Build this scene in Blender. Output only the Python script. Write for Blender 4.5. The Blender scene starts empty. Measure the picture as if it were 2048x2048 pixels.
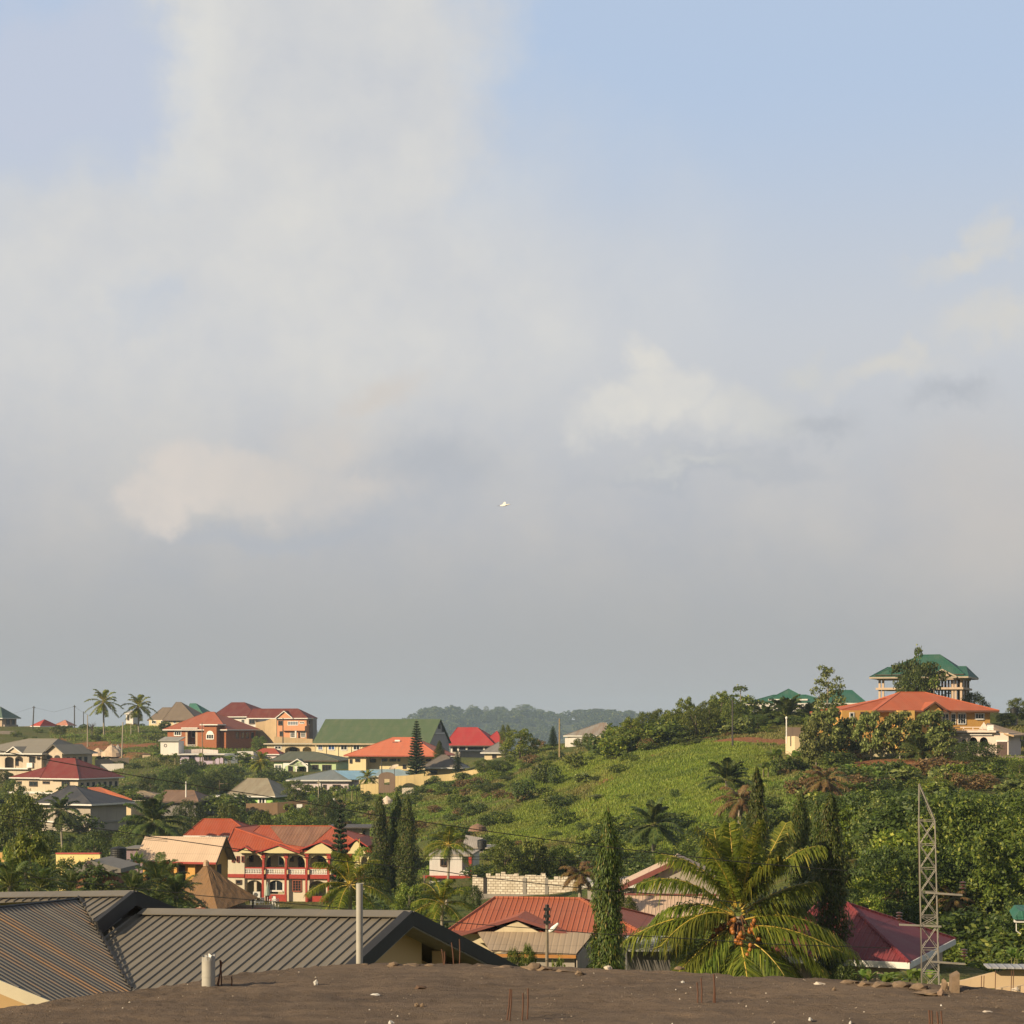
import bpy, math, random
import numpy as np
from mathutils import Vector, Matrix
F = 3822.0; HZ = 1455.0; CZ = 14.0          # focal length and eye level read off the photograph, eye height in metres
scene = bpy.context.scene; COL = scene.collection
R = math.radians
SUN = Vector((-0.77, -0.51, 0.42)).normalized()
def P(px, py, Y): return Vector(((px - 1024) / F * Y, Y, CZ + (HZ - py) / F * Y))

# ---------------------------------------------------------------- materials
_mats = {}
def L(r, g, b):
    f = lambda c: (c / 255 / 12.92) if c / 255 < 0.04045 else ((c / 255 + 0.055) / 1.055) ** 2.4
    return (f(r), f(g), f(b))
class NT:
    def __init__(s, nt): s.nt = nt; s.n = nt.nodes; s.l = nt.links
    def new(s, t, **kw):
        x = s.n.new(t)
        for k, v in kw.items(): setattr(x, k, v)
        return x
    def put(s, sock, v):
        if hasattr(v, 'is_linked') or hasattr(v, 'links'): s.l.new(v, sock)
        else:
            if hasattr(sock.default_value, '__len__') and not isinstance(v, (int, float)):
                v = tuple(v); n = len(sock.default_value)
                sock.default_value = v + (1,) * (n - len(v)) if len(v) < n else v
            else: sock.default_value = v
    def math(s, op, a, b=0.0, c=None, clamp=False):
        x = s.new('ShaderNodeMath', operation=op, use_clamp=clamp); s.put(x.inputs[0], a); s.put(x.inputs[1], b)
        if c is not None: s.put(x.inputs[2], c)
        return x.outputs[0]
    def mix(s, f, a, b, mode='MIX'):
        x = s.new('ShaderNodeMix', data_type='RGBA', blend_type=mode); s.put(x.inputs[0], f); s.put(x.inputs[6], a); s.put(x.inputs[7], b)
        return x.outputs[2]
    def noise(s, vec, scale, detail=4, rough=0.55, dist=0.0):
        x = s.new('ShaderNodeTexNoise'); s.l.new(vec, x.inputs['Vector']); x.inputs['Scale'].default_value = scale
        x.inputs['Detail'].default_value = detail; x.inputs['Roughness'].default_value = rough; x.inputs['Distortion'].default_value = dist
        return x.outputs[0]
    def ramp(s, f, a, b):   # linear 0..1 between a and b
        x = s.new('ShaderNodeMapRange', clamp=True); s.put(x.inputs[0], f); x.inputs[1].default_value = a; x.inputs[2].default_value = b
        return x.outputs[0]
    def smooth(s, f, a, b):
        x = s.new('ShaderNodeMapRange', clamp=True, interpolation_type='SMOOTHSTEP'); s.put(x.inputs[0], f); x.inputs[1].default_value = a; x.inputs[2].default_value = b
        return x.outputs[0]
    def scaled(s, vec, sc):
        x = s.new('ShaderNodeMapping'); s.l.new(vec, x.inputs[0]); x.inputs['Scale'].default_value = sc
        return x.outputs[0]
def base(name):
    m = bpy.data.materials.new(name); m.use_nodes = True; t = NT(m.node_tree)
    return m, t, t.n['Principled BSDF']
def sc3(c, k): return tuple(min(1, x * k) for x in c)

def paint(name, c, dirt=0.5, rough=0.85, streak=True):
    """plastered and painted wall: mottled, with rain streaks"""
    if name in _mats: return _mats[name]
    c = sc3(c, .9); m, t, b = base(name); tc = t.new('ShaderNodeTexCoord'); ob = tc.outputs['Object']
    n1 = t.noise(ob, 0.35, 5, 0.6); n2 = t.noise(t.scaled(ob, (2.2, 2.2, 0.12)), 1.0, 4, 0.6)
    f = t.math('MULTIPLY', t.ramp(n1, 0.4, 0.8), dirt)
    col = t.mix(f, c, sc3(c, 0.55))
    if streak: col = t.mix(t.math('MULTIPLY', t.ramp(n2, 0.52, 0.75), dirt * 0.9), col, tuple(0.4 * x + 0.02 for x in c))
    t.put(b.inputs['Base Color'], col); b.inputs['Roughness'].default_value = rough
    _mats[name] = m; return m
def sheet(name, c, rib=0.25, dirt=0.3, c2=None, rough=0.6, bump=0.5, blotch=0.5):
    """profiled roofing sheet: ribs run down the slope (UV in metres), faded and stained by weather"""
    if name in _mats: return _mats[name]
    m, t, b = base(name); uv = t.new('ShaderNodeUVMap').outputs[0]
    c2 = c2 or sc3(c, 0.5)
    sep = t.new('ShaderNodeSeparateXYZ'); t.l.new(uv, sep.inputs[0])
    u = t.math('DIVIDE', sep.outputs[0], rib); fr = t.math('FRACT', u); tri = t.math('ABSOLUTE', t.math('SUBTRACT', fr, 0.5))
    ridge = t.smooth(tri, 0.30, 0.45)
    n1 = t.noise(t.scaled(uv, (0.7, 0.12, 1)), 1.0, 5, 0.6); n2 = t.noise(uv, blotch, 4, 0.6)
    sh = t.math('FRACT', t.math('MULTIPLY', t.math('FLOOR', t.math('DIVIDE', sep.outputs[0], 0.9)), 0.618))
    col = t.mix(t.math('MULTIPLY', t.ramp(n1, 0.42, 0.75), dirt), c, c2)
    col = t.mix(t.math('MULTIPLY', t.ramp(n2, 0.45, 0.75), dirt * 0.6), col, sc3(c, 0.7))
    col = t.mix(t.math('MULTIPLY', sh, 0.18), col, sc3(c, 0.75))
    n5 = t.noise(t.scaled(uv, (.9, .35, 1)), .55, 5, .65); col = t.mix(t.math('MULTIPLY', t.ramp(n5, .45, .8), .42), col, tuple(.55 * x + .45 * y for x, y in zip(c, (.30, .24, .18))))
    lap = t.math('FRACT', t.math('DIVIDE', sep.outputs[1], 2.4)); col = t.mix(t.math('MULTIPLY', t.math('LESS_THAN', lap, .03), .35), col, sc3(c, .4))
    bp = t.new('ShaderNodeBump'); bp.inputs['Strength'].default_value = bump; bp.inputs['Distance'].default_value = 0.04; t.l.new(ridge, bp.inputs['Height'])
    t.l.new(bp.outputs[0], b.inputs['Normal']); t.put(b.inputs['Base Color'], col); b.inputs['Roughness'].default_value = rough
    b.inputs['Specular IOR Level'].default_value = 0.15
    _mats[name] = m; return m
def plain(name, c, rough=0.6, metal=0.0, var=0.25, scale=3.0):
    if name in _mats: return _mats[name]
    m, t, b = base(name); ob = t.new('ShaderNodeTexCoord').outputs['Object']
    n = t.noise(ob, scale, 4, 0.6)
    t.put(b.inputs['Base Color'], t.mix(t.math('MULTIPLY', t.ramp(n, 0.35, 0.75), var * 2), c, sc3(c, 0.5)))
    b.inputs['Roughness'].default_value = rough; b.inputs['Metallic'].default_value = metal
    _mats[name] = m; return m
def glass(name='window_glass', c=(0.02, 0.025, 0.03), rough=0.12):
    if name in _mats: return _mats[name]
    m, t, b = base(name); t.put(b.inputs['Base Color'], c); b.inputs['Roughness'].default_value = rough
    _mats[name] = m; return m
def leafmat(name, c1, c2, trans=0.35, c3=None):
    """foliage: every leaf its own tint, every plant its own tint"""
    if name in _mats: return _mats[name]
    m, t, b = base(name); out = t.n['Material Output']
    g = t.new('ShaderNodeNewGeometry'); oi = t.new('ShaderNodeObjectInfo')
    col = t.mix(g.outputs['Random Per Island'], c1, c2)
    if c3: col = t.mix(t.smooth(g.outputs['Random Per Island'], 0.86, 0.95), col, c3)
    k = t.math('MULTIPLY_ADD', oi.outputs['Random'], 0.5, 0.84)
    hs = t.new('ShaderNodeHueSaturation'); t.l.new(col, hs.inputs['Color']); t.l.new(k, hs.inputs['Value'])
    t.put(hs.inputs['Hue'], t.math('MULTIPLY_ADD', oi.outputs['Random'], 0.03, 0.485))
    t.l.new(hs.outputs[0], b.inputs['Base Color']); b.inputs['Roughness'].default_value = 0.55; b.inputs['Specular IOR Level'].default_value = 0.35
    tr = t.new('ShaderNodeBsdfTranslucent'); hs2 = t.new('ShaderNodeHueSaturation'); t.l.new(hs.outputs[0], hs2.inputs['Color']); hs2.inputs['Hue'].default_value = 0.475; hs2.inputs['Value'].default_value = 1.3
    t.l.new(hs2.outputs[0], tr.inputs['Color'])
    mx = t.new('ShaderNodeMixShader'); mx.inputs[0].default_value = trans
    t.l.new(b.outputs[0], mx.inputs[1]); t.l.new(tr.outputs[0], mx.inputs[2]); t.l.new(mx.outputs[0], out.inputs['Surface'])
    _mats[name] = m; return m

# ---------------------------------------------------------------- mesh helpers
class MB:
    def __init__(s): s.v = []; s.f = []; s.m = []
    def quad(s, *pts, mi=0):
        i = len(s.v); s.v += [tuple(p) for p in pts]; s.f.append(tuple(range(i, i + len(pts)))); s.m.append(mi)
    def hexa(s, b, t, mi=0):                                  # bottom ring and top ring of the same count
        n = len(b); i = len(s.v); s.v += [tuple(p) for p in b] + [tuple(p) for p in t]
        s.f.append(tuple(range(i + n - 1, i - 1, -1))); s.f.append(tuple(range(i + n, i + 2 * n))); s.m += [mi, mi]
        for k in range(n):
            a, c = i + k, i + (k + 1) % n; s.f.append((a, c, c + n, a + n)); s.m.append(mi)
    def box(s, a, b, mi=0):
        x0, x1 = sorted((a[0], b[0])); y0, y1 = sorted((a[1], b[1])); z0, z1 = sorted((a[2], b[2]))
        r = [(x0, y0), (x1, y0), (x1, y1), (x0, y1)]
        s.hexa([(x, y, z0) for x, y in r], [(x, y, z1) for x, y in r], mi)
    def tube(s, pts, rad, n=6, mi=0, cap=True):
        pts = [Vector(p) for p in pts]
        if not hasattr(rad, '__len__'): rad = [rad] * len(pts)
        rings = []
        for k, p in enumerate(pts):
            d = (pts[min(k + 1, len(pts) - 1)] - pts[max(k - 1, 0)]).normalized()
            a = d.cross(Vector((0, 0, 1)) if abs(d.z) < 0.9 else Vector((1, 0, 0))).normalized(); b = d.cross(a)
            i = len(s.v); rings.append(i)
            for q in range(n):
                w = 2 * math.pi * q / n; s.v.append(tuple(p + (a * math.cos(w) + b * math.sin(w)) * rad[k]))
        for k in range(len(rings) - 1):
            for q in range(n):
                a, b = rings[k] + q, rings[k] + (q + 1) % n; c, d = rings[k + 1] + (q + 1) % n, rings[k + 1] + q
                s.f.append((a, b, c, d)); s.m.append(mi)
        if cap:
            s.f.append(tuple(rings[0] + q for q in range(n - 1, -1, -1))); s.f.append(tuple(rings[-1] + q for q in range(n))); s.m += [mi, mi]
    def build(s, name, mats, parent=None, smooth=False, loc=None):
        me = bpy.data.meshes.new(name); me.from_pydata(s.v, [], s.f)
        if not isinstance(mats, (list, tuple)): mats = [mats]
        for m in mats: me.materials.append(m)
        if len(mats) > 1: me.polygons.foreach_set('material_index', s.m)
        uv = me.uv_layers.new(name='UVMap'); me.update()
        co = np.array(s.v, dtype=float); dat = np.zeros((len(me.loops), 2))
        for p in me.polygons:
            n = np.array(p.normal)
            if abs(n[2]) > 0.995: h = np.array((1., 0, 0)); w = np.array((0, 1., 0))
            else:
                h = np.cross((0, 0, 1.), n); h /= np.linalg.norm(h); w = np.cross(n, h)
            c = co[list(p.vertices)]; ls = p.loop_start
            dat[ls:ls + p.loop_total, 0] = c @ h; dat[ls:ls + p.loop_total, 1] = c @ w
        uv.data.foreach_set('uv', dat.ravel())
        if smooth: me.polygons.foreach_set('use_smooth', [True] * len(me.polygons))
        o = bpy.data.objects.new(name, me); COL.objects.link(o)
        if parent: o.parent = parent
        if loc is not None: o.location = loc
        return o
def np_mesh(name, V, Q, mats, mi=None, smooth=False):
    """a mesh from vertex and quad arrays"""
    V = np.asarray(V, dtype=np.float32); Q = np.asarray(Q, dtype=np.int32)
    me = bpy.data.meshes.new(name); me.vertices.add(len(V)); me.vertices.foreach_set('co', V.ravel())
    k = Q.shape[1]; me.loops.add(Q.size); me.loops.foreach_set('vertex_index', Q.ravel())
    me.polygons.add(len(Q)); me.polygons.foreach_set('loop_start', np.arange(len(Q), dtype=np.int32) * k)
    me.polygons.foreach_set('loop_total', np.full(len(Q), k, dtype=np.int32))
    if not isinstance(mats, (list, tuple)): mats = [mats]
    for m in mats: me.materials.append(m)
    if mi is not None: me.polygons.foreach_set('material_index', np.asarray(mi, dtype=np.int32))
    if smooth: me.polygons.foreach_set('use_smooth', np.ones(len(Q), dtype=bool))
    me.update(calc_edges=True); return me
def link(name, me, parent=None, loc=None):
    o = bpy.data.objects.new(name, me); COL.objects.link(o)
    if parent: o.parent = parent
    if loc is not None: o.location = loc
    return o
def tag(o, label, cat, group=None):
    o['label'] = label; o['category'] = cat; o['kind'] = 'thing'
    if group: o['group'] = group
    return o
def thing(name, label, cat, loc=(0, 0, 0), rotz=0.0, group=None):
    o = bpy.data.objects.new(name, None); COL.objects.link(o); o.empty_display_size = 0.3
    o.location = loc; o.rotation_euler = (0, 0, rotz)
    return tag(o, label, cat, group)

# ---------------------------------------------------------------- terrain height, metres relative to the eye
_U = [-900, 100, 300, 500, 700, 900, 1100, 1300, 1500, 1700, 1900, 2100, 2900]
_Y = [0, 40, 70, 100, 150, 200, 250, 300, 350, 400, 450, 500, 550, 600, 700, 900, 1300, 2600]
_near = [-11, -11, -12, -13]
_T = [
 [-17, -20, -22, -21, -19.5, -18.5, -17, -10, -3.5, 0, -4, -25, -45, -60],
 [-17, -20, -22, -21, -19.5, -18.5, -17, -10, -3.5, 0, -4, -25, -45, -60],
 [-17, -20, -22.5, -21.5, -19.5, -18, -15, -8, -2.5, 0, -4, -25, -45, -60],
 [-17, -21.5, -24, -22, -19, -16, -12, -9, -5.5, -3, -8, -30, -45, -60],
 [-17, -21, -22.3, -18, -15.5, -13.4, -10, -7, -6, -7, -12, -30, -45, -60],
 [-15, -17.5, -17.3, -14.8, -13, -11.2, -9.3, -8, -8.5, -10, -16, -35, -45, -60],
 [-14.5, -17, -15, -11, -7, -4.2, -4.5, -8, -12, -16, -22, -40, -45, -60],
 [-14, -14.3, -10, -4.5, -2.2, -2, -4, -8, -14, -18, -25, -40, -45, -60],
 [-13, -11.5, -6.5, -2, 1.5, 1, -5, -12, -16, -20, -26, -40, -45, -60],
 [-10.5, -8, -5, -1, 2.5, 1, -5, -12, -16, -20, -26, -40, -45, -60],
 [-10, -7.5, -4.5, 0, 3, 1, -5, -12, -16, -20, -26, -40, -45, -60],
 [-10, -7.5, -4.5, 0, 3, 1, -5, -12, -16, -20, -26, -40, -45, -60],
 [-10, -7.5, -4.5, 0, 3, 1, -5, -12, -16, -20, -26, -40, -45, -60]]
TAB = np.array([_near + r for r in _T], dtype=float)
UA = np.array(_U, dtype=float); YA = np.array(_Y, dtype=float)
def _herm(xs, x):
    i = np.clip(np.searchsorted(xs, x, side='right') - 1, 0, len(xs) - 2); t = np.clip((x - xs[i]) / (xs[i + 1] - xs[i]), 0, 1)
    return i, t
def _sm(t): return 0.5 * t + 0.5 * t * t * (3 - 2 * t)
def _vn(x, y, s):                                            # cheap value noise for the lie of the land
    x = x / s; y = y / s; xi = np.floor(x); yi = np.floor(y); fx = x - xi; fy = y - yi
    h = lambda a, b: np.modf(np.abs(np.sin(a * 127.1 + b * 311.7) * 43758.5453))[0]
    fx = fx * fx * (3 - 2 * fx); fy = fy * fy * (3 - 2 * fy)
    return (h(xi, yi) * (1 - fx) + h(xi + 1, yi) * fx) * (1 - fy) + (h(xi, yi + 1) * (1 - fx) + h(xi + 1, yi + 1) * fx) * fy - 0.5
PADS = []                                                    # (x, y, radius, z): levelled plots round the houses
def ground(x, y, pads=True):
    x = np.asarray(x, dtype=float); y = np.asarray(y, dtype=float)
    yy = np.clip(y, 0, 2600); u = np.clip(1024 + F * x / np.maximum(yy, 60), UA[0], UA[-1])
    i, t = _herm(UA, u); j, s = _herm(YA, yy); t = _sm(t); s = _sm(s)
    z = (TAB[i, j] * (1 - s) + TAB[i, j + 1] * s) * (1 - t) + (TAB[i + 1, j] * (1 - s) + TAB[i + 1, j + 1] * s) * t
    z = z + _vn(x, y, 23) * 1.1 + _vn(x + 40, y, 9) * 0.5 + _vn(x, y + 70, 3.4) * 0.22
    z = z + CZ
    if pads:
        for (a, b, r, zz) in PADS:
            d = np.hypot(x - a, y - b); w = np.clip((1.75 * r - d) / (0.75 * r), 0, 1); w = w * w * (3 - 2 * w)
            z = z * (1 - w) + zz * w
    return z
def gz(x, y): return float(ground(np.array([x]), np.array([y]))[0])
def gpos(px, Y, dz=0.0):
    x = (px - 1024) / F * Y
    return Vector((x, Y, gz(x, Y) + dz))
# ---------------------------------------------------------------- camera, sun, sky, air
cam = bpy.data.cameras.new('camera'); co = bpy.data.objects.new('camera', cam); COL.objects.link(co)
co.location = (0, 0, CZ); co.rotation_euler = (R(90), 0, 0); cam.sensor_width = 36; cam.lens = F / 2048 * 36
cam.shift_y = (HZ - 1024) / 2048; cam.clip_start = 0.5; cam.clip_end = 9000; scene.camera = co
sl = bpy.data.lights.new('sun', 'SUN'); sl.energy = 5.0; sl.angle = R(0.5); sl.color = (1.0, 0.80, 0.53)
so = bpy.data.objects.new('sun', sl); COL.objects.link(so); so.rotation_euler = (-SUN).to_track_quat('-Z', 'Y').to_euler(); so.location = (-60, -60, 60)
scene.view_settings.view_transform = 'Standard'; scene.view_settings.look = 'None'; scene.view_settings.exposure = 0.45; scene.view_settings.gamma = 1
cy = scene.cycles; cy.max_bounces = 6; cy.diffuse_bounces = 3; cy.glossy_bounces = 2; cy.transmission_bounces = 3; cy.transparent_max_bounces = 8; cy.volume_bounces = 1
cy.caustics_reflective = False; cy.caustics_refractive = False; cy.use_denoising = True; cy.sample_clamp_indirect = 4

def make_sky():
    w = bpy.data.worlds.new('World'); scene.world = w; w.use_nodes = True; t = NT(w.node_tree)
    bg = t.n['Background']; bg.inputs['Strength'].default_value = 0.1
    d = t.new('ShaderNodeTexCoord').outputs['Generated']
    sep = t.new('ShaderNodeSeparateXYZ'); t.l.new(d, sep.inputs[0])
    az = t.math('ARCTAN2', sep.outputs[0], sep.outputs[1]); el = t.math('ARCSINE', sep.outputs[2])
    cv = t.new('ShaderNodeCombineXYZ'); t.l.new(az, cv.inputs[0]); t.l.new(el, cv.inputs[1]); v = cv.outputs[0]
    sky = t.new('ShaderNodeTexSky', sky_type='NISHITA'); sky.sun_disc = False; sky.sun_elevation = math.asin(SUN.z); sky.sun_rotation = math.atan2(SUN.x, SUN.y)
    sky.air_density = 1.0; sky.dust_density = 2.5; sky.ozone_density = 1.0; sky.altitude = 0
    A = lambda px: math.atan((px - 1024) / F); E = lambda py: math.atan((HZ - py) / F)
    # billowing: bend the sky coordinates by noise of several sizes
    def warp(amp, scale, seed, det=5, rough=0.55):
        o = t.new('ShaderNodeVectorMath', operation='ADD'); t.l.new(v, o.inputs[0]); o.inputs[1].default_value = (seed, seed * 1.7, seed * 0.3)
        x = t.new('ShaderNodeTexNoise'); t.l.new(o.outputs[0], x.inputs['Vector']); x.inputs['Scale'].default_value = scale; x.inputs['Detail'].default_value = det; x.inputs['Roughness'].default_value = rough
        s = t.new('ShaderNodeSeparateColor'); t.l.new(x.outputs['Color'], s.inputs[0])
        a2 = t.math('ADD', az, t.math('MULTIPLY', t.math('SUBTRACT', s.outputs[0], 0.5), amp)); e2 = t.math('ADD', el, t.math('MULTIPLY', t.math('SUBTRACT', s.outputs[1], 0.5), amp))
        return a2, e2
    soft = warp(0.12, 9, 3.1, 8, 0.62); crisp = warp(0.058, 22, 7.7, 7, 0.6)
    def blob(c, px, py, rx, ry, tilt=0.0, inner=0.0, outer=1.0):
        """1 inside an ellipse of the sky, 0 outside"""
        x = t.math('SUBTRACT', c[0], A(px)); y = t.math('SUBTRACT', c[1], E(py)); ct, st = math.cos(R(tilt)), math.sin(R(tilt))
        a = t.math('ADD', t.math('MULTIPLY', x, ct * F / rx), t.math('MULTIPLY', y, st * F / rx)); b = t.math('ADD', t.math('MULTIPLY', x, -st * F / ry), t.math('MULTIPLY', y, ct * F / ry))
        r = t.math('SQRT', t.math('ADD', t.math('MULTIPLY', a, a), t.math('MULTIPLY', b, b)))
        return t.smooth(r, outer, inner)
    K = 7.35
    C = lambda r, g, b, k=1.0: tuple(x * K * k for x in L(r, g, b))
    mx = lambda a, b: t.math('MAXIMUM', a, b); mul = lambda a, b: t.math('MULTIPLY', a, b)
    # the clear part: the sky texture, whitened by thin high veil
    col = t.mix(0.93, sky.outputs[0], C(183, 201, 226))
    veil = t.smooth(el, E(120), E(760))
    col = t.mix(mul(veil, 0.95), col, C(201, 204, 209))
    # the great pale cloud bank
    n = t.noise(v, 14, 6, 0.6); n3 = t.noise(v, 38, 5, 0.6)
    big = mx(mx(blob(soft, 600, 180, 480, 640, 10, 0.62, 1.1), blob(soft, 420, 700, 1000, 480, 12, 0.45, 1.2)), blob(soft, -250, 420, 330, 120, 0, 0.3, 1.2))
    hole = mx(mul(blob(soft, 90, 210, 270, 240, -20, 0.35, 1.05), 0.85), mul(blob(soft, 310, 650, 80, 60, 0, 0.1, 1.1), 0.7))
    big = t.math('MULTIPLY', big, t.math('SUBTRACT', 1.0, hole))
    body = t.mix(t.ramp(n, 0.32, 0.70), C(203, 205, 209), C(220, 218, 213))
    col = t.mix(mul(big, 0.93), col, body)
    rim = mul(blob(soft, 330, 170, 120, 330, -8, 0.0, 1.0), big)
    col = t.mix(mul(rim, 0.55), col, C(228, 226, 219))
    left = blob(soft, 90, 230, 330, 300, 0, 0.3, 1.1)
    col = t.mix(mul(mul(left, hole), 0.8), col, C(198, 203, 217))
    # dull haze towards the horizon
    low = t.smooth(el, E(640), E(1130)); col = t.mix(mul(low, 0.93), col, t.mix(t.ramp(n, 0.35, 0.7), C(181, 183, 188), C(196, 193, 190)))
    low2 = t.smooth(el, E(1000), E(1330)); col = t.mix(mul(low2, 0.95), col, C(171, 172, 173))
    warm = mul(blob(soft, 2000, 1050, 330, 260, 0, 0.0, 1.1), 0.5); col = t.mix(warm, col, C(203, 196, 189))
    # cumulus: shadowed flat bases, then lit heads
    shade = mx(mx(blob(soft, 860, 960, 210, 110, 8, 0.1, 1.1), blob(crisp, 560, 1075, 400, 34, 2, 0.1, 1.1)), mx(blob(crisp, 1420, 935, 330, 36, 2, 0.0, 1.1), mx(blob(soft, 1600, 870, 150, 40, 14, 0, 1.1), blob(soft, 1930, 795, 150, 45, -6, 0, 1.1))))
    col = t.mix(mul(shade, 0.75), col, C(179, 183, 190))
    def cum(lst, colr, amt):
        nonlocal col
        m = None
        for b in lst:
            x = blob(crisp, *b); m = x if m is None else mx(m, x)
        tex = t.math('MULTIPLY_ADD', t.ramp(n3, 0.3, 0.65), 0.45, 0.55)
        col = t.mix(mul(mul(m, tex), amt), col, colr)
    cum([(1230, 820, 130, 75, 0, 0.35, 1.05), (1340, 795, 120, 90, 0, 0.4, 1.05), (1300, 725, 50, 50, 0, 0.2, 1.1), (1440, 835, 130, 70, 0, 0.0, 1.1)], C(222, 219, 212), 0.9)
    cum([(1530, 830, 130, 70, 0, 0.0, 1.1), (1380, 930, 190, 22, 0, 0.0, 1.1), (1620, 740, 90, 40, 0, 0, 1.1)], C(206, 206, 203), 0.8)
    cum([(300, 1010, 90, 95, -20, 0.5, 1.05), (410, 955, 130, 85, 0, 0.5, 1.05), (345, 945, 60, 50, 0, 0.3, 1.1), (500, 985, 120, 60, 0, .0, 1.1)], C(219, 210, 202), .92)
    cum([(570, 965, 190, 85, 0, 0.1, 1.1), (660, 890, 150, 100, 0, 0.0, 1.1), (520, 985, 120, 65, 0, 0.1, 1.1), (700, 985, 170, 55, 4, 0.0, 1.1), (760, 800, 130, 55, 12, 0, 1.1)], C(209, 203, 197), 0.9)
    cum([(1940, 545, 140, 42, 10, 0.1, 1.1), (1985, 505, 50, 60, 0, 0.1, 1.1), (1990, 680, 150, 60, -6, 0.1, 1.1), (1790, 750, 150, 45, 10, 0.1, 1.1), (1850, 715, 40, 35, 0, 0.1, 1.1)], C(214, 211, 204), 0.85)
    # unseen sky overhead and behind, dulled to cut ambient light and deepen shade
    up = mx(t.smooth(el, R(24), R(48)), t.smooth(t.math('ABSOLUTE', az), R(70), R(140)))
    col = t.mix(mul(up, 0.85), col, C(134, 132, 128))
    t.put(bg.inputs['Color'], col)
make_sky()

def make_haze():
    mb = MB(); mb.box((-1500, -250, -70), (1500, 4100, CZ + 62))
    m = bpy.data.materials.new('haze_air'); m.use_nodes = True; t = NT(m.node_tree)
    t.n.remove(t.n['Principled BSDF']); p = t.new('ShaderNodeVolumePrincipled'); p.inputs['Density'].default_value = 0.00012
    p.inputs['Color'].default_value = (0.58, 0.76, 1.0, 1); p.inputs['Anisotropy'].default_value = 0.0
    t.l.new(p.outputs[0], t.n['Material Output'].inputs['Volume'])
    o = mb.build('haze', m); o['kind'] = 'stuff'; o['label'] = 'thin grey-blue haze hanging over the valley and hills'
    return o
HAZE = True
if HAZE: make_haze()
# ---------------------------------------------------------------- foliage kit
M_BARK = plain('bark', (0.16, 0.12, 0.085), 0.9); M_BARKPALE = plain('pale_bark', (0.30, 0.26, 0.20), 0.9)
M_LEAF = leafmat('leaf_green', (0.046, 0.073, 0.011), (0.135, 0.172, 0.024), 0.35, (0.26, 0.27, 0.05))
M_LEAFD = leafmat('leaf_dark', (0.030, 0.051, 0.010), (0.08, 0.114, 0.019), 0.3, (0.15, 0.17, 0.035))
M_LEAFP = leafmat('leaf_pale', (0.072, 0.10, 0.024), (0.20, 0.225, 0.055), 0.35, (0.34, 0.36, 0.12))
M_LEAFY = leafmat('leaf_yellowish', (0.07, 0.11, 0.012), (0.20, 0.245, 0.03), 0.4, (0.42, 0.41, 0.08))
M_DRY = leafmat('dry_leaf', (0.12, 0.072, 0.03), (0.20, 0.125, 0.05), 0.25, (0.12, 0.12, 0.03))
M_ASH = leafmat('ashoka_leaf', (0.03, 0.050, 0.009), (0.095, 0.122, 0.016), 0.25, (0.15, 0.12, 0.03))
M_NEEDLE = leafmat('needle', (0.028, 0.055, 0.022), (0.065, 0.10, 0.035), 0.2)
M_COCO = leafmat('coconut_leaf', (0.07, 0.11, 0.012), (0.25, 0.28, 0.038), 0.45, (0.40, 0.36, 0.06))
M_OIL = leafmat('oil_palm_leaf', (0.04, 0.07, 0.018), (0.11, 0.145, 0.032), 0.3)
M_RACH = plain('frond_rib', (0.50, 0.36, 0.06), 0.5); M_RACHG = plain('frond_rib_green', (0.20, 0.20, 0.05), 0.6)
M_BANA = leafmat('banana_leaf', (0.10, 0.17, 0.03), (0.20, 0.27, 0.06), 0.4, (0.33, 0.28, 0.10))
M_GRASS = leafmat('grass_blade', (0.085, 0.14, 0.018), (0.18, 0.25, 0.03), 0.3, (0.26, 0.22, 0.075))

def patchy(m, dry=(.19, .14, .055), wet=(.055, .075, .016), amt=.8):
    t = NT(m.node_tree); ob = t.new('ShaderNodeTexCoord').outputs['Object']; hs = [n for n in t.n if n.type == 'HUE_SAT'][0]; src = hs.inputs['Color'].links[0].from_socket
    a = t.noise(ob, .045, 5, .65); b = t.noise(ob, .16, 4, .6); c = t.mix(t.math('MULTIPLY', t.ramp(a, .44, .64), amt), src, dry); c = t.mix(t.math('MULTIPLY', t.ramp(b, .50, .68), .7), c, wet); t.l.new(c, hs.inputs['Color'])
patchy(M_GRASS); M_LUSH = leafmat('lush_blade', (0.11, 0.155, 0.016), (0.215, 0.265, 0.03), 0.3, (0.29, 0.29, 0.06)); patchy(M_LUSH, (.185, .18, .04), (.065, .105, .014), .6)
def leaf_quads(C, N, Ln, W, rng, tip=None):
    n = len(C); N = N / (np.linalg.norm(N, axis=1, keepdims=True) + 1e-9)
    T = rng.normal(size=(n, 3)) if tip is None else tip + rng.normal(size=(n, 3)) * 0.35
    T = T - N * (T * N).sum(1, keepdims=True); T /= (np.linalg.norm(T, axis=1, keepdims=True) + 1e-9); B = np.cross(N, T)
    Ln = np.broadcast_to(Ln, n)[:, None]; W = np.broadcast_to(W, n)[:, None]
    V = np.stack([C - T * Ln * .5, C + B * W * .5 + T * Ln * .05 - N * W * .12, C + T * Ln * .5, C - B * W * .5 + T * Ln * .05 - N * W * .12], 1).reshape(-1, 3)
    return V, np.arange(4 * n).reshape(n, 4)
def sphere_dirs(n, rng):
    d = rng.normal(size=(n, 3)); return d / np.linalg.norm(d, axis=1, keepdims=True)
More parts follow.
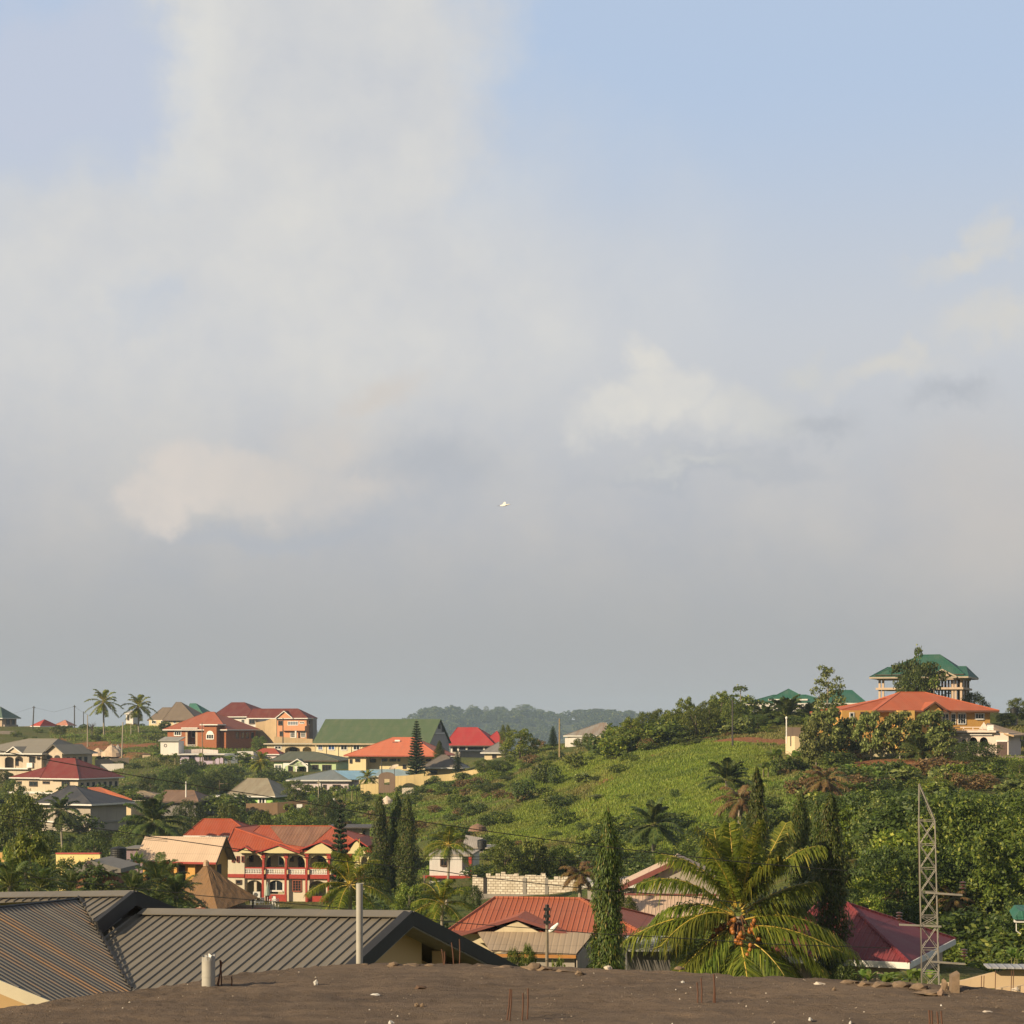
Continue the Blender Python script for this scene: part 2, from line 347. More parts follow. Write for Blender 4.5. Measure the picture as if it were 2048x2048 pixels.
def crown_arrays(lobes, n, l0, l1, rng, aspect=0.55, jit=0.75, up=0.35, shell=0.55):
    """leaves gathered in lobes: dense at each lobe's skin, thin inside, gaps between lobes"""
    vol = np.array([r[0] * r[1] * r[2] for _, r in lobes]) ** 0.6; k = rng.choice(len(lobes), n, p=vol / vol.sum())
    c = np.array([l[0] for l in lobes])[k]; r = np.array([l[1] for l in lobes])[k]; d = sphere_dirs(n, rng)
    d[:, 2] = np.where(d[:, 2] < -0.35, -d[:, 2] * 0.7, d[:, 2])
    # twigs: leaves cluster in sprays
    ns = max(10, n // 13); ki = rng.integers(0, ns, n); sp = sphere_dirs(ns, rng)[ki]; sp[:, 2] = np.where(sp[:, 2] < -0.35, -sp[:, 2] * .7, sp[:, 2]); reach = (.72 + .5 * rng.random(ns))[ki]
    d = d * 0.20 + sp * 0.80; d /= np.linalg.norm(d, axis=1, keepdims=True)
    rad = (shell + (1.12 - shell) * rng.random(n) ** 0.7) * reach
    C = c + d * r * rad[:, None]
    N = d * 0.8 + rng.normal(size=(n, 3)) * jit; N[:, 2] += up
    Ln = l0 + (l1 - l0) * rng.random(n)
    return leaf_quads(C, N, Ln, Ln * aspect, rng)
def dome_lobes(rng, n, w, z0, z1, lob=(0.26, 0.42), flat=0.8, power=1.0):
    out = []
    for i in range(n):
        q = (i + .5) / n; z = z0 + (z1 - z0) * q; prof = math.sin(math.pi * min(.97, .12 + .80 * q ** power)) ** 0.7
        a = i * 2.4 + rng.random() * .9; rr = w * .5 * prof * (0.35 + .65 * rng.random() ** .5); s = w * .5 * (lob[0] + (lob[1] - lob[0]) * rng.random()) * (0.65 + .5 * prof)
        out.append(((rr * math.cos(a), rr * math.sin(a), z), (s, s, s * flat)))
    return out
def trunk_mb(h, r, lobes, rng, lean=0.0, limbs=6):
    mb = MB(); mb.tube([(0, 0, -1.0), (0, 0, 0), (lean * .4, .1, h * .5), (lean, 0, h)], [r * 1.3, r * 1.15, r * .85, r * .5], 7)
    for k in range(min(limbs, len(lobes))):
        c = lobes[int(k * len(lobes) / limbs)][0]; s = h * (0.45 + .45 * rng.random())
        if c[2] > s: mb.tube([(lean * s / h, 0, s), (c[0] * .5, c[1] * .5, s + (c[2] - s) * .6), c], [r * .42, r * .28, r * .1], 5)
    return mb
PROTO = {}
class Proto:
    def __init__(s, name, cat, h, w, parts): s.name, s.cat, s.h, s.w, s.parts = name, cat, h, w, parts
def reg(key, *a): PROTO[key] = Proto(*a)
def keep(o): me = o.data; bpy.data.objects.remove(o); return me
def make_tree(key, name, seed, h, w, ztr, nl, leaves, l0, l1, mat, bark=None, aspect=.55, flat=.8, lob=(.26, .42), power=1.0, up=.35, limbs=7, r=.2):
    rng = np.random.default_rng(seed); rnd = random.Random(seed); lo = dome_lobes(rnd, nl, w, ztr, h * .93, lob, flat, power)
    V, Q = crown_arrays(lo, leaves, l0, l1, rng, aspect, up=up); me = np_mesh(name + '_crown', V, Q, mat)
    tm = keep(trunk_mb(h * .75, r, lo, rnd, lean=.2, limbs=limbs).build('trunk', bark or M_BARK, smooth=True))
    reg(key, name, 'tree', h, w, [('trunk', tm), ('crown', me)])
make_tree('roundA', 'broadleaf_tree', 1, 8, 7.5, 1.6, 22, 5600, .24, .46, M_LEAF)
make_tree('roundB', 'broadleaf_tree', 2, 8, 8.5, 1.8, 26, 5800, .24, .46, M_LEAFD, lob=(.22, .38))
make_tree('yellow', 'broadleaf_tree', 3, 8, 6.5, 1.2, 24, 5400, .25, .48, M_LEAFY, lob=(.25, .36), power=.8)
make_tree('tall', 'slender_tree', 4, 10, 4.2, 2.5, 20, 2500, .25, .45, M_LEAFP, M_BARKPALE, lob=(.30, .5), limbs=12, r=.14)
make_tree('bigleaf', 'big_leaf_tree', 5, 7, 7, 1.0, 26, 3400, .40, .72, M_LEAFP, M_BARKPALE, aspect=.7, lob=(.24, .40), up=.7, limbs=12, r=.14)
make_tree('umbrella', 'umbrella_tree', 6, 9, 7.5, 5.2, 16, 4200, .3, .5, M_LEAFD, flat=.38, lob=(.3, .5), limbs=10)
make_tree('nearA', 'broadleaf_tree', 7, 7, 6.5, 1.0, 26, 8500, .18, .34, M_LEAF, lob=(.22, .38))
M_LEAFB = leafmat('leaf_bright', (0.075, 0.12, 0.016), (0.22, 0.27, 0.04), 0.4, (0.36, 0.38, 0.09))
make_tree('nearP', 'big_leaf_tree', 8, 7, 6.5, .8, 24, 5200, .26, .46, M_LEAFB, M_BARKPALE, aspect=.7, lob=(.22, .36), up=.7, limbs=12, r=.12)
def make_bush(key, name, seed, h, w, nl, leaves, l0, l1, mat, aspect=.55, up=.4):
    rng = np.random.default_rng(seed); rnd = random.Random(seed); lo = dome_lobes(rnd, nl, w, h * .15, h * .88, (.34, .5), .85, .75)
    V, Q = crown_arrays(lo, leaves, l0, l1, rng, aspect, up=up); me = np_mesh(name, V, Q, mat); reg(key, name, 'bush', h, w, [('', me)])
make_bush('bushA', 'bush', 11, 2.4, 3.0, 9, 900, .22, .42, M_LEAF)
make_bush('bushB', 'bush', 12, 2.4, 3.4, 11, 1000, .22, .42, M_LEAFD)
make_bush('bushC', 'bush', 13, 2.6, 2.8, 9, 800, .26, .5, M_LEAFY)
make_bush('bushP', 'bush', 14, 2.6, 3.0, 9, 620, .32, .6, M_LEAFP, .7, .7)
make_bush('bushD', 'bush', 15, 2.2, 3.0, 9, 800, .2, .4, M_DRY)

def frond_arrays(b, c, e, n, ll, w, rng, droop=.6, fwd=.55, rad=.05, start=.1, hang=1.0):
    """one feather leaf: tapered rib along a bent line with two rows of narrow leaflets, each leaflet bent once; returns V, Q, material index"""
    b, c, e = (np.array(p, dtype=float) for p in (b, c, e))
    pos = lambda t: (1 - t) ** 2 * b + 2 * t * (1 - t) * c + t * t * e
    tan = lambda t: 2 * (1 - t) * (c - b) + 2 * t * (e - c)
    V, Q, I = [], [], []
    ts = np.linspace(0, 1, 9); m0 = None
    for k, t in enumerate(ts):
        p = pos(t); d = tan(t); d /= np.linalg.norm(d); s = np.cross(d, (0, 0, 1.)); s = s / (np.linalg.norm(s) + 1e-6) if np.linalg.norm(s) > .1 else np.array((1., 0, 0)); u = np.cross(s, d); rr = rad * (1 - .85 * t) + .006
        i = len(V); V += [p + s * rr, p + u * rr * .8, p - s * rr, p - u * rr * .8]
        if k: Q += [[i - 4 + q, i - 4 + (q + 1) % 4, i + (q + 1) % 4, i + q] for q in range(4)]; I += [1] * 4
    roll = rng.normal() * .5
    for k in range(n):
        t = start + (1 - start) * (k + .5) / n; p = pos(t); d = tan(t); d /= np.linalg.norm(d)
        s = np.cross(d, (0, 0, 1.)); s = s / np.linalg.norm(s) if np.linalg.norm(s) > .12 else np.array((math.cos(roll), math.sin(roll), 0)); u = np.cross(s, d)
        prof = ll * (math.sin(math.pi * (0.12 + .80 * (t - start) / (1 - start))) ** .6) * (0.85 + .3 * rng.random())
        for sg in (-1, 1):
            dr = s * sg * (.85 + .2 * rng.normal() * .5) + d * fwd + u * (.25 + .15 * rng.normal()); dr /= np.linalg.norm(dr)
            g = np.array((0, 0, -1.)) * hang; mid = p + dr * prof * .5 + g * prof * .10 * droop * 2; end = mid + (dr * .55 + g * droop * (.7 + .5 * rng.random())) * prof * .5
            ww = d * w * .5
            i = len(V); V += [p - ww * .7, p + ww * .7, mid + ww, mid - ww, end + ww * .15, end - ww * .15]
            Q += [[i, i + 1, i + 2, i + 3], [i + 3, i + 2, i + 4, i + 5]]; I += [0, 0]
    return np.array(V), np.array(Q), I
def trunk_palm(h, r, bend=.6):
    mb = MB(); n = 9
    pts = [(bend * (1 - k / n) ** 2 - bend * 0, 0, -1 + (h + 1) * k / n) for k in range(n + 1)]
    mb.tube(pts, [r * (1.35 - .45 * min(1, k / 3)) * (1 + .05 * (k % 2)) for k in range(n + 1)], 8); return mb
def make_palm(key, name, seed, h, Lf, nf, nleaf, ll, w, mat, rach, e0, e1, r=.17, bend=.5, droop=.6, curve=.9, dead=0):
    rng = np.random.default_rng(seed); parts = [('trunk', keep(trunk_palm(h, r, bend).build('trunk', M_BARKPALE, smooth=True)))]
    for k in range(nf):
        q = k / (nf - 1); el = R(e1 + (e0 - e1) * q + rng.normal() * 6); az = k * 2.39996 + rng.normal() * .15; l = Lf * (0.82 + .3 * rng.random()) * (0.8 + .2 * q)
        d = np.array((math.cos(az) * math.cos(el), math.sin(az) * math.cos(el), math.sin(el))); b = np.array((0, 0, h)) + d * .12
        c = b + d * l * .55; out = np.array((math.cos(az), math.sin(az), 0.)); e = c + (d * (1 - curve * .75) + out * .35 * curve + np.array((0, 0, -1.)) * curve * (.30 + .45 * math.cos(el) ** 2)) * l * .55
        dd = k < dead
        V, Q, I = frond_arrays(b, c, e, nleaf, ll, w, rng, droop); parts.append(('frond', np_mesh('frond', V, Q, [M_DRY if dd else mat, rach], I)))
    reg(key, name, 'palm tree', h + Lf * .75, Lf * 2, parts); PROTO[key].hub = h
make_palm('coco', 'coconut_palm', 21, 8, 4.0, 22, 34, .85, .13, M_COCO, M_RACH, 78, -45)
make_palm('coconear', 'coconut_palm', 27, 8, 4.0, 20, 62, 1.0, .062, M_COCO, M_RACH, 82, -25, droop=.8)
make_palm('cocodark', 'coconut_palm', 22, 8, 4.0, 22, 34, .85, .16, M_OIL, M_RACHG, 78, -50, r=.15)
make_palm('oil', 'oil_palm', 23, 4, 4.6, 30, 44, .95, .15, M_OIL, M_RACHG, 82, -28, r=.32, bend=.1, droop=.75, curve=.8)
make_palm('oilbush', 'oil_palm', 24, 1.0, 4.2, 28, 36, .95, .15, M_OIL, M_RACHG, 85, 0, r=.3, bend=0, droop=.6, curve=.75)
make_palm('dryoil', 'oil_palm', 25, 2.0, 4.2, 20, 34, .9, .13, M_DRY, M_RACHG, 70, -35, r=.3, bend=0, droop=.9, curve=1.0)
make_palm('nearpalm', 'oil_palm', 26, 1.6, 3.6, 26, 54, .72, .055, M_OIL, M_RACHG, 80, -15, r=.22, bend=0, droop=.5, curve=.8)

def make_ashoka(key, seed, h, w, n):
    """narrow column of hanging leaves in tiers"""
    rng = np.random.default_rng(seed); z = h * (1 - rng.random(n) ** .80) * .985 + h * .01
    prof = lambda q: .5 * w * (np.minimum(1, (1 - q) * 2.6) ** .6) * (0.86 + .14 * np.minimum(1, q * 6))
    k = rng.integers(0, 190, n); ca = rng.random(190) * 6.283; cz = rng.random(190) * h; cr = .62 + .62 * rng.random(190)
    near = rng.random(n) < .75; a = np.where(near, ca[k] + rng.normal(size=n) * .35 * .8, rng.random(n) * 6.283); z = np.where(near, np.clip(cz[k] - np.abs(rng.normal(size=n)) * .55, .05, h * .99), z)
    r = prof(z / h) * np.where(near, cr[k], .8) * (0.62 + .4 * rng.random(n)) * (1 + .20 * np.sin(z * 2.3 + a * 2 + seed) + .12 * np.sin(z * 5.1 + a + seed * 2)); C = np.stack([np.cos(a) * r, np.sin(a) * r, z], 1)
    out = np.stack([np.cos(a), np.sin(a), np.zeros(n)], 1); N = out * .9 + rng.normal(size=(n, 3)) * .45; N[:, 2] += .45
    tip = out * .45 + np.array((0, 0, -1.)); ln = .09 + .085 * rng.random(n)
    V, Q = leaf_quads(C, N, ln * 1.15, ln * .36, rng, tip); tm = MB(); tm.tube([(0, 0, -1), (0, 0, h * .5), (0, 0, h * .97)], [.11, .08, .02], 6)
    reg(key, 'mast_tree', 'tree', h, w, [('trunk', keep(tm.build('trunk', M_BARK))), ('crown', np_mesh('mast_crown', V, Q, M_ASH))])
make_ashoka('mastA', 31, 6.6, 1.35, 19000); make_ashoka('mastB', 32, 7.4, 1.5, 18000)
def make_pine(key, seed, h, w, whorls, dens, gap):
    """Norfolk pine: level whorls of branches with the sky between them"""
    rng = np.random.default_rng(seed); tm = MB(); tm.tube([(0, 0, -1), (0, 0, h * .5), (0, 0, h)], [.22, .14, .03], 7); C = []; T = []
    for i in range(whorls):
        q = (i + .3) / whorls; z = h * (.05 + .93 * q ** .92); l = .5 * w * (1 - q) ** .72 * (.9 + .2 * rng.random()) + .12
        for k in range(7):
            a = k * .8976 + i * .37 + rng.normal() * .08; d = np.array((math.cos(a), math.sin(a), .12)); p = np.array((0, 0, z)); e = p + d * l + np.array((0, 0, .10 * l))
            tm.tube([p, p + d * l * .6, e], [.035, .022, .01], 4, cap=False)
            m = int(dens * l * 14) + 6; s = rng.random(m) ** .8; c = p + (e - p) * s[:, None] + rng.normal(size=(m, 3)) * np.array((.10, .10, .05 * gap)) * (.6 + .4 * l); C.append(c)
            T.append(np.tile(d, (m, 1)) + rng.normal(size=(m, 3)) * .5)
    C = np.concatenate(C); T = np.concatenate(T); N = rng.normal(size=C.shape) * .5 + np.array((0, 0, 1.))
    V, Q = leaf_quads(C, N, .28 + .16 * rng.random(len(C)), .16, rng, T)
    reg(key, 'norfolk_pine', 'tree', h, w, [('trunk', keep(tm.build('trunk', M_BARK))), ('crown', np_mesh('pine_crown', V, Q, M_NEEDLE))])
make_pine('pine', 41, 11, 3.7, 21, 5.5, 1.2)
def make_banana(key, seed, h, nl):
    rng = np.random.default_rng(seed); V, Q = [], []; st = MB(); st.tube([(0, 0, -.6), (0, 0, -.05)], [.8, .5], 8)
    for s in range(3):
        bx, by = rng.normal(size=2) * .35; hh = h * (.45 + .12 * rng.random()); st.tube([(bx, by, -.5), (bx, by, hh * .5), (bx * .9, by, hh)], [.14, .11, .07], 7)
        for k in range(nl):
            a = k * 2.4 + rng.random(); el = R(78 - 60 * (k / nl) + rng.normal() * 8); l = h * (.42 + .2 * rng.random()); d = np.array((math.cos(a) * math.cos(el), math.sin(a) * math.cos(el), math.sin(el))); o = np.array((math.cos(a), math.sin(a), 0)); sd = np.array((-math.sin(a), math.cos(a), 0)); p = np.array((bx, by, hh)); i0 = len(V)
            for j in range(7):
                t = j / 6; pp = p + d * l * t + (o * .25 + np.array((0, 0, -1.))) * l * .38 * t * t * (1.2 - .6 * k / nl); w = .30 * h * .5 * math.sin(math.pi * min(1, .08 + .92 * t)) ** .7 * (0.55 if t < .12 else 1) * .55
                V += [pp - sd * w + np.array((0, 0, .25 * w)), pp, pp + sd * w + np.array((0, 0, .25 * w))]
                if j: b = i0 + (j - 1) * 3; Q += [[b, b + 1, b + 4, b + 3], [b + 1, b + 2, b + 5, b + 4]]
    reg(key, 'banana_plant', 'plant', h, h * .8, [('stem', keep(st.build('stem', plain('banana_stem', (.17, .15, .06), .7)))), ('leaf_cluster', np_mesh('banana_leaves', V, Q, M_BANA))])
make_banana('bananaA', 51, 4.0, 6); make_banana('bananaB', 52, 4.0, 7)
def make_papaya(key, seed, h):
    rng = np.random.default_rng(seed); n = 220; a = rng.random(n) * 6.28; r = .3 + 1.0 * rng.random(n) ** .5; z = h - .05 - .45 * (r / 1.3) ** 2 + rng.normal(size=n) * .14
    C = np.stack([np.cos(a) * r, np.sin(a) * r, z], 1); N = rng.normal(size=(n, 3)) * .35 + np.array((0, 0, 1)); V, Q = leaf_quads(C, N, .38, .26, rng)
    tm = MB(); tm.tube([(0, 0, -1), (0, 0, h)], [.12, .07], 6)
    for k in range(9): tm.tube([(0, 0, h - .1), (math.cos(k * .7) * 1.0, math.sin(k * .7) * 1.0, h - .2)], [.025, .015], 4)
    reg(key, 'papaya_tree', 'tree', h, 2.6, [('trunk', keep(tm.build('trunk', M_BARKPALE))), ('crown', np_mesh('papaya_crown', V, Q, M_LEAF))])
make_papaya('papaya', 61, 5)
_rr = random.Random(5)
def plant(key, px, Y, pytop, label, w=None, group=None, py=None, cat=None, name=None):
    """stand a plant where the photograph has it: crown top at pytop, spread w pixels"""
    p = PROTO[key]; x = (px - 1024) / F * Y; z = gz(x, Y) if py is None else CZ + (HZ - py) / F * Y
    top = CZ + (HZ - pytop) / F * Y; h = max(.5, top - z); sz = h / p.h; sx = sz if w is None else w / F * Y / p.w
    o = thing(name or p.name, label, cat or p.cat, (x, Y, z - .05), _rr.random() * 6.283, group); o.scale = (sx, sx, sz)
    if len(p.parts) == 1 and p.parts[0][0] == '':
        bpy.data.objects.remove(o); o = link(name or p.name, p.parts[0][1], None, (x, Y, z - .05)); o.rotation_euler = (0, 0, _rr.random() * 6.283); o.scale = (sx, sx, sz); tag(o, label, cat or p.cat, group); return o
    for nm, me in p.parts: link(nm, me, o)
    return o
def palm(key, px, Y, pyhub, Lpx, label, group=None, rot=None):
    """palm by the pixel height of its hub and the frond length"""
    p = PROTO[key]; x = (px - 1024) / F * Y; z = gz(x, Y); hub = CZ + (HZ - pyhub) / F * Y; s = 1.32 * Lpx / F * Y / (p.w / 2)
    o = thing(p.name, label, p.cat, (x, Y, hub - p.hub * s), _rr.random() * 6.283 if rot is None else rot, group); o.scale = (s, s, s)
    if key == 'oilbush': o.location.z = z + .1
    short = (o.location.z) - z
    for nm, me in p.parts:
        c = link(nm, me, o)
        if nm == 'trunk' and short > 0: c.scale = (1, 1, (p.hub * s + short + .5) / (p.hub * s)); c.location = (0, 0, p.hub * (1 - c.scale[2]))
    return o
# ---------------------------------------------------------------- house kit
G = glass(); WHITE = plain('white_frame', (.78, .76, .72), .5, var=.1); FASC = plain('white_fascia', (.72, .70, .66), .6, var=.2)
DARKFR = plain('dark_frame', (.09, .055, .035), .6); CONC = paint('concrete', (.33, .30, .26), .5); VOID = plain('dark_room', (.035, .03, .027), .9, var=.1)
class House:
    """front face along local x (corner at 0, running to -W), right side along local y; sized from the photograph's pixels at distance Y"""
    def __init__(s, name, label, cat, px, pxl, pxr, Y, pe, pb, th, group=None, D=None, pad=True):
        s.th = R(th); s.u = Vector((math.cos(s.th), math.sin(s.th), 0)); s.v = Vector((-math.sin(s.th), math.cos(s.th), 0))
        s.o = P(px, pb, Y); s.he = (pb - pe) / F * Y; s.Y = Y
        ul = (pxl - 1024) / F; ur = (pxr - 1024) / F; c, n = math.cos(s.th), math.sin(s.th)
        s.W = (s.o.x - ul * Y) / (c - ul * n); s.D = D or (s.o.x - ur * Y) / (n + ur * c)
        s.root = thing(name, label, cat, s.o, s.th, group)
        if pad:
            m = s.o - s.u * s.W * .5 + s.v * s.D * .5; PADS.append((m.x, m.y, .5 * math.hypot(s.W, s.D), s.o.z - .15))
    def ray(s, px, py): return Vector(((px - 1024) / F, 1, (HZ - py) / F))
    def f(s, px, py, off=0.0):                     # pixel -> (x, z) on the front plane set back by off
        d = s.ray(px, py); q = s.o + s.v * off - Vector((0, 0, CZ)); t = (q.x * s.v.x + q.y * s.v.y) / (d.x * s.v.x + d.y * s.v.y); p = d * t + Vector((0, 0, CZ)) - s.o
        return p.dot(s.u), p.z
    def s_(s, px, py, off=0.0):                    # pixel -> (y, z) on the right side plane
        d = s.ray(px, py); q = s.o + s.u * off - Vector((0, 0, CZ)); t = (q.x * s.u.x + q.y * s.u.y) / (d.x * s.u.x + d.y * s.u.y); p = d * t + Vector((0, 0, CZ)) - s.o
        return p.dot(s.v), p.z
    def zmid(s, py, off=None):                     # height over the house's base of a pixel row at the middle of the plan
        y = s.o.y + s.v.y * (s.D * .5 if off is None else off) - s.u.y * s.W * .5
        return CZ + (HZ - py) / F * y - s.o.z
    def walls(s, mat, x0=None, x1=0, y0=0, y1=None, z0=-4, z1=None, name='wall', label=None):
        mb = MB(); mb.box((-s.W if x0 is None else x0, y0, z0), (x1, s.D if y1 is None else y1, s.he if z1 is None else z1)); o = mb.build(name, mat, s.root)
        if label: o['label'] = label
        return o
    def pt(s, face, a, z, d, off=0.0): return (a, off - d, z) if face == 'f' else (off + d, a, z)
    def block(s, name, mat, face, a0, a1, z0, z1, d0, d1, off=0.0, parent=None):
        mb = MB(); mb.box(s.pt(face, a0, z0, d0, off), s.pt(face, a1, z1, d1, off)); return mb.build(name, mat, parent or s.root)
    def win(s, face, px0, py0, px1, py1, mull=1, fr=None, pane=None, off=0.0, arch=False, bars=0, name='window', fw=.1):
        pr = s.f if face == 'f' else s.s_
        a0, z1 = pr(px0, py0, off); a1, z0 = pr(px1, py1, off)
        if a0 > a1: a0, a1 = a1, a0
        mb = MB(); B = lambda p, q, r, t, d=.09: mb.box(s.pt(face, p, r, 0, off), s.pt(face, q, t, d, off))
        B(a0 - fw, a0 + fw * .4, z0 - fw, z1 + fw); B(a1 - fw * .4, a1 + fw, z0 - fw, z1 + fw); B(a0 + fw * .4, a1 - fw * .4, z1 - fw * .4, z1 + fw); B(a0 + fw * .4, a1 - fw * .4, z0 - fw * 1.3, z0 + fw * .4, .14)
        for k in range(mull):
            m = a0 + (a1 - a0) * (k + 1) / (mull + 1); B(m - fw * .35, m + fw * .35, z0 + fw * .4, z1 - fw * .4, .08)
        for k in range(bars):
            m = z0 + (z1 - z0) * (k + 1) / (bars + 1); B(a0 + fw * .4, a1 - fw * .4, m - .02, m + .02, .075)
        if arch:
            c = (a0 + a1) / 2; r = (a1 - a0) / 2
            for k in range(8):
                w0, w1 = math.pi * k / 8, math.pi * (k + 1) / 8; q = [(c + r * math.cos(w), z1 + fw + r * .8 * math.sin(w)) for w in (w0, w1)]
                mb.hexa([s.pt(face, c, z1 + fw, .0, off), s.pt(face, *q[0], .0, off), s.pt(face, *q[1], .0, off)], [s.pt(face, c, z1 + fw, .09, off), s.pt(face, *q[0], .09, off), s.pt(face, *q[1], .09, off)])
        o = mb.build(name, fr or WHITE, s.root); g = MB(); g.box(s.pt(face, a0 + fw * .4, z0 + fw * .4, 0, off), s.pt(face, a1 - fw * .4, z1 - fw * .4, .04, off)); g.build('pane', pane or G, o)
        return o
    def hip(s, pr, mat, ridge=None, x0=None, x1=0, y0=0, y1=None, z=None, ov=.7, h=None, t=.14, fasc=None, name='roof', along='x', label=None, fh=.26):
        """hip roof; ridge = pixel columns of the ridge ends (None: 45 degree hips)"""
        x0 = -s.W if x0 is None else x0; y1 = s.D if y1 is None else y1; z = s.he if z is None else z
        X0, X1, Y0, Y1 = x0 - ov, x1 + ov, y0 - ov, y1 + ov; ym = (Y0 + Y1) / 2; xm = (X0 + X1) / 2
        H = h if h is not None else s.zmid(pr, (y0 + y1) / 2) - z
        if along == 'x':
            if ridge: ra, rb = (s.f(p, pr, ym)[0] for p in ridge)
            else: k = min((Y1 - Y0) / 2, (X1 - X0) / 2 - .01); ra, rb = X0 + k, X1 - k
            A, B = (ra, ym, z + H), (rb, ym, z + H)
            faces = [((X0, Y0, z), (X1, Y0, z), B, A), ((X1, Y0, z), (X1, Y1, z), B), ((X1, Y1, z), (X0, Y1, z), A, B), ((X0, Y1, z), (X0, Y0, z), A)]
        else:
            k = min((X1 - X0) / 2, (Y1 - Y0) / 2 - .01) if ridge is None else ridge; A, B = (xm, Y0 + k, z + H), (xm, Y1 - k, z + H)
            faces = [((X0, Y0, z), (X1, Y0, z), A), ((X1, Y0, z), (X1, Y1, z), B, A), ((X1, Y1, z), (X0, Y1, z), B), ((X0, Y1, z), (X0, Y0, z), A, B)]
        mb = MB()
        for q in faces: mb.quad(*q)
        mb.quad((X0, Y0, z - .02), (X0, Y1, z - .02), (X1, Y1, z - .02), (X1, Y0, z - .02))
        # ridge and hip caps
        edges = [(A, B)] + [((X0, Y0, z), A), ((X1, Y0, z), B if along == 'x' else A), ((X1, Y1, z), B), ((X0, Y1, z), A if along == 'x' else B)]
        for a, b in edges:
            if (Vector(a) - Vector(b)).length > .1: mb.tube([a, b], .09, 5)
        o = mb.build(name, mat, s.root)
        if label: o['label'] = label
        e = MB(); e.box((X0 - .03, Y0 - .03, z - fh), (X1 + .03, Y0 + .05, z + .01)); e.box((X1 - .05, Y0 + .05, z - fh), (X1 + .03, Y1 - .05, z + .01)); e.box((X0 - .03, Y0 + .05, z - fh), (X0 + .05, Y1 - .05, z + .01)); e.box((X0 - .03, Y1 - .05, z - fh), (X1 + .03, Y1 + .03, z + .01))
        e.build('fascia', fasc or FASC, o); s.roof = o
        return o
    def gable(s, pxa, pya, pxl, pxr, pye, mat, wallm, proj=1.5, back=5.0, fasc=None, off=0.0, ov=.4, wall=True, name='gable_roof', zt=None, fh=.24, st=.16):
        """cross gable over the front: apex and eave ends from pixels, on the plane proj in front of the wall"""
        pl = off - proj; xa, za = s.f(pxa, pya, pl); xl, ze = s.f(pxl, pye, pl); xr, _ = s.f(pxr, pye, pl); xa = (xl + xr) / 2 if abs(xa - (xl + xr) / 2) < .12 * (xr - xl) else xa
        mb = MB(); y0, y1 = pl - ov, off + back
        def slab(p, q, t=st): mb.hexa([(p[0], y0, p[1] - t), (q[0], y0, q[1] - t), (q[0], y1, q[1] - t), (p[0], y1, p[1] - t)], [(p[0], y0, p[1]), (q[0], y0, q[1]), (q[0], y1, q[1]), (p[0], y1, p[1])])
        slab((xl, ze), (xa, za)); slab((xa + .002, za), (xr, ze)); o = mb.build(name, mat, s.root)
        if fasc:
            e = MB()
            for (p, q) in (((xl, ze), (xa, za)), ((xa, za), (xr, ze))): e.hexa([(p[0], y0 - .05, p[1] - fh), (q[0], y0 - .05, q[1] - fh), (q[0], y0 - .004, q[1] - fh), (p[0], y0 - .004, p[1] - fh)], [(p[0], y0 - .05, p[1] + .03), (q[0], y0 - .05, q[1] + .03), (q[0], y0 - .004, q[1] + .03), (p[0], y0 - .004, p[1] + .03)])
            e.build('fascia', fasc, o)
        if wall:
            w = MB(); g = .1 * (xr - xl)
            z0 = ze - .05 if zt is None else zt
            w.hexa([(xl + g, pl, z0), (xr - g, pl, z0), (xa, pl, za - .2)], [(xl + g, pl + .2, z0), (xr - g, pl + .2, z0), (xa, pl + .2, za - .2)]); w.build('gable_wall', wallm, s.root)
        return xl, xr, ze, za
    def arches(s, mat, z0, z1, x0, x1, lst, y=0.0, th=.25, name='arcade', ns=10):
        """wall with round-headed openings; lst of (a0, a1, sill z, spring z, rise)"""
        mb = MB(); cur = x0; fr = lambda a, b, c, d: mb.box((a, y, c), (b, y + th, d))
        for a0, a1, zb, zs, rise in lst:
            if a0 > cur: fr(cur, a0, z0, z1)
            if zb > z0 + .01: fr(a0, a1, z0, zb)
            c, r = (a0 + a1) / 2, (a1 - a0) / 2
            for k in range(ns):
                xa, xb = c - r * math.cos(math.pi * k / ns), c - r * math.cos(math.pi * (k + 1) / ns)
                za, zc = zs + rise * math.sin(math.pi * k / ns), zs + rise * math.sin(math.pi * (k + 1) / ns)
                mb.hexa([(xa, y, za), (xb, y, zc), (xb, y + th, zc), (xa, y + th, za)], [(xa, y, z1), (xb, y, z1), (xb, y + th, z1), (xa, y + th, z1)])
            cur = a1
        if cur < x1: fr(cur, x1, z0, z1)
        return mb.build(name, mat, s.root)
    def balusters(s, x0, x1, z0, z1, y, n, mat, name='balustrade'):
        mb = MB(); mb.box((x0, y - .08, z1 - .1), (x1, y + .08, z1)); mb.box((x0, y - .08, z0), (x1, y + .08, z0 + .08))
        for k in range(n):
            x = x0 + (x1 - x0) * (k + .5) / n; mb.tube([(x, y, z0 + .08), (x, y, z0 + (z1 - z0) * .4), (x, y, z1 - .1)], [.05, .095, .05], 6, cap=False)
        return mb.build(name, mat, s.root)
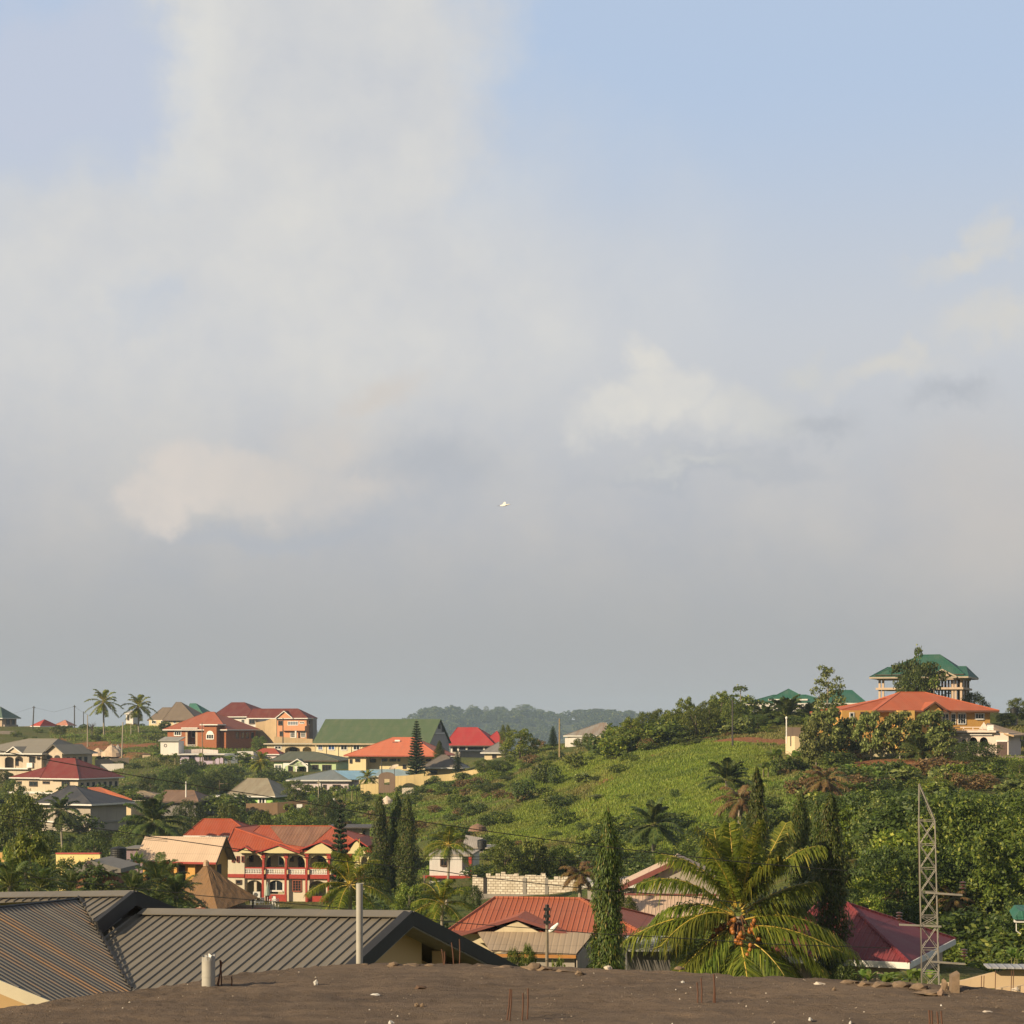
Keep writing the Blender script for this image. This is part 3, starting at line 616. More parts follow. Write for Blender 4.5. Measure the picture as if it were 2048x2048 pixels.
def wallthing(name, label, pts, top, mat, t=.2, cap=None, cat='wall', panel=None, group=None):
    """free-standing wall through pixel points (px, py base, Y); top = height or list of pixel rows"""
    W = [P(*p) for p in pts]; o0 = W[0]; mb = MB()
    for k in range(len(W) - 1):
        a, b = W[k] - o0, W[k + 1] - o0; d = (b - a); d.z = 0; n = Vector((-d.y, d.x, 0)).normalized() * t
        ha, hb = (top, top) if not hasattr(top, '__len__') else ((pts[k][1] - top[k]) / F * pts[k][2], (pts[k + 1][1] - top[k + 1]) / F * pts[k + 1][2])
        dn = Vector((0, 0, -3)); mb.hexa([a + dn, b + dn, b + n + dn, a + n + dn], [a + Vector((0, 0, ha)), b + Vector((0, 0, hb)), b + n + Vector((0, 0, hb)), a + n + Vector((0, 0, ha))])
    o = mb.build(name, mat, None, loc=o0); tag(o, label, cat, group); return o
# ---------------------------------------------------------------- the far left hillside
def hill_houses():
    cream = paint('cream_wall', (.74, .60, .38)); grey = paint('grey_wall', (.42, .37, .31), .5); pink = paint('pale_pink_wall', (.74, .64, .66), .2); white = paint('white_wall', (.76, .72, .68), .3)
    # green roofed corner house
    H = House('corner_house', 'brown two-storey house with a dark green roof on the crest, cut by the left edge', 'house', 4, -60, 33, 600, 1436, 1462, -25); H.walls(paint('tan_wall', (.50, .38, .27)))
    H.hip(1414, sheet('green_grey_roof', (.10, .15, .12)), ov=1.0); H.win('s', 13, 1439, 19, 1449, fr=DARKFR); H.win('s', 24, 1440, 29, 1449, fr=DARKFR)
    H.block('balcony', paint('rail_grey', (.35, .29, .25)), 's', .3, H.D - .3, 1.0, 2.0, .02, .9)
    wallthing('compound_wall', 'dark grey block wall below the green roofed house at the left edge', [(-40, 1478, 575), (34, 1482, 572)], [1461, 1462], paint('dark_block_wall', (.20, .17, .15), .6))
    # two small red houses beyond the crest
    H = House('small_house', 'small house with a bright red hip roof beyond the crest', 'house', 80, 68, 110, 650, 1452, 1464, -30); H.walls(cream); H.hip(1439, sheet('bright_red_roof', (.45, .06, .04), dirt=.2), ov=.9)
    H = House('small_house', 'small house with a faded orange-pink hip roof beside the bright red one', 'house', 134, 114, 146, 660, 1451, 1464, -15); H.walls(cream); H.hip(1440, sheet('faded_pink_roof', (.52, .23, .16), dirt=.3), ov=.9)
    wallthing('boundary_wall', 'low cream wall running along the far crest beside the red roofs', [(33, 1462, 670), (68, 1462, 672)], [1453, 1452], cream)
    H = House('water_tower_house', 'small white house half hidden behind the second coconut palm', 'house', 266, 252, 276, 610, 1427, 1446, -20); H.walls(white); H.hip(1421, sheet('pale_grey_roof', (.45, .43, .40)), ov=.4); H.win('f', 255, 1431, 258, 1440, fr=DARKFR)
    # grey-brown roofed long house
    H = House('long_house', 'cream house with a stepped grey-brown roof, left of the brick house on the crest', 'house', 392, 298, 420, 590, 1440, 1452, -22); H.walls(cream)
    rg = sheet('grey_brown_roof', (.17, .135, .105), rib=.3, dirt=.25)
    H.hip(1404.5, rg, ridge=(352, 362), x0=H.f(333, 1440)[0], ov=.9, fasc=DARKFR); H.hip(1415, rg, x0=-H.W, x1=H.f(345, 1440)[0], y0=1.0, y1=H.D - 2, ov=.8, fasc=DARKFR)
    for a, b in ((304, 312), (322, 329), (334, 340), (347, 352)): H.win('f', a, 1441.5, b, 1447, fr=WHITE)
    H = House('teal_roof_house', 'house with a teal green gable roof peeping up behind the grey-brown roof', 'house', 405, 378, 424, 640, 1428, 1446, -25); H.walls(cream); H.hip(1407, sheet('teal_roof', (.05, .16, .125)), ridge=(380, 392), ov=.6)
    # brick house
    br, t, b = base('brick'); uv = t.new('ShaderNodeUVMap').outputs[0]; bt = t.new('ShaderNodeTexBrick'); t.l.new(uv, bt.inputs['Vector']); bt.inputs['Scale'].default_value = 1; bt.inputs['Brick Width'].default_value = .45; bt.inputs['Row Height'].default_value = .15; bt.inputs['Mortar Size'].default_value = .012
    t.put(bt.inputs['Color1'], (.34, .105, .035)); t.put(bt.inputs['Color2'], (.27, .08, .028)); t.put(bt.inputs['Mortar'], (.30, .14, .07)); t.l.new(bt.outputs[0], b.inputs['Base Color']); b.inputs['Roughness'].default_value = .85
    H = House('brick_house', 'orange brick bungalow with a red hip roof and arched porch on the hillside', 'house', 452, 335, 511, 540, 1459, 1497, -24); rr = sheet('brick_house_roof', (.34, .105, .06), rib=.3, dirt=.3)
    xa = H.f(371, 1457)[0]; xb = H.f(395, 1457)[0]; H.walls(br, x1=xa); H.walls(br, x0=xb); H.walls(br, x0=xa, x1=xb, y0=2.2)
    H.hip(1424, rr, ridge=(414, 428), ov=1.0)
    al, ar = H.f(375, 0)[0], H.f(391, 0)[0]; zs = H.f(0, 1463)[1]; H.arches(paint('porch_plaster', (.55, .40, .28)), -1, H.he, xa, xb, [(al, ar, -1, zs, .95)], y=-.02, name='porch_arch')
    H.balusters(al, ar, .1, 1.05, -.1, 8, white); H.block('porch_floor', CONC, 'f', al, ar, -3, .1, -2.2, .1)
    H.win('f', 384, 1461, 391, 1474, mull=0, off=2.2); H.win('f', 349, 1463, 362, 1470.5, 2, arch=False, fw=.16)
    bl, brr = H.f(408, 0, -2)[0], H.f(433, 0, -2)[0]; H.walls(br, x0=bl, x1=brr, y0=-2, y1=1, z1=H.he + 1.2, name='bay'); H.win('f', 413.5, 1469, 427, 1477.5, 2, off=-2, arch=True, fw=.16)
    e = MB(); e.box((bl - .9, -2.9, H.he + 1.2), (brr + .9, 1.6, H.he + 1.5)); e.build('bay_roof_slab', FASC, H.root)
    e = MB(); e.box((xa - .8, -1.0, H.he + .25), (xb + .6, .2, H.he + .55)); e.build('porch_slab', FASC, H.root)
    for a in (472, 483, 492, 502): H.win('s', a, 1465, a + 5, 1476, 0, fr=DARKFR)
    # dark red roofed salmon house
    sal = paint('salmon_wall', (.68, .32, .17), .25); dr = sheet('maroon_roof', (.155, .04, .032), rib=.3, dirt=.3)
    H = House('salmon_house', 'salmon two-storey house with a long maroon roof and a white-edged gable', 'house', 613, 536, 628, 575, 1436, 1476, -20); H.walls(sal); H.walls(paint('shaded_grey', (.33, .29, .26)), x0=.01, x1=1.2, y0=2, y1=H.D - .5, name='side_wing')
    H.hip(1417.5, dr, ridge=(505, 596), x0=H.f(500, 1436)[0], ov=.8); H.gable(568, 1421.5, 552, 586, 1435.5, dr, sal, .8, 6, FASC)
    H.win('f', 576, 1443, 596, 1450, 3, pane=glass('pale_glass', (.20, .24, .28))); H.win('f', 600, 1444, 608.5, 1447, 2); H.win('s', 617, 1441, 622, 1449, 1)
    H.win('f', 581, 1464.5, 592, 1474.5, 3, bars=2); H.win('f', 602, 1463.5, 611, 1474, 3, bars=2); H.win('f', 557, 1442, 565, 1450, 1, fr=DARKFR); H.win('f', 560, 1463, 566, 1472, 1, fr=DARKFR)
    H.block('balcony', sal, 'f', H.f(566, 0)[0], 0, H.f(0, 1461)[1], H.f(0, 1452)[1], .03, 1.1); H.block('pillar', white, 'f', H.f(593, 0)[0], H.f(596, 0)[0], -1, H.f(0, 1460)[1], .7, 1.1)
    H = House('maroon_roof_house', 'white house with a tall maroon hip roof rising behind the brick house', 'house', 511, 430, 560, 585, 1433, 1470, -20); H.walls(white); H.hip(1405, dr, ridge=(463, 489), ov=.9); H.win('f', 499, 1437, 509, 1447, 1, fr=DARKFR, fw=.2); H.win('f', 483, 1439, 489, 1446, 1)
    tan = paint('tan_plaster_wall', (.52, .38, .22), .5)
    wallthing('retaining_wall', 'tall tan wall with a wavy top below the salmon house', [(511, 1478, 556), (530, 1478, 555), (541, 1479, 554), (553, 1480, 552)], [1445, 1442, 1438, 1438], tan); wallthing('retaining_wall', 'long low tan wall in front of the salmon house', [(548, 1486, 548), (625, 1487, 545)], [1473, 1478], tan)
    # arched cream house
    H = House('arched_house', 'flat-roofed cream house with two wide dark arches beside the green warehouse', 'house', 630, 534, 640, 512, 1489, 1510, -6, D=9); cr = cream
    xs = [H.f(p, 0)[0] for p in (570, 600, 605, 623)]; H.arches(cr, -3, H.he, -H.W, 0, [(xs[0], xs[1], -1, 1.3, .9), (xs[2], xs[3], -1, 1.3, .9)]); H.walls(cr, y0=2.2); H.walls(cr, x1=xs[0] - .3, y0=.25, y1=2.2, name='side_wall')
    e = MB(); e.box((-H.W - .8, -.8, H.he), (.8, H.D, H.he + .3)); e.build('roof', paint('flat_roof_edge', (.62, .55, .42), .4), H.root); H.win('f', 550, 1492.5, 562, 1498, 1, fw=.2); H.win('f', 580, 1494, 594, 1503, 2, fr=DARKFR, off=2.2)
    H = House('small_house', 'low house showing only a rust red hip roof between banana plants and palm', 'house', 556, 508, 566, 492, 1508, 1516, -15); H.walls(pink); H.hip(1497, sheet('rust_red_roof', (.33, .07, .045)), ov=.6)
    # pale green house
    gr = paint('pale_green_wall', (.50, .64, .36), .2); gro = sheet('olive_green_roof', (.115, .125, .085), rib=.3, dirt=.35)
    H = House('pale_green_house', 'pale green bungalow with an olive hip roof and arched white porch', 'house', 672, 548, 690, 462, 1521, 1542, -12, D=13); H.walls(gr); H.hip(1503.5, gro, ridge=(576, 628), ov=.9, fasc=DARKFR)
    H.gable(595, 1517.5, 578, 613, 1528, gro, gr, 2.5, 4, FASC, zt=H.f(0, 1530, -2.5)[1]); zz = H.f(0, 1531, -2.5)[1]
    q = [H.f(p, 0, -2.5)[0] for p in (569, 591, 593.5, 613)]; H.arches(WHITE, -2, zz + .9, q[0] - .35, q[3] + .35, [(q[0], q[1], -2, zz - .4, .8), (q[2], q[3], -2, zz - .4, .8)], y=-2.5, name='porch_arch')
    H.win('f', 550, 1530, 563, 1540, 1, fw=.2, pane=glass('grey_glass', (.10, .12, .12))); H.win('f', 625, 1530, 636, 1538, 1, fr=DARKFR); H.win('f', 645, 1530, 662, 1542, 2, fr=DARKFR); H.win('f', 577, 1532, 585, 1542, 0, fr=DARKFR); H.win('f', 600, 1532, 608, 1542, 0, fr=DARKFR)
    # warehouse
    wh = paint('warehouse_cream', (.80, .69, .45), .3); H = House('green_roof_hall', 'long cream hall under a big plain green gable roof on the slope', 'hall', 857, 631, 897, 490, 1486, 1514, -13)
    grn = sheet('hall_green_roof', (.09, .13, .07), rib=.4, dirt=.1, bump=.25); H.walls(wh); h = H.zmid(1438) - H.he; D = H.D; mb = MB(); x0, x1 = -H.W - .6, .6
    for (ya, za, yb, zb) in ((-.9, H.he - .15, D / 2, H.he + h), (D / 2, H.he + h, D + .9, H.he - .15)): mb.hexa([(x0, ya, za - .15), (x1, ya, za - .15), (x1, yb, zb - .15), (x0, yb, zb - .15)], [(x0, ya, za), (x1, ya, za), (x1, yb, zb), (x0, yb, zb)])
    ro = mb.build('roof', grn, H.root); e = MB(); e.box((x0, -1.0, H.he - .5), (x1, -.9, H.he - .1)); e.build('gutter', paint('gutter_cream', (.55, .44, .30)), ro)
    gw = MB(); gw.hexa([(0, 0, H.he), (0, D, H.he), (0, D / 2, H.he + h - .2)], [(.15, 0, H.he), (.15, D, H.he), (.15, D / 2, H.he + h - .2)]); gw.build('gable_wall', paint('shaded_gable_grey', (.36, .33, .31), .3), H.root)  # gable end and side wall greyed: their shade is put into the colour
    H.block('side_wall', paint('shaded_gable_grey', (.36, .33, .31), .3), 's', 0, D, -3, H.he, .0, .12)
    H.block('louvre', VOID, 's', D * .44, D * .56, H.he + h - 2.6, H.he + h - 1.2, .16, .2); H.block('louvre', VOID, 's', D * .62, D * .74, H.he + h * .45, H.he + h * .45 + 1.6, .16, .2); H.block('ledge', FASC, 's', D * .27, D * .73, H.he + h * .38, H.he + h * .38 + .2, .16, .4)
    blue = glass('blue_glass', (.04, .09, .25), .15)
    for a, b, p in ((636.5, 644.5, blue), (657, 669, blue), (682, 694, G), (707, 719, G)): H.win('f', a, 1490, b, 1499.5, 1, pane=p, fw=.14)
    for p in (652, 676, 702, 725): x = H.f(p, 0)[0]; H.block('downpipe', wh, 'f', x - .08, x + .08, -1, H.he, .0, .16)
    # orange roofed house
    oc = paint('light_yellow_wall', (.82, .69, .41), .3); orr = sheet('orange_roof', (.58, .17, .09), rib=.25, dirt=.22); H = House('orange_roof_house', 'pale yellow bungalow with a wide salmon-orange hip roof and roof water heater', 'house', 872, 697, 908, 440, 1511, 1540, -10, D=16)
    xs = H.f(732, 0)[0]; H.walls(oc, x0=xs, y0=2.5); H.walls(oc, x1=xs, z1=H.he - .15); H.hip(1475, orr, ridge=(785, 828), ov=.9, fasc=plain('red_fascia', (.45, .10, .06)))
    for a, b, c, d in ((700, 704, 1519, 1526), (711, 719.5, 1518, 1523)): H.win('f', a, c, b, d, 0, fr=DARKFR, fw=.09)
    for a, b, c, d in ((741, 751, 1518, 1524), (764, 774, 1518, 1522), (780, 792, 1518, 1522), (796, 800, 1518, 1522), (806, 812, 1530, 1537), (838, 843, 1519, 1527), (852, 862, 1518, 1522)): H.win('f', a, c, b, d, 1 if b - a > 6 else 0, fr=DARKFR, off=2.5, fw=.09)
    s = MB(); a = Vector((H.f(786, 0, 6)[0], 4.6, H.he + 2.15)); s.hexa([a, a + Vector((1.2, 0, 0)), a + Vector((1.2, 1.2, .75)), a + Vector((0, 1.2, .75))], [a + Vector((0, -.05, .2)), a + Vector((1.3, -.05, .2)), a + Vector((1.3, 1.15, .95)), a + Vector((0, 1.15, .95))]); wh_ = s.build('water_heater', VOID, H.root)
    tk = MB(); tk.tube([a + Vector((.5, 1.3, 1.15)), a + Vector((1.7, 1.3, 1.15))], .26, 10); tk.build('tank', WHITE, wh_)
    # far red roof with white columns
    H = House('open_hall', 'open-sided hall with a bright red roof on white posts, right of the green hall', 'hall', 985, 896, 1006, 525, 1491, 1516, -14); rd = sheet('crimson_roof', (.36, .04, .042), rib=.35, dirt=.2); H.hip(1455, rd, ridge=(915, 955), ov=1.0, fasc=DARKFR); H.hip(1462, rd, x0=H.f(960, 0)[0], x1=2.5, y0=2, y1=H.D, z=H.he + .3, ov=.4, fasc=DARKFR)
    for p in (903, 916, 933, 968, 984): x = H.f(p, 0)[0]; H.block('post', white, 'f', x - .25, x + .25, -1, H.he - .1, -.5, 0)
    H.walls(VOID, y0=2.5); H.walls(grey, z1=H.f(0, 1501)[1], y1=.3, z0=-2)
    H = House('half_house', 'grey flat house front below the red open hall', 'house', 968, 920, 985, 505, 1500, 1526, -8, D=8); H.walls(grey); H.block('opening', VOID, 'f', H.f(926, 0)[0], H.f(962, 0)[0], H.f(0, 1519)[1], H.f(0, 1515)[1], .0, .05); H.block('slab_edge', white, 'f', -H.W, 0, H.he - .3, H.he + .1, .05, .5)
    # grey roofed small house half behind the yellow-green tree
    H = House('grey_roof_house', 'small cream house with a weathered grey roof beside the yellow-green tree', 'house', 1008, 969, 1035, 445, 1505, 1521, -12, D=9); H.walls(cream); H.hip(1484, sheet('weathered_grey_roof', (.22, .21, .20), dirt=.7), ov=.8); H.win('f', 985, 1510, 992, 1516, 1, fr=DARKFR)
    # gazebo house
    H = House('hut_house', 'yellow house with a low grey-brown pyramid roof behind the yellow wall', 'house', 918, 850, 935, 418, 1535, 1550, -8, D=8); ye = paint('yellow_wall', (.66, .51, .25), .5); H.walls(ye); H.hip(1510, sheet('brown_grey_roof', (.17, .145, .125), dirt=.5), ridge=(882, 892), ov=.9); H.win('f', 862, 1541, 874, 1547, 1, fr=DARKFR)
    wallthing('yellow_fence_wall', 'yellow wall climbing to the right below the grey-brown hut roof', [(840, 1563, 405), (898, 1557, 404), (932, 1552, 403), (960, 1546, 402)], [1553, 1548, 1542, 1537], ye)
    wallthing('yellow_fence_wall', 'bright yellow wall with a pilaster right of the brown gateway', [(790, 1572, 392), (812, 1570, 391.5), (848, 1568, 391)], [1552, 1551, 1547], ye); wallthing('yellow_fence_wall', 'short yellow wall and posts left of the brown gateway', [(721, 1592, 386), (733, 1591, 385.6), (757, 1589, 385)], [1569, 1568, 1567], ye)
    # brown gateway
    bw = paint('brown_gate_wall', (.24, .165, .12), .5); Gt = House('gateway', 'brown arched gateway with a small open doorway between yellow walls', 'gate', 790, 757, 795, 388, 1553, 1590, -4, D=1.0); x0, x1 = Gt.f(768, 0)[0], Gt.f(779, 0)[0]; Gt.arches(bw, -2, Gt.he, -Gt.W, 0, [(x0, x1, Gt.f(0, 1568)[1], Gt.f(0, 1557)[1], .05)], th=.5, name='wall')
    mb = MB(); n = 8
    for k in range(n):
        a0, a1 = math.pi * k / n, math.pi * (k + 1) / n; c, r = -Gt.W / 2, Gt.W / 2; p = [(c - r * math.cos(a), Gt.he + .9 * math.sin(a)) for a in (a0, a1)]; mb.hexa([(p[0][0], 0, Gt.he), (p[1][0], 0, Gt.he), (p[1][0], .5, Gt.he), (p[0][0], .5, Gt.he)], [(p[0][0], 0, p[0][1] + .001), (p[1][0], 0, p[1][1] + .001), (p[1][0], .5, p[1][1] + .001), (p[0][0], .5, p[0][1] + .001)])
    mb.build('arched_top', bw, Gt.root)
    # blue roofed house
    H = House('blue_roof_house', 'pale pink bungalow with a grey hip and a light blue sheet roof', 'house', 697, 581, 720, 402, 1560, 1580, -6, D=12); H.walls(pink); H.hip(1540.5, sheet('grey_blue_roof', (.20, .23, .24), dirt=.4), ridge=(660, 672), ov=.8)
    bl = sheet('light_blue_roof', (.24, .42, .56), rib=.3, dirt=.2); mb = MB(); a = [P(668, 1541, 408), P(760, 1541, 410), P(735, 1559, 401), P(698, 1559, 399)]; mb.quad(*[Vector(p) - H.o for p in a]); o = mb.build('blue_roof_sheet', bl, None); o.parent = H.root; o.matrix_parent_inverse = Matrix.Rotation(-H.th, 4, 'Z')
    for a, b in ((611, 618), (647, 652), (666, 673), (675, 680)): H.win('f', a, 1570, b, 1577, 0, fr=DARKFR)
    H.block('downpipe', white, 'f', H.f(639, 0)[0], H.f(642, 0)[0], -1, H.he, 0, .2)
    H = House('long_shed', 'long low shed with a faded blue-grey roof behind the satellite dish', 'shed', 830, 700, 850, 425, 1552, 1566, -3, D=8); H.walls(cream); H.hip(1539, sheet('faded_blue_roof', (.27, .36, .40), dirt=.4), ov=.5)
    # lime green house
    li = paint('lime_wall', (.40, .68, .16), .2); H = House('lime_house', 'bright lime green bungalow under a weathered tan hip roof', 'house', 545, 462, 575, 385, 1592, 1612, -16, D=13); H.walls(li)
    H.hip(1557, sheet('tan_weathered_roof', (.32, .28, .20), rib=.3, dirt=.75, c2=(.15, .10, .06)), ridge=(494, 535), ov=1.0)
    H.win('f', 475, 1596, 481, 1606, 0, fw=.2); H.win('f', 518, 1596, 530, 1607, 1, fw=.25); H.win('f', 489, 1597, 494, 1606, 0, fr=DARKFR)
    H2 = House('outbuilding', 'green outbuilding with a white roof edge left of the lime green house', 'shed', 463, 418, 470, 390, 1594, 1608, -8, D=6); H2.walls(li); e = MB(); e.box((-H2.W - .5, -.5, H2.he), (.4, 6, H2.he + .22)); e.build('roof', FASC, H2.root)
    bwl = paint('brown_block_wall', (.30, .19, .11), .5); wallthing('block_wall', 'brown block wall before the lime green house', [(492, 1621, 372), (555, 1619, 372), (615, 1612, 374)], [1607, 1605, 1600], bwl)
    mb = MB(); c = P(599, 1614, 371.4); mb.box((-.55, -.04, -.5), (.55, .04, .55)); mb.box((-.3, -.05, .1), (-.12, -.04, .22)); mb.box((.12, -.05, .1), (.3, -.04, .22)); tag(mb.build('notice_board', plain('board_white', (.8, .79, .76), var=.05), None, loc=c), 'white square board fixed to the brown block wall', 'sign')
    # rusty shed
    H = House('old_shed', 'old grey shed with a rusty brown sheet roof among palms left of the lime house', 'shed', 392, 316, 402, 350, 1603, 1630, -10, D=10); H.walls(paint('shed_grey', (.26, .24, .23), .6)); H.hip(1581, sheet('rusty_roof', (.24, .15, .10), dirt=.7, c2=(.12, .07, .04)), ridge=(330, 388), ov=.7, fasc=DARKFR); H.win('s', 393.5, 1606, 396, 1613, 0, fr=DARKFR)
    # ---- far left group
    st = paint('grey_cream_wall', (.60, .50, .38), .35); gg = sheet('silver_grey_roof', (.25, .225, .18), rib=.3, dirt=.25)
    H = House('gabled_house', 'large grey-cream house with a silver-grey roof, two front gables and arched balconies', 'house', 83, -70, 192, 480, 1507, 1562, -26, D=20); H.hip(1477.5, gg, ridge=(56, 116), ov=1.0)
    q = [H.f(p, 0)[0] for p in (9.5, 27.5, 30, 46)]; zf = H.f(0, 1536)[1]; H.arches(st, zf, H.he, -H.W, 0, [(q[0], q[1], zf, H.f(0, 1519)[1], .7), (q[2], q[3], zf, H.f(0, 1518)[1], .7)], name='balcony_arcade'); H.arches(st, -3, zf, -H.W, 0, [(q[0], q[1], -3, 1.4, .6)], name='ground_arcade')
    H.walls(st, y0=2.2, z0=-4); H.walls(st, x0=q[3] + .4, y0=.25, y1=2.2, z0=-4, name='front_wall'); H.block('balcony_slab', FASC, 'f', -H.W - .5, H.f(60, 0)[0], zf - .25, zf + .1, .02, .9)
    H.gable(29, 1493, 8, 49, 1508, gg, st, .6, 8, FASC); 
    
    
    for a, b in ((59, 70), (75, 80)): H.win('f', a, 1514, b, 1525 if a < 60 else 1519, 1, fr=DARKFR)
    H.win('f', 31.5, 1519, 37, 1531, 0, fr=DARKFR, off=2.2); H.block('ac_rack', WHITE, 'f', H.f(56, 0)[0], H.f(67, 0)[0], zf + .2, zf + 1.4, .05, .5)
    H.walls(st, x0=.02, x1=5.5, y0=1.5, y1=12, name='side_wing'); wx = 5.5; ye0, ze0 = H.s_(88, 1507, wx)[0], H.he
    # second gable over the projecting wing
    mb = MB(); xg0, xg1 = .2, 6.0; xm = 3.1; yg0 = .6; zt = H.he + 2.3
    for (pa, za, pb_, zb) in ((xg0 - .6, H.he - .1, xm, zt), (xm, zt, xg1 + .6, H.he - .1)): mb.hexa([(pa, yg0, za - .15), (pb_, yg0, zb - .15), (pb_, 12, zb - .15), (pa, 12, za - .15)], [(pa, yg0, za), (pb_, yg0, zb), (pb_, 12, zb), (pa, 12, za)])
    mb.build('gable_roof', gg, H.root); g = MB(); g.hexa([(xg0, 1.4, H.he), (xg1, 1.4, H.he), (xm, 1.4, zt - .2)], [(xg0, 1.5, H.he), (xg1, 1.5, H.he), (xm, 1.5, zt - .2)]); g.build('gable_wall', st, H.root)
    a = H.walls(st, x0=.1, x1=5.5, y0=1.2, y1=1.5, name='wing_front')
    for k, (a0, a1) in enumerate(((.7, 2.5), (3.1, 4.9))):
        mb = MB(); mb.box((a0, 1.12, H.he - 2.6), (a1, 1.2, H.he - 1.0)); c, r = (a0 + a1) / 2, (a1 - a0) / 2
        for j in range(8): w0, w1 = math.pi * j / 8, math.pi * (j + 1) / 8; mb.hexa([(c, 1.12, H.he - 1.0), (c + r * math.cos(w0), 1.12, H.he - 1 + .6 * math.sin(w0)), (c + r * math.cos(w1), 1.12, H.he - 1 + .6 * math.sin(w1))], [(c, 1.2, H.he - 1.0), (c + r * math.cos(w0), 1.2, H.he - 1 + .6 * math.sin(w0)), (c + r * math.cos(w1), 1.2, H.he - 1 + .6 * math.sin(w1))])
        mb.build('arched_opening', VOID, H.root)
    for k in range(4): H.block('side_window', VOID, 's', 3.0 + k * 2.3, 4.2 + k * 2.3, H.he - 2.3, H.he - .9, 0, .05, off=5.5)
    # red roofed house
    rc = paint('red_house_wall', (.66, .55, .41), .35); rr = sheet('dark_red_roof', (.205, .04, .032), rib=.3, dirt=.25); H = House('red_roof_house', 'two-storey cream house with a big dark red hip roof and brown windows, far left', 'house', 156, 106, 237, 440, 1557, 1605, -24)
    W2 = -H.f(29, 0, 3)[0]; H.walls(rc); H.walls(rc, x0=-W2, x1=-H.W + .2, y0=3.0, y1=H.D - 3, name='left_wing'); H.hip(1517, rr, ridge=(102, 150), ov=1.0, x0=-H.W - 2); H.hip(1536, rr, x0=-W2, x1=-H.W + 3, y0=3.0, y1=H.D - 3, ov=.9)
    H.win('f', 124, 1563, 139, 1572, 2, fr=DARKFR)
    for a, b in ((36, 43), (59, 75), (86, 99)): H.win('f', a, 1563, b, 1567 if a != 59 else 1572, 1, fr=DARKFR, off=3.0)
    H.block('floor_band', FASC, 'f', -W2, 0, H.f(0, 1586)[1], H.f(0, 1583)[1], .0, .3); H.block('floor_band', FASC, 'f', -W2 - .3, -H.W - .1, H.f(0, 1585, 3)[1], H.f(0, 1582, 3)[1], .0, .5, off=3.0)
    for k in range(7): H.block('side_window', VOID, 's', 1.0 + k * 2.2, 2.0 + k * 2.2, H.he - 2.4, H.he - 1.0, 0, .06)
    # slate roofed house
    sl_ = sheet('slate_roof', (.05, .052, .06), rib=.4, dirt=.3, bump=.2, c2=(.10, .10, .11)); H = House('slate_roof_house', 'two-storey grey house with a dark slate hip roof between palms, far left', 'house', 181, 84, 219, 330, 1608, 1662, -26, D=10); H.walls(paint('warm_grey_wall', (.44, .38, .31), .4)); H.hip(1572, sl_, ridge=(138, 150), ov=1.1); H.block('floor_band', FASC, 'f', -H.W, 0, H.f(0, 1642)[1], H.f(0, 1639)[1], 0, .25); H.block('floor_band', CONC, 's', 0, H.D, H.f(0, 1642)[1], H.f(0, 1639)[1], .0, .25)
    H.win('f', 112, 1618, 128, 1630, 1, fr=DARKFR); H.win('f', 150, 1648, 165, 1660, 1, fr=DARKFR)
    H = House('orange_strip_house', 'house with a bright orange sheet roof sloping behind the slate roof', 'house', 262, 180, 275, 350, 1604, 1630, -14, D=8); H.walls(cream); mb = MB(); a = [P(174, 1575, 358), P(200, 1574, 362), P(264, 1598, 352), P(262, 1605, 348), P(238, 1605, 348)]; mb.quad(*[p - H.o for p in a]); mb.quad(*[p - H.o - Vector((0, 0, .15)) for p in a]); o = mb.build('roof', sheet('vivid_orange_roof', (.66, .17, .05), dirt=.15), None); o.parent = H.root; o.matrix_parent_inverse = Matrix.Rotation(-H.th, 4, 'Z')
    H = House('long_shed', 'long low shed with a tan sheet roof behind the orange roof', 'shed', 318, 215, 330, 372, 1594, 1612, -4, D=8); H.walls(grey); H.hip(1582, sheet('tan_roof', (.30, .23, .15), dirt=.5), ov=.4, fasc=DARKFR)
    # lilac house and shed
    lil = paint('lilac_wall', (.62, .52, .68), .2); H = House('lilac_house', 'flat-roofed lilac house behind a row of banana plants', 'house', 447, 360, 452, 492, 1510, 1530, -3, D=8); H.walls(lil); e = MB(); e.box((-H.W - .5, -.8, H.he), (.6, 8.5, H.he + .3)); e.build('roof', FASC, H.root)
    for a, b in ((378.5, 389), (408, 415), (417, 428)): H.win('f', a, 1512, b, 1520, 1, fr=DARKFR)
    wallthing('parapet_wall', 'pale pink low wall above the lilac house', [(369, 1511, 502), (402, 1511, 502), (436, 1509, 500)], [1499, 1498, 1500], paint('stained_white', (.66, .58, .55), .6))
    H = House('white_shed', 'small white block shed with a grey lean-to roof and a ring mark on its wall', 'shed', 357, 321, 368, 500, 1482, 1509, -16); H.walls(white); mb = MB(); mb.hexa([(-H.W - .5, -.5, H.he - .1), (.3, -.5, H.he - .1), (.3, H.D + .3, H.he + .9), (-H.W - .5, H.D + .3, H.he + .9)], [(-H.W - .5, -.5, H.he + .1), (.3, -.5, H.he + .1), (.3, H.D + .3, H.he + 1.1), (-H.W - .5, H.D + .3, H.he + 1.1)]); mb.build('roof', sheet('shed_grey_roof', (.32, .31, .28), dirt=.5), H.root)
    rg_ = MB(); c = H.f(331, 1491); rg_.tube([(c[0] + .38 * math.cos(a * .785), -.04, c[1] + .38 * math.sin(a * .785)) for a in range(9)], .09, 5); rg_.build('ring', plain('dark_ring', (.12, .10, .09)), H.root)
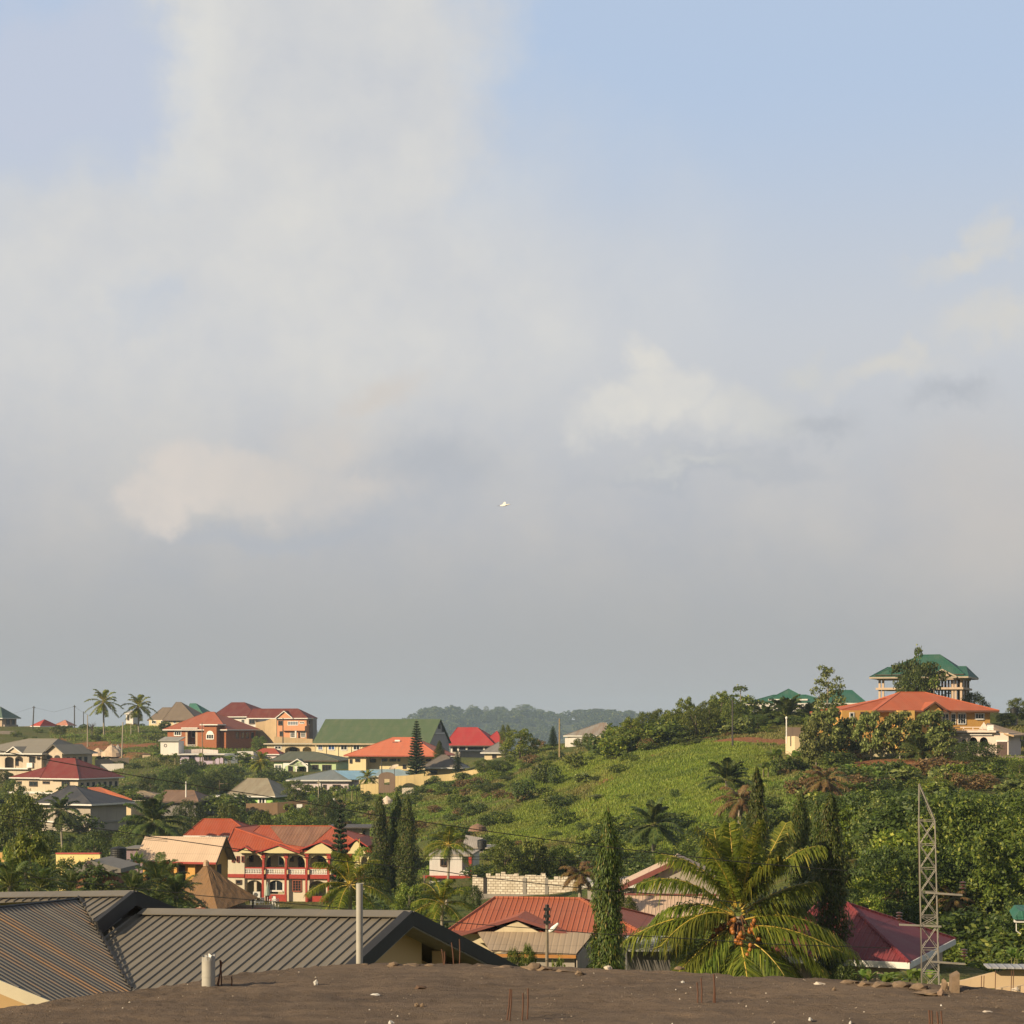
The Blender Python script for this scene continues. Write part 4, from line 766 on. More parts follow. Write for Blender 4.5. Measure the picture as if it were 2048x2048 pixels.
    H = House('white_annex', 'low white annex with a dark doorway between the lilac and green houses', 'shed', 507, 474, 512, 488, 1503, 1522, -5, D=5); H.walls(white); H.block('doorway', VOID, 'f', H.f(491, 0)[0], H.f(502, 0)[0], 0, H.f(0, 1509)[1], 0, .05)
    wallthing('sheet_fence', 'blue-grey metal sheet fence beside the white annex', [(449, 1524, 486), (475, 1524, 486)], [1508, 1506], sheet('fence_sheet', (.22, .25, .30), rib=.2))
    # construction yard
    H = House('block_shed', 'small square cream block hut beside the banana row', 'shed', 301, 285, 304, 505, 1509, 1527, -6, D=3); H.walls(paint('block_cream', (.60, .47, .33), .4)); e = MB(); e.box((-H.W - .2, -.2, H.he), (.2, 3.2, H.he + .15)); e.build('roof', DARKFR, H.root)
    wallthing('unfinished_wall', 'low unfinished block wall with gaps in the building yard', [(190, 1532, 492), (222, 1532, 492), (258, 1530, 494)], [1519, 1517, 1515], paint('raw_block', (.50, .40, .29), .6)); wallthing('unfinished_wall', 'pale low block wall with a white end post in the building yard', [(200, 1537, 486), (247, 1534, 486)], [1528, 1527], white)
    mb = MB(); c = P(301, 1498, 530); mb.box((-.95, -.5, -1.5), (.95, .5, .45)); mb.box((-.95, -.51, -.1), (.95, -.5, 0)); tag(mb.build('site_box', paint('tan_crate', (.62, .46, .22), .3), None, loc=c), 'tan wooden box standing on the red earth yard', 'box')
    H = House('brown_grey_house', 'cream house with a rust-striped grey roof on the crest right of the middle', 'house', 1215, 1135, 1250, 420, 1471, 1486, -10, D=12); H.walls(cream); H.hip(1446, sheet('rust_striped_roof', (.30, .28, .25), rib=.5, dirt=.95, c2=(.20, .10, .05), blotch=.1), ridge=(1200, 1213), ov=.8); H2 = H
    wallthing('low_white_wall', 'low white parapet wall in front of the rust-striped roof', [(1130, 1484, 392), (1168, 1484, 391)], [1476, 1475], white); wallthing('low_white_wall', 'cream wall with a taller post right of the rust-striped roof', [(1185, 1482, 390), (1200, 1481, 389), (1228, 1479, 387)], [1477, 1472, 1472], cream)
hill_houses()
# ---------------------------------------------------------------- the middle valley
def free(root, mb, name, mat, parent=None):
    """mesh given in world axes relative to the root's origin"""
    o = mb.build(name, mat, None); o.parent = parent or root; o.matrix_parent_inverse = Matrix.Rotation(-root.rotation_euler[2], 4, 'Z'); return o
def mid_houses():
    cream = paint('mansion_cream', (.76, .66, .36), .2, streak=False); lower = paint('mansion_white', (.74, .66, .50), .25); red = plain('mansion_red', (.40, .045, .03), .6); rr = sheet('mansion_red_roof', (.39, .085, .038), rib=.35, dirt=.25); white = paint('white_wall', (.76, .72, .68), .3)
    rust = sheet('rust_striped_red_roof', (.30, .15, .09), rib=.45, dirt=.9, c2=(.10, .05, .035), blotch=.15)
    H = House('balcony_house', 'two-storey cream house with red roofs, arched balconies and red pillars in the valley', 'house', 740, 455, 790, 250, 1702, 1802, -6, D=16)
    f = H.f; zf = f(0, 1744)[1]; zb = f(0, 1752)[1]; xl = f(490, 0)[0]
    # upper storey
    tops = [(491, 525), (531.5, 569.5), (576.5, 610), (619, 654), (663, 697)]; up = []; lo = []
    for a, b in tops: up.append((f(a, 0)[0], f(b, 0)[0], zf, f(0, 1722)[1], (f(0, 1706)[1] - f(0, 1722)[1])))
    zt = H.he - .02; H.arches(cream, zf, zt, xl, 0, up + [(f(722, 0)[0], f(735, 0)[0], zf, f(0, 1716)[1], .6)], name='upper_arcade'); H.walls(paint('back_wall', (.55, .48, .30), .3), x0=xl, y0=2.3, z0=-4)
    for a, b, c, d, pn in ((535, 540, 1716, 1735, VOID), (558, 568, 1713, 1730, G), (598, 610, 1712, 1733, VOID), (637, 652, 1712, 1733, VOID), (500, 506, 1710, 1722, VOID), (581, 586, 1712, 1722, VOID), (668, 690, 1712, 1732, VOID)): H.win('f', a, c, b, d, 0, fr=DARKFR if pn is VOID else FASC, pane=pn, off=2.3)
    H.block('balcony_floor', CONC, 'f', xl, 0, zb, zf, -2.3, 0)
    H.block('red_band', red, 'f', xl - .05, 0, zb, zf + .02, .005, .35)
    # lower storey
    for a, b, c in ((492, 525, 1), (536, 568, 1), (618, 652, 1), (664, 698, 1)): lo.append((f(a, 0)[0], f(b, 0)[0], f(0, 1783)[1] if a == 536 else -3, f(0, 1768)[1], f(0, 1756)[1] - f(0, 1768)[1]))
    H.arches(lower, -4, zb, xl, 0, lo, name='lower_arcade')
    H.win('f', 586, 1761, 602, 1782, 2, fr=plain('grille_red', (.30, .09, .05)), bars=3); H.win('f', 539, 1759, 566, 1781, 1, off=.3, fr=WHITE, fw=.12)
    H.block('red_dado', red, 'f', f(531, 0)[0], f(572, 0)[0], -3, f(0, 1783.5)[1], .01, .12); H.block('inner_pier', lower, 'f', f(507, 0)[0], f(512, 0)[0], -3, zb, -.8, -.3)
    H.block('red_dado', red, 'f', f(612, 0)[0], f(690, 0)[0], -3, f(0, 1786)[1], .01, .14)
    for p in (527.5, 573, 614.5, 658.5, 700):
        x = f(p, 0)[0]; H.block('pillar', red, 'f', x - .13, x + .13, -4, zf + .9, .36, .62); H.block('pillar', red, 'f', x - .14, x + .14, zf + .9, f(0, 1712)[1], .01, .3)
        mb = MB(); z0 = f(0, 1712)[1]; mb.box((x - .28, -.4, z0), (x + .28, 0, z0 + .25)); mb.box((x - .2, -.34, z0 + .25), (x + .2, 0, z0 + .5)); mb.box((x - .32, -.45, z0 + .5), (x + .32, 0, z0 + .72)); mb.build('capital', red, H.root)
    for (a, b) in tops: H.balusters(f(a - 1, 0)[0], f(b + 1, 0)[0], zf + .03, f(0, 1733)[1], -.12, 11, WHITE)
    H.block('balcony_rail', red, 'f', xl, 0, f(0, 1733)[1] + .003, f(0, 1732)[1] + .12, .0, .22)
    # left bay
    H.walls(lower, x0=f(456, 0, -.3)[0], x1=xl, y0=-.3, y1=9, z0=-4, z1=H.he - .1, name='bay')
    for a in (464.5, 474, 484): H.win('f', a, 1713, a + 4, 1723.5, 0, fr=plain('window_red', (.22, .05, .03)), off=-.3, fw=.07)
    H.win('f', 473, 1761, 482, 1767, 0, fr=DARKFR, off=-.3); H.block('red_band', red, 'f', f(456, 0, -.3)[0] - .05, xl, zb + .1, zb + .55, .004, .12, off=-.3)
    # roofs
    H.hip(1652, rr, ridge=(520, 662), x0=f(470, 0)[0], ov=.45, fasc=red, fh=.12); R0 = H.roof
    xA = f(468, 0, 5)[0]; zA = CZ + (HZ - 1657) / F * (H.Y + 5.5) - H.o.z; e0, e1 = f(444, 0, -1.8)[0], f(601, 0, -1.8)[0]; z0 = H.he + .03; A, B, LF, RF, RB, LB = (xA, 5.0, zA), (xA + 1.2, 13, zA), (e0, -.6, z0), (e1, -.6, z0), (e1, 13, z0), (e0, 13, z0)
    mb = MB(); mb.quad(LF, RF, A); mb.quad(RF, RB, B, A); mb.quad(LB, LF, A, B); mb.quad(RB, LB, B); [mb.tube([p, q], .11, 5) for p, q in ((LF, A), (RF, A), (A, B))]; mb.build('wing_roof', rr, H.root)
    zr = CZ + (HZ - 1673) / F * (H.Y + 11) - H.o.z; xr0, xr1 = f(378, 0, 11)[0], f(500, 0, 11)[0]; H.walls(cream, x0=xr0, x1=xr1, y0=11, y1=19, z1=zr, name='rear_wing'); H.hip(1639, rr, ridge=(407, 462), x0=xr0, x1=xr1, y0=11, y1=19, z=zr, ov=.6, fasc=WHITE, fh=.2, name='rear_roof')
    # rusted sheets lying on the main slope
    X0, Y0 = f(470, 0)[0] - .45, -.45; ym = H.D / 2; hh = H.zmid(1652, H.D / 2) - H.he; S = lambda x, q: Vector((x, Y0 + (ym - Y0) * q, H.he + hh * q + .05))
    mb = MB(); q = [f(p, 0)[0] for p in (560, 641, 615, 570)]; mb.quad(S(q[3] - .5, .25), S(q[2], .12), S(q[1], .97), S(q[0] - 3.2, .97)); mb.build('rusty_sheets', rust, R0)
    H.gable(551, 1689, 512, 600, 1704, rr, cream, .7, 7, red, zt=zt - .3, fh=.16, st=.1, ov=.12); H.gable(642, 1682, 599, 684, 1698, rr, cream, .55, 7, red, zt=zt - .3, fh=.16, st=.1, ov=.12); H.gable(712, 1677, 690, 736, 1692, rr, cream, .55, 7, red, zt=zt - .3, fh=.16, st=.1, ov=.12); H.gable(490, 1692, 472, 508, 1701, rr, cream, .8, 5, red, zt=zt - .3, fh=.16, st=.1, ov=.12)
    
    # air conditioner, parasol, chairs, flag pole
    a = P(513.5, 1789, 247.5); t = thing('air_conditioner', 'white air conditioner box outside the lower left arch of the balcony house', 'air conditioner', a); mb = MB(); mb.box((-.45, -.2, -.4), (.45, .2, .36)); mb.build('casing', WHITE, t); mb = MB(); mb.tube([(-.12, -.2, 0), (-.12, -.24, 0)], .27, 12); mb.build('fan_grille', plain('fan_dark', (.12, .12, .12)), t); mb = MB(); mb.box((-.4, -.15, -2.6), (-.34, .15, -.41)); mb.box((.34, -.15, -2.6), (.4, .15, -.41)); mb.build('bracket', DARKFR, t)
    a = P(535, 1806, 238); t = thing('parasol', 'closed grey-green parasol standing among the white chairs', 'parasol', a); mb = MB(); mb.tube([(0, 0, -.6), (0, 0, 2.6)], .035, 6); mb.build('pole', WHITE, t); mb = MB(); mb.tube([(0, 0, .9), (0, 0, 1.0), (0, 0, 1.9), (0, 0, 2.5)], [.34, .38, .2, .03], 8); mb.build('canopy', plain('parasol_cloth', (.30, .36, .30), .9), t)
    ch = None
    for k, (px, py) in enumerate(((505, 1811), (514, 1813), (523, 1812), (545, 1810), (552, 1809))):
        a = P(px, py, 236 + k * .6)
        if ch is None:
            ch = thing('plastic_chair', '', 'chair', a, .4, 'white chairs on the terrace of the balcony house'); mb = MB(); mb.box((-.28, -.28, .44), (.28, .28, .5)); mb.build('seat', WHITE, ch); mb = MB()
            for x in (-.24, -.08, .08, .24): mb.box((x - .05, .22, .55), (x + .05, .27, .95))
            mb.box((-.3, .21, .95), (.3, .28, 1.05)); mb.build('backrest', WHITE, ch); mb = MB(); [mb.box((sx * .3 - .03, -.26, .66), (sx * .3 + .03, .26, .71)) for sx in (-1, 1)]; [mb.box((sx * .3 - .025, -.26, .5), (sx * .3 + .025, -.2, .66)) for sx in (-1, 1)]; mb.build('armrest', WHITE, ch)
            for sx in (-1, 1):
                for sy in (-1, 1): mb = MB(); mb.box((sx * .25 - .03, sy * .25 - .03, -.8), (sx * .25 + .03, sy * .25 + .03, .44)); mb.build('leg', WHITE, ch)
            o = ch
        else:
            o = ch.copy(); COL.objects.link(o); o.location = a; o.rotation_euler = (0, 0, k * 1.9)
            for c in list(ch.children): d = c.copy(); COL.objects.link(d); d.parent = o
        o['label'] = 'white plastic chair on the terrace before the balcony house, %s from the thatch' % ('nearest', 'second', 'third', 'fourth', 'fifth')[k]
    t = thing('flag_pole', 'thin yellow pole rising in front of the right wing of the balcony house', 'pole', P(719, 1760, 232)); mb = MB(); mb.tube([(0, 0, -4), (0, 0, 5.0)], .085, 6); mb.build('pole', plain('pole_yellow', (.55, .38, .10)), t)
    wallthing('terrace_wall', 'long low pale wall with a red tiled foot behind the grey roof', [(355, 1836, 205), (540, 1836, 205), (545, 1836, 206)], [1811, 1810, 1808], paint('pale_terrace', (.70, .55, .42), .3)); mb = MB(); a = P(355, 1824, 204); mb.hexa([(0, -1.2, -.3), (9.9, -1.2, -.3), (9.9, .0, -.3), (0, 0, -.3)], [(0, -1.2, -.1), (9.9, -1.2, -.1), (9.9, 0, .45), (0, 0, .45)]); tag(mb.build('wall_roof', rr, None, loc=a), 'strip of red sheet roof just showing over the grey roof ridge', 'roof')
    wallthing('garden_wall', 'grey block wall right of the terrace, behind the young palm fronds', [(545, 1836, 206), (640, 1836, 208)], [1818, 1818], CONC)
    # grey roofed block house behind the mansion
    H2 = House('block_house', 'raw block house with a dark sheet lean-to behind the balcony house', 'house', 724, 660, 745, 285, 1656, 1690, -4, D=8); H2.walls(paint('raw_block', (.50, .40, .29), .6)); mb = MB(); mb.box((-H2.W - 1, -1, H2.he), (1.6, 8.5, H2.he + .15)); mb.build('roof', sheet('dark_lean_roof', (.09, .08, .075), dirt=.4), H2.root); H2.block('side_door', VOID, 's', 1, 3, -1, 2, 0, .05)
    # yellow house with pale roof
    ye = paint('orange_wall', (.70, .38, .10), .3); H = House('pale_roof_house', 'orange house under a large pale pink corrugated roof, left of the balcony house', 'house', 424, 284, 447, 215, 1724, 1765, -14, D=4.6)
    H.walls(ye, y0=.9); pr = sheet('pale_pink_roof', (.60, .45, .33), rib=.28, dirt=.2, bump=.6); D = H.D; hz = H.zmid(1673, D / 2); mb = MB()
    lx, rx = -H.W - .7, .75
    for (ya, za, yb, zb2) in ((-.6, H.he - .05, D / 2, hz), (D / 2, hz, D + .6, H.he - .05)): mb.hexa([(lx, ya, za - .06), (rx, ya, za - .06), (rx, yb, zb2 - .06), (lx, yb, zb2 - .06)], [(lx, ya, za), (rx, ya, za), (rx, yb, zb2), (lx, yb, zb2)])
    o = mb.build('roof', pr, H.root); e = MB(); e.box((lx, -.68, H.he - .22), (rx, -.6, H.he + .01)); e.build('fascia', red, o); e = MB()
    for k in range(2): yq = D / 4; e.box((lx + .3, D * .2 - .05, H.he + (hz - H.he) * .44), (rx - .3, D * .2, H.he + (hz - H.he) * .44 + .05))
    e.build('lap_joint', plain('lap_dark', (.25, .18, .13)), o)
    dk = MB(); dk.hexa([(rx + .002, -.6, H.he - .25), (rx + .002, D / 2, hz - .2), (rx + .05, D / 2, hz - .2), (rx + .05, -.6, H.he - .25)], [(rx + .002, -.6, H.he), (rx + .002, D / 2, hz + .05), (rx + .05, D / 2, hz + .05), (rx + .05, -.6, H.he)]); dk.hexa([(rx + .002, D / 2, hz - .2), (rx + .002, D + .6, H.he - .25), (rx + .05, D + .6, H.he - .25), (rx + .05, D / 2, hz - .2)], [(rx + .002, D / 2, hz + .05), (rx + .002, D + .6, H.he), (rx + .05, D + .6, H.he), (rx + .05, D / 2, hz + .05)]); dk.build('barge_board', DARKFR, o)
    g = MB(); g.hexa([(0, .9, H.he - .01), (0, D, H.he - .01), (0, D / 2, hz - .1)], [(-.2, .9, H.he - .01), (-.2, D, H.he - .01), (-.2, D / 2, hz - .1)]); g.build('gable_wall', ye, H.root)
    for p in (288, 311, 327, 350, 378): x = f_ = H.f(p, 0)[0]; H.block('pillar', ye, 'f', x - .18, x + .18 + (.5 if p == 378 else 0), -3, H.he - .2, -.5, -.1)
    for a, b in ((292, 306), (315, 325), (353, 373)): H.block('doorway', VOID, 'f', H.f(a, 0, 1.2)[0], H.f(b, 0, 1.2)[0], -2, H.he - .5, .0, .04, off=.9)
    H.block('side_door', VOID, 's', H.s_(434, 0)[0], H.s_(442, 0)[0], -1, H.he - .4, .0, .05)
    # thatched hut
    th, t, b = base('thatch'); ob = t.new('ShaderNodeUVMap').outputs[0]; n1 = t.noise(t.scaled(ob, (9, .5, 1)), 1.0, 5, .65); n2 = t.noise(ob, .6, 4, .6); c = t.mix(t.ramp(n1, .3, .7), (.11, .062, .03), (.25, .14, .06)); c = t.mix(t.math('MULTIPLY', t.ramp(n2, .5, .7), .6), c, (.13, .085, .05)); t.put(b.inputs['Base Color'], c); b.inputs['Roughness'].default_value = .95; bp = t.new('ShaderNodeBump'); bp.inputs['Strength'].default_value = .8; bp.inputs['Distance'].default_value = .08; t.l.new(n1, bp.inputs['Height']); t.l.new(bp.outputs[0], b.inputs['Normal'])
    ap = P(411, 1727, 200); t = thing('thatched_hut', 'tall thatched pyramid roof with brown straw, in front of the orange house', 'hut', P(430, 1815, 200)); o0 = Vector(t.location)
    A = ap - o0 + Vector((0, 3.2, 0)); cs = [P(347, 1790, 204), P(436, 1822, 197.5), P(516, 1795, 203), P(440, 1772, 208)]; cs = [c - o0 for c in cs]; cs[3] = cs[0] + cs[2] - cs[1]; ctr = (cs[0] + cs[2]) / 2; A.x, A.y = (P(411, 0, 203).x - o0.x), ctr.y; A.z = (CZ + (HZ - 1727) / F * 203) - o0.z
    mb = MB(); N = 10; rnd = random.Random(3)
    for k in range(4):
        a, b = cs[k], cs[(k + 1) % 4]
        grid = [[a.lerp(b, i / N).lerp(A, j / N) + Vector((0, 0, -(j / N) * (1 - j / N) * .7 + rnd.uniform(-.05, .05) * (0 < i < N))) for i in range(N + 1)] for j in range(N)]
        for j in range(N):
            for i in range(N):
                if j < N - 1: mb.quad(grid[j][i], grid[j][i + 1], grid[j + 1][i + 1], grid[j + 1][i])
                else: mb.quad(grid[j][i], grid[j][i + 1], A)
        rnd2 = random.Random(k)
        for i in range(60): q = rnd2.random(); p = a.lerp(b, q); mb.quad(p, p + (b - a) * .012, p + (b - a) * .006 + Vector((0, 0, -.15 - .3 * rnd2.random())))
    mb.build('thatch_roof', th, t); mb = MB(); mb.tube([A + Vector((0, 0, -.3)), A + Vector((0, 0, .15)), A + Vector((0, 0, .35))], [.35, .28, .08], 8); mb.build('finial', plain('finial', (.45, .30, .18)), t)
    for c in cs: mb = MB(); q = c.lerp(ctr, .12); mb.tube([(q.x, q.y, q.z + .1), (q.x, q.y, q.z - 3.5)], .1, 6); mb.build('post', M_BARK, t)
    # tank on stand, kiosk, yellow wall
    tk = plain('black_tank', (.012, .0125, .013), .6, var=.2)
    def tank(px, pyb, pyt, wpx, Y, label, lid=True):
        r = wpx / F * Y / 2; h = (pyb - pyt) / F * Y; t = thing('water_tank', label, 'water tank', P(px, pyb, Y)); mb = MB(); pts, rad = [], []
        for k in range(13): z = h * .86 * k / 12; pts.append((0, 0, z)); rad.append(r * (1 - .025 * (k % 2)))
        pts += [(0, 0, h * .93), (0, 0, h * .97)]; rad += [r * .8, r * .35]; mb.tube(pts, rad, 20); mb.build('drum', tk, t, smooth=False); mb = MB(); mb.tube([(0, 0, h * .965), (0, 0, h)], r * .3, 12); mb.build('lid', tk, t); return t
    tank(237, 1721, 1693, 32, 170, 'black plastic water tank on a red and white stand beside the yellow wall')
    t = thing('tank_stand', 'small white and red block stand carrying the black water tank', 'stand', P(240, 1760, 170)); mb = MB()
    for x in (-.75, .1, .75): mb.box((x - .12, -.5, -2), (x + .12, .5, 1.55))
    mb.box((-.8, .2, -2), (.8, .4, 1.4)); mb.build('pier', white, t); mb = MB(); mb.box((-1.1, -.85, 1.56), (1.0, .85, 1.74)); mb.build('platform', CONC, t); mb = MB(); mb.box((-.9, -.6, 1.25), (1.4, -.52, 1.45)); mb.build('red_beam', red, t)
    W = wallthing('yellow_wall', 'bright yellow wall with a red coping beside the black water tank', [(112, 1730, 190), (200, 1728, 188)], [1708, 1708], paint('lemon_wall', (.80, .62, .26), .3)); mb = MB(); d = P(200, 1708, 188) - P(112, 1708, 190); n = Vector((-d.y, d.x, 0)).normalized(); zz = Vector((0, 0, (1730 - 1708) / F * 190)); mb.hexa([zz - n * .1, zz + d - n * .1, zz + d + n * .3, zz + n * .3], [zz - n * .1 + Vector((0, 0, .12)), zz + d - n * .1 + Vector((0, 0, .12)), zz + d + n * .3 + Vector((0, 0, .12)), zz + n * .3 + Vector((0, 0, .12))]); mb.build('coping', red, W)
    wallthing('yellow_wall', 'short orange-yellow wall end at the left edge of the photo', [(-30, 1725, 190), (14, 1725, 190)], [1705, 1705], paint('amber_wall', (.74, .45, .15), .3))
    # kiosk with diamonds
    k = House('kiosk', 'low grey-roofed kiosk with a dark diamond emblem on its gable, behind dark palms', 'kiosk', 232, 152, 240, 160, 1745, 1765, -6, D=5); k.walls(paint('kiosk_red', (.30, .12, .07), .5)); gy = plain('kiosk_grey', (.20, .185, .165), .8); z1 = k.f(0, 1719)[1]; mb = MB(); xm = k.f(182, 0)[0]; mb.hexa([(-k.W - .6, -.3, k.he), (.5, -.3, k.he), (.5, -.3, k.he + .35), (xm, -.3, z1), (-k.W - .6, -.3, k.he + .25)], [(-k.W - .6, 5.2, k.he), (.5, 5.2, k.he), (.5, 5.2, k.he + .35), (xm, 5.2, z1), (-k.W - .6, 5.2, k.he + .25)]); mb.build('roof', gy, k.root)
    mb = MB(); s = .2; cx, cz = k.f(180, 1731); 
    for dx, dz in ((0, .26), (-.24, 0), (.24, 0), (0, -.26), (0, .62), (0, -.62)):
        w = .19 if abs(dz) < .5 else .08; mb.hexa([(cx + dx - w, -.33, cz + dz), (cx + dx, -.33, cz + dz - w * 1.1), (cx + dx + w, -.33, cz + dz), (cx + dx, -.33, cz + dz + w * 1.1)], [(cx + dx - w, -.302, cz + dz), (cx + dx, -.302, cz + dz - w * 1.1), (cx + dx + w, -.302, cz + dz), (cx + dx, -.302, cz + dz + w * 1.1)])
    mb.build('diamond_emblem', plain('emblem_dark', (.07, .04, .04)), k.root)
    H = House('lilac_shed', 'small mauve shed between the water tank and the orange house', 'shed', 285, 250, 290, 228, 1698, 1735, -5, D=5); H.walls(paint('mauve_wall', (.33, .24, .27), .4)); mb = MB(); mb.box((-H.W - .3, -.3, H.he), (.3, 5.3, H.he + .12)); mb.build('roof', gy, H.root)
    # white and red house
    H = House('white_red_house', 'white two-storey house with a red floor band and red door frame, behind a palm', 'house', 943, 859, 950, 228, 1713, 1794, -5, D=9); H.walls(white, x1=H.f(924, 0)[0]); H.walls(white, x0=H.f(924, 0)[0], z1=H.f(0, 1745)[1]); H.walls(white, x0=H.f(924, 0)[0], y0=1.8, name='recess_wall')
    H.block('red_band', red, 'f', -H.W - .7, .35, H.f(0, 1750)[1], H.f(0, 1745)[1], .0, .5); H.block('red_post', red, 'f', -.35, .0, H.f(0, 1745)[1] + .01, H.he, -.3, 0); H.block('red_frame', red, 'f', H.f(937, 0)[0], .0, -1, H.f(0, 1750.2)[1], .005, .2); H.balusters(H.f(925, 0)[0], H.f(938, 0)[0], H.f(0, 1745)[1] + .03, H.f(0, 1734)[1], -.1, 6, WHITE)
    H.win('f', 882, 1719, 894, 1731, 1, fr=DARKFR); H.win('f', 909, 1769, 918, 1777, 0, fr=DARKFR); H.block('doorway', VOID, 'f', H.f(926.5, 0)[0], H.f(937, 0)[0], H.f(0, 1790)[1], H.f(0, 1759)[1], .0, .06); e = MB(); e.box((-H.W - .06, -.06, H.he), (.06, 9, H.he + .25)); e.build('roof', paint('grey_wall', (.42, .37, .31), .5), H.root)
    H = House('sheet_shed', 'grey shed with a pale tin roof under the black tanks behind the palm', 'shed', 975, 925, 985, 250, 1697, 1730, -6, D=6); H.walls(paint('shed_grey', (.26, .24, .23), .6)); mb = MB(); mb.box((-H.W - .4, -.5, H.he), (.5, 6.5, H.he + .15)); mb.hexa([(-H.W, -.3, H.he + .15), (-H.W + 2.3, -.3, H.he + .15), (-H.W + 2.3, 3, H.he + .15), (-H.W, 3, H.he + .15)], [(-H.W, -.3, H.he + .2), (-H.W + 2.3, -.3, H.he + .2), (-H.W + 2.3, 3, H.he + 1.2), (-H.W, 3, H.he + 1.6)]); mb.build('roof', sheet('tin_roof', (.42, .38, .34), dirt=.5), H.root); tank(964, 1697.5, 1678, 19, 250, 'black water tank on a shed roof below the grassy hill, behind the mid palm')
    # white block building
    blk, t, b = base('white_block'); uv = t.new('ShaderNodeUVMap').outputs[0]; bt = t.new('ShaderNodeTexBrick'); t.l.new(uv, bt.inputs['Vector']); bt.inputs['Scale'].default_value = 1; bt.inputs['Brick Width'].default_value = .48; bt.inputs['Row Height'].default_value = .26; bt.inputs['Mortar Size'].default_value = .03; bt.inputs['Bias'].default_value = .0
    t.put(bt.inputs['Color1'], (.80, .74, .62)); t.put(bt.inputs['Color2'], (.60, .53, .42)); t.put(bt.inputs['Mortar'], (.26, .20, .15)); n = t.noise(uv, .45, 3, .6); t.put(b.inputs['Base Color'], t.mix(t.math('MULTIPLY', t.ramp(n, .5, .7), .5), bt.outputs[0], (.36, .29, .20))); b.inputs['Roughness'].default_value = .9
    H = House('unfinished_building', 'unfinished white block building with stepped wall tops and a concrete beam', 'building', 1180, 945, 1195, 188, 1742, 1812, -7, D=10); f = H.f; zb = f(0, 1777)[1]; zc = f(0, 1785)[1]
    segs = [(945, 1746, 972), (972, 1742.5, 1002), (1002, 1739.5, 1028), (1028, 1742, 1050), (1050, 1740, 1072), (1072, 1741, 1092), (1092, 1762, 1108), (1108, 1747, 1140), (1140, 1750, 1180)]
    mb = MB(); rnd = random.Random(8)
    for a, top, c in segs:
        x0, x1 = f(a, 0)[0], f(c, 0)[0]; zt = f(0, top)[1]
        if a == 1050:
            h0, h1, w0, w1 = f(0, 1761)[1], f(0, 1748)[1], f(1063, 0)[0], f(1072, 0)[0]; mb.box((x0, 0, zb), (w0, .25, zt)); mb.box((w0, 0, zb), (x1, .25, h0)); mb.box((w0, 0, h1), (x1, .25, zt))
        else: mb.box((x0, 0, zb), (x1, .25, zt))
        n = int((x1 - x0) / .48)
        for k in range(n):
            if rnd.random() < .35: mb.box((x0 + k * .48, 0, zt + .001), (x0 + k * .48 + .44, .22, zt + .24))
    mb.build('wall', blk, H.root); mb = MB(); mb.box((-H.W, 9.6, -3), (0, 9.8, f(0, 1764)[1])); mb.build('rear_wall', blk, H.root); mb = MB(); mb.box((-.25, .25, -3), (0, 9.6, f(0, 1750)[1])); mb.build('side_wall', blk, H.root)
    H.block('ring_beam', CONC, 'f', -H.W - .1, .1, zc, zb, -.3, .06)
    for p in (970, 1049, 1093): x = f(p, 0)[0]; H.block('column', CONC if p != 970 else VOID, 'f', x - .17, x + .17, zb, f(0, 1745)[1], .0, .05)
    mb = MB(); mb.box((f(975, 0)[0], .05, -3), (0, .3, zc)); mb.build('lower_wall', blk, H.root)
    for p in (947, 965, 972): x = f(p, 0)[0]; H.block('column', CONC, 'f', x - .16, x + .16, -3, zc, -.28, 0)
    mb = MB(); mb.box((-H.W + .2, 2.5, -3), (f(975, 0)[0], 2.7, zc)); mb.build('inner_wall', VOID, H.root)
    # rubble wall and heaps on the slope
    sandm = plain('sand', (.55, .42, .30), .95, var=.2, scale=1.0); gr = plain('gravel_grey', (.40, .36, .32), .95, var=.3)
    wallthing('rubble_wall', 'broken white and pink block wall standing in the grass below the gateway', [(804, 1594, 372), (827, 1594, 372), (829, 1593, 372), (848, 1593, 373)], [1576, 1575, 1577, 1575], blk)
    def heap(name, px, py, Y, w, h, mat, label, seed):
        rnd = random.Random(seed); mb = MB(); R_ = w / F * Y / 2; hh = h / F * Y; n, m = 18, 6; c = P(px, py, Y); rows = []
        for j in range(m + 1):
            q = j / m; rows.append([(math.cos(6.283 * i / n) * R_ * q * (1 + .15 * rnd.uniform(-1, 1)), math.sin(6.283 * i / n) * R_ * .8 * q * (1 + .1 * rnd.uniform(-1, 1)), hh * ((1 - q) ** .85 + .06 * rnd.uniform(-1, 1)) - (.5 if j == m else 0)) for i in range(n)])
        for j in range(m):
            for i in range(n): mb.quad(rows[j][i], rows[j + 1][i], rows[j + 1][(i + 1) % n], rows[j][(i + 1) % n])
        tag(mb.build(name, mat, None, smooth=True, loc=c), label, 'heap')
    heap('sand_heap', 774, 1603, 362, 26, 12, plain('pale_sand', (.66, .54, .44), .95, var=.2), 'small pale sand heap between the mast trees below the gateway', 1); heap('sand_heap', 888, 1601, 366, 30, 9, gr, 'low grey gravel heap right of the rubble wall', 2)
    heap('sand_heap', 196, 1508, 515, 34, 12, sandm, 'smaller pale sand heap at the left of the building yard', 3); heap('sand_heap', 224, 1510, 512, 46, 22, sandm, 'large sand heap in the red earth building yard', 4); heap('gravel_heap', 236, 1508, 518, 24, 20, gr, 'grey gravel heap behind the large sand heap', 5); heap('earth_heap', 955, 1655, 262, 36, 8, plain('earth_heap', (.22, .13, .09), .95), 'low brown earth heap at the foot of the grassy hill', 6)
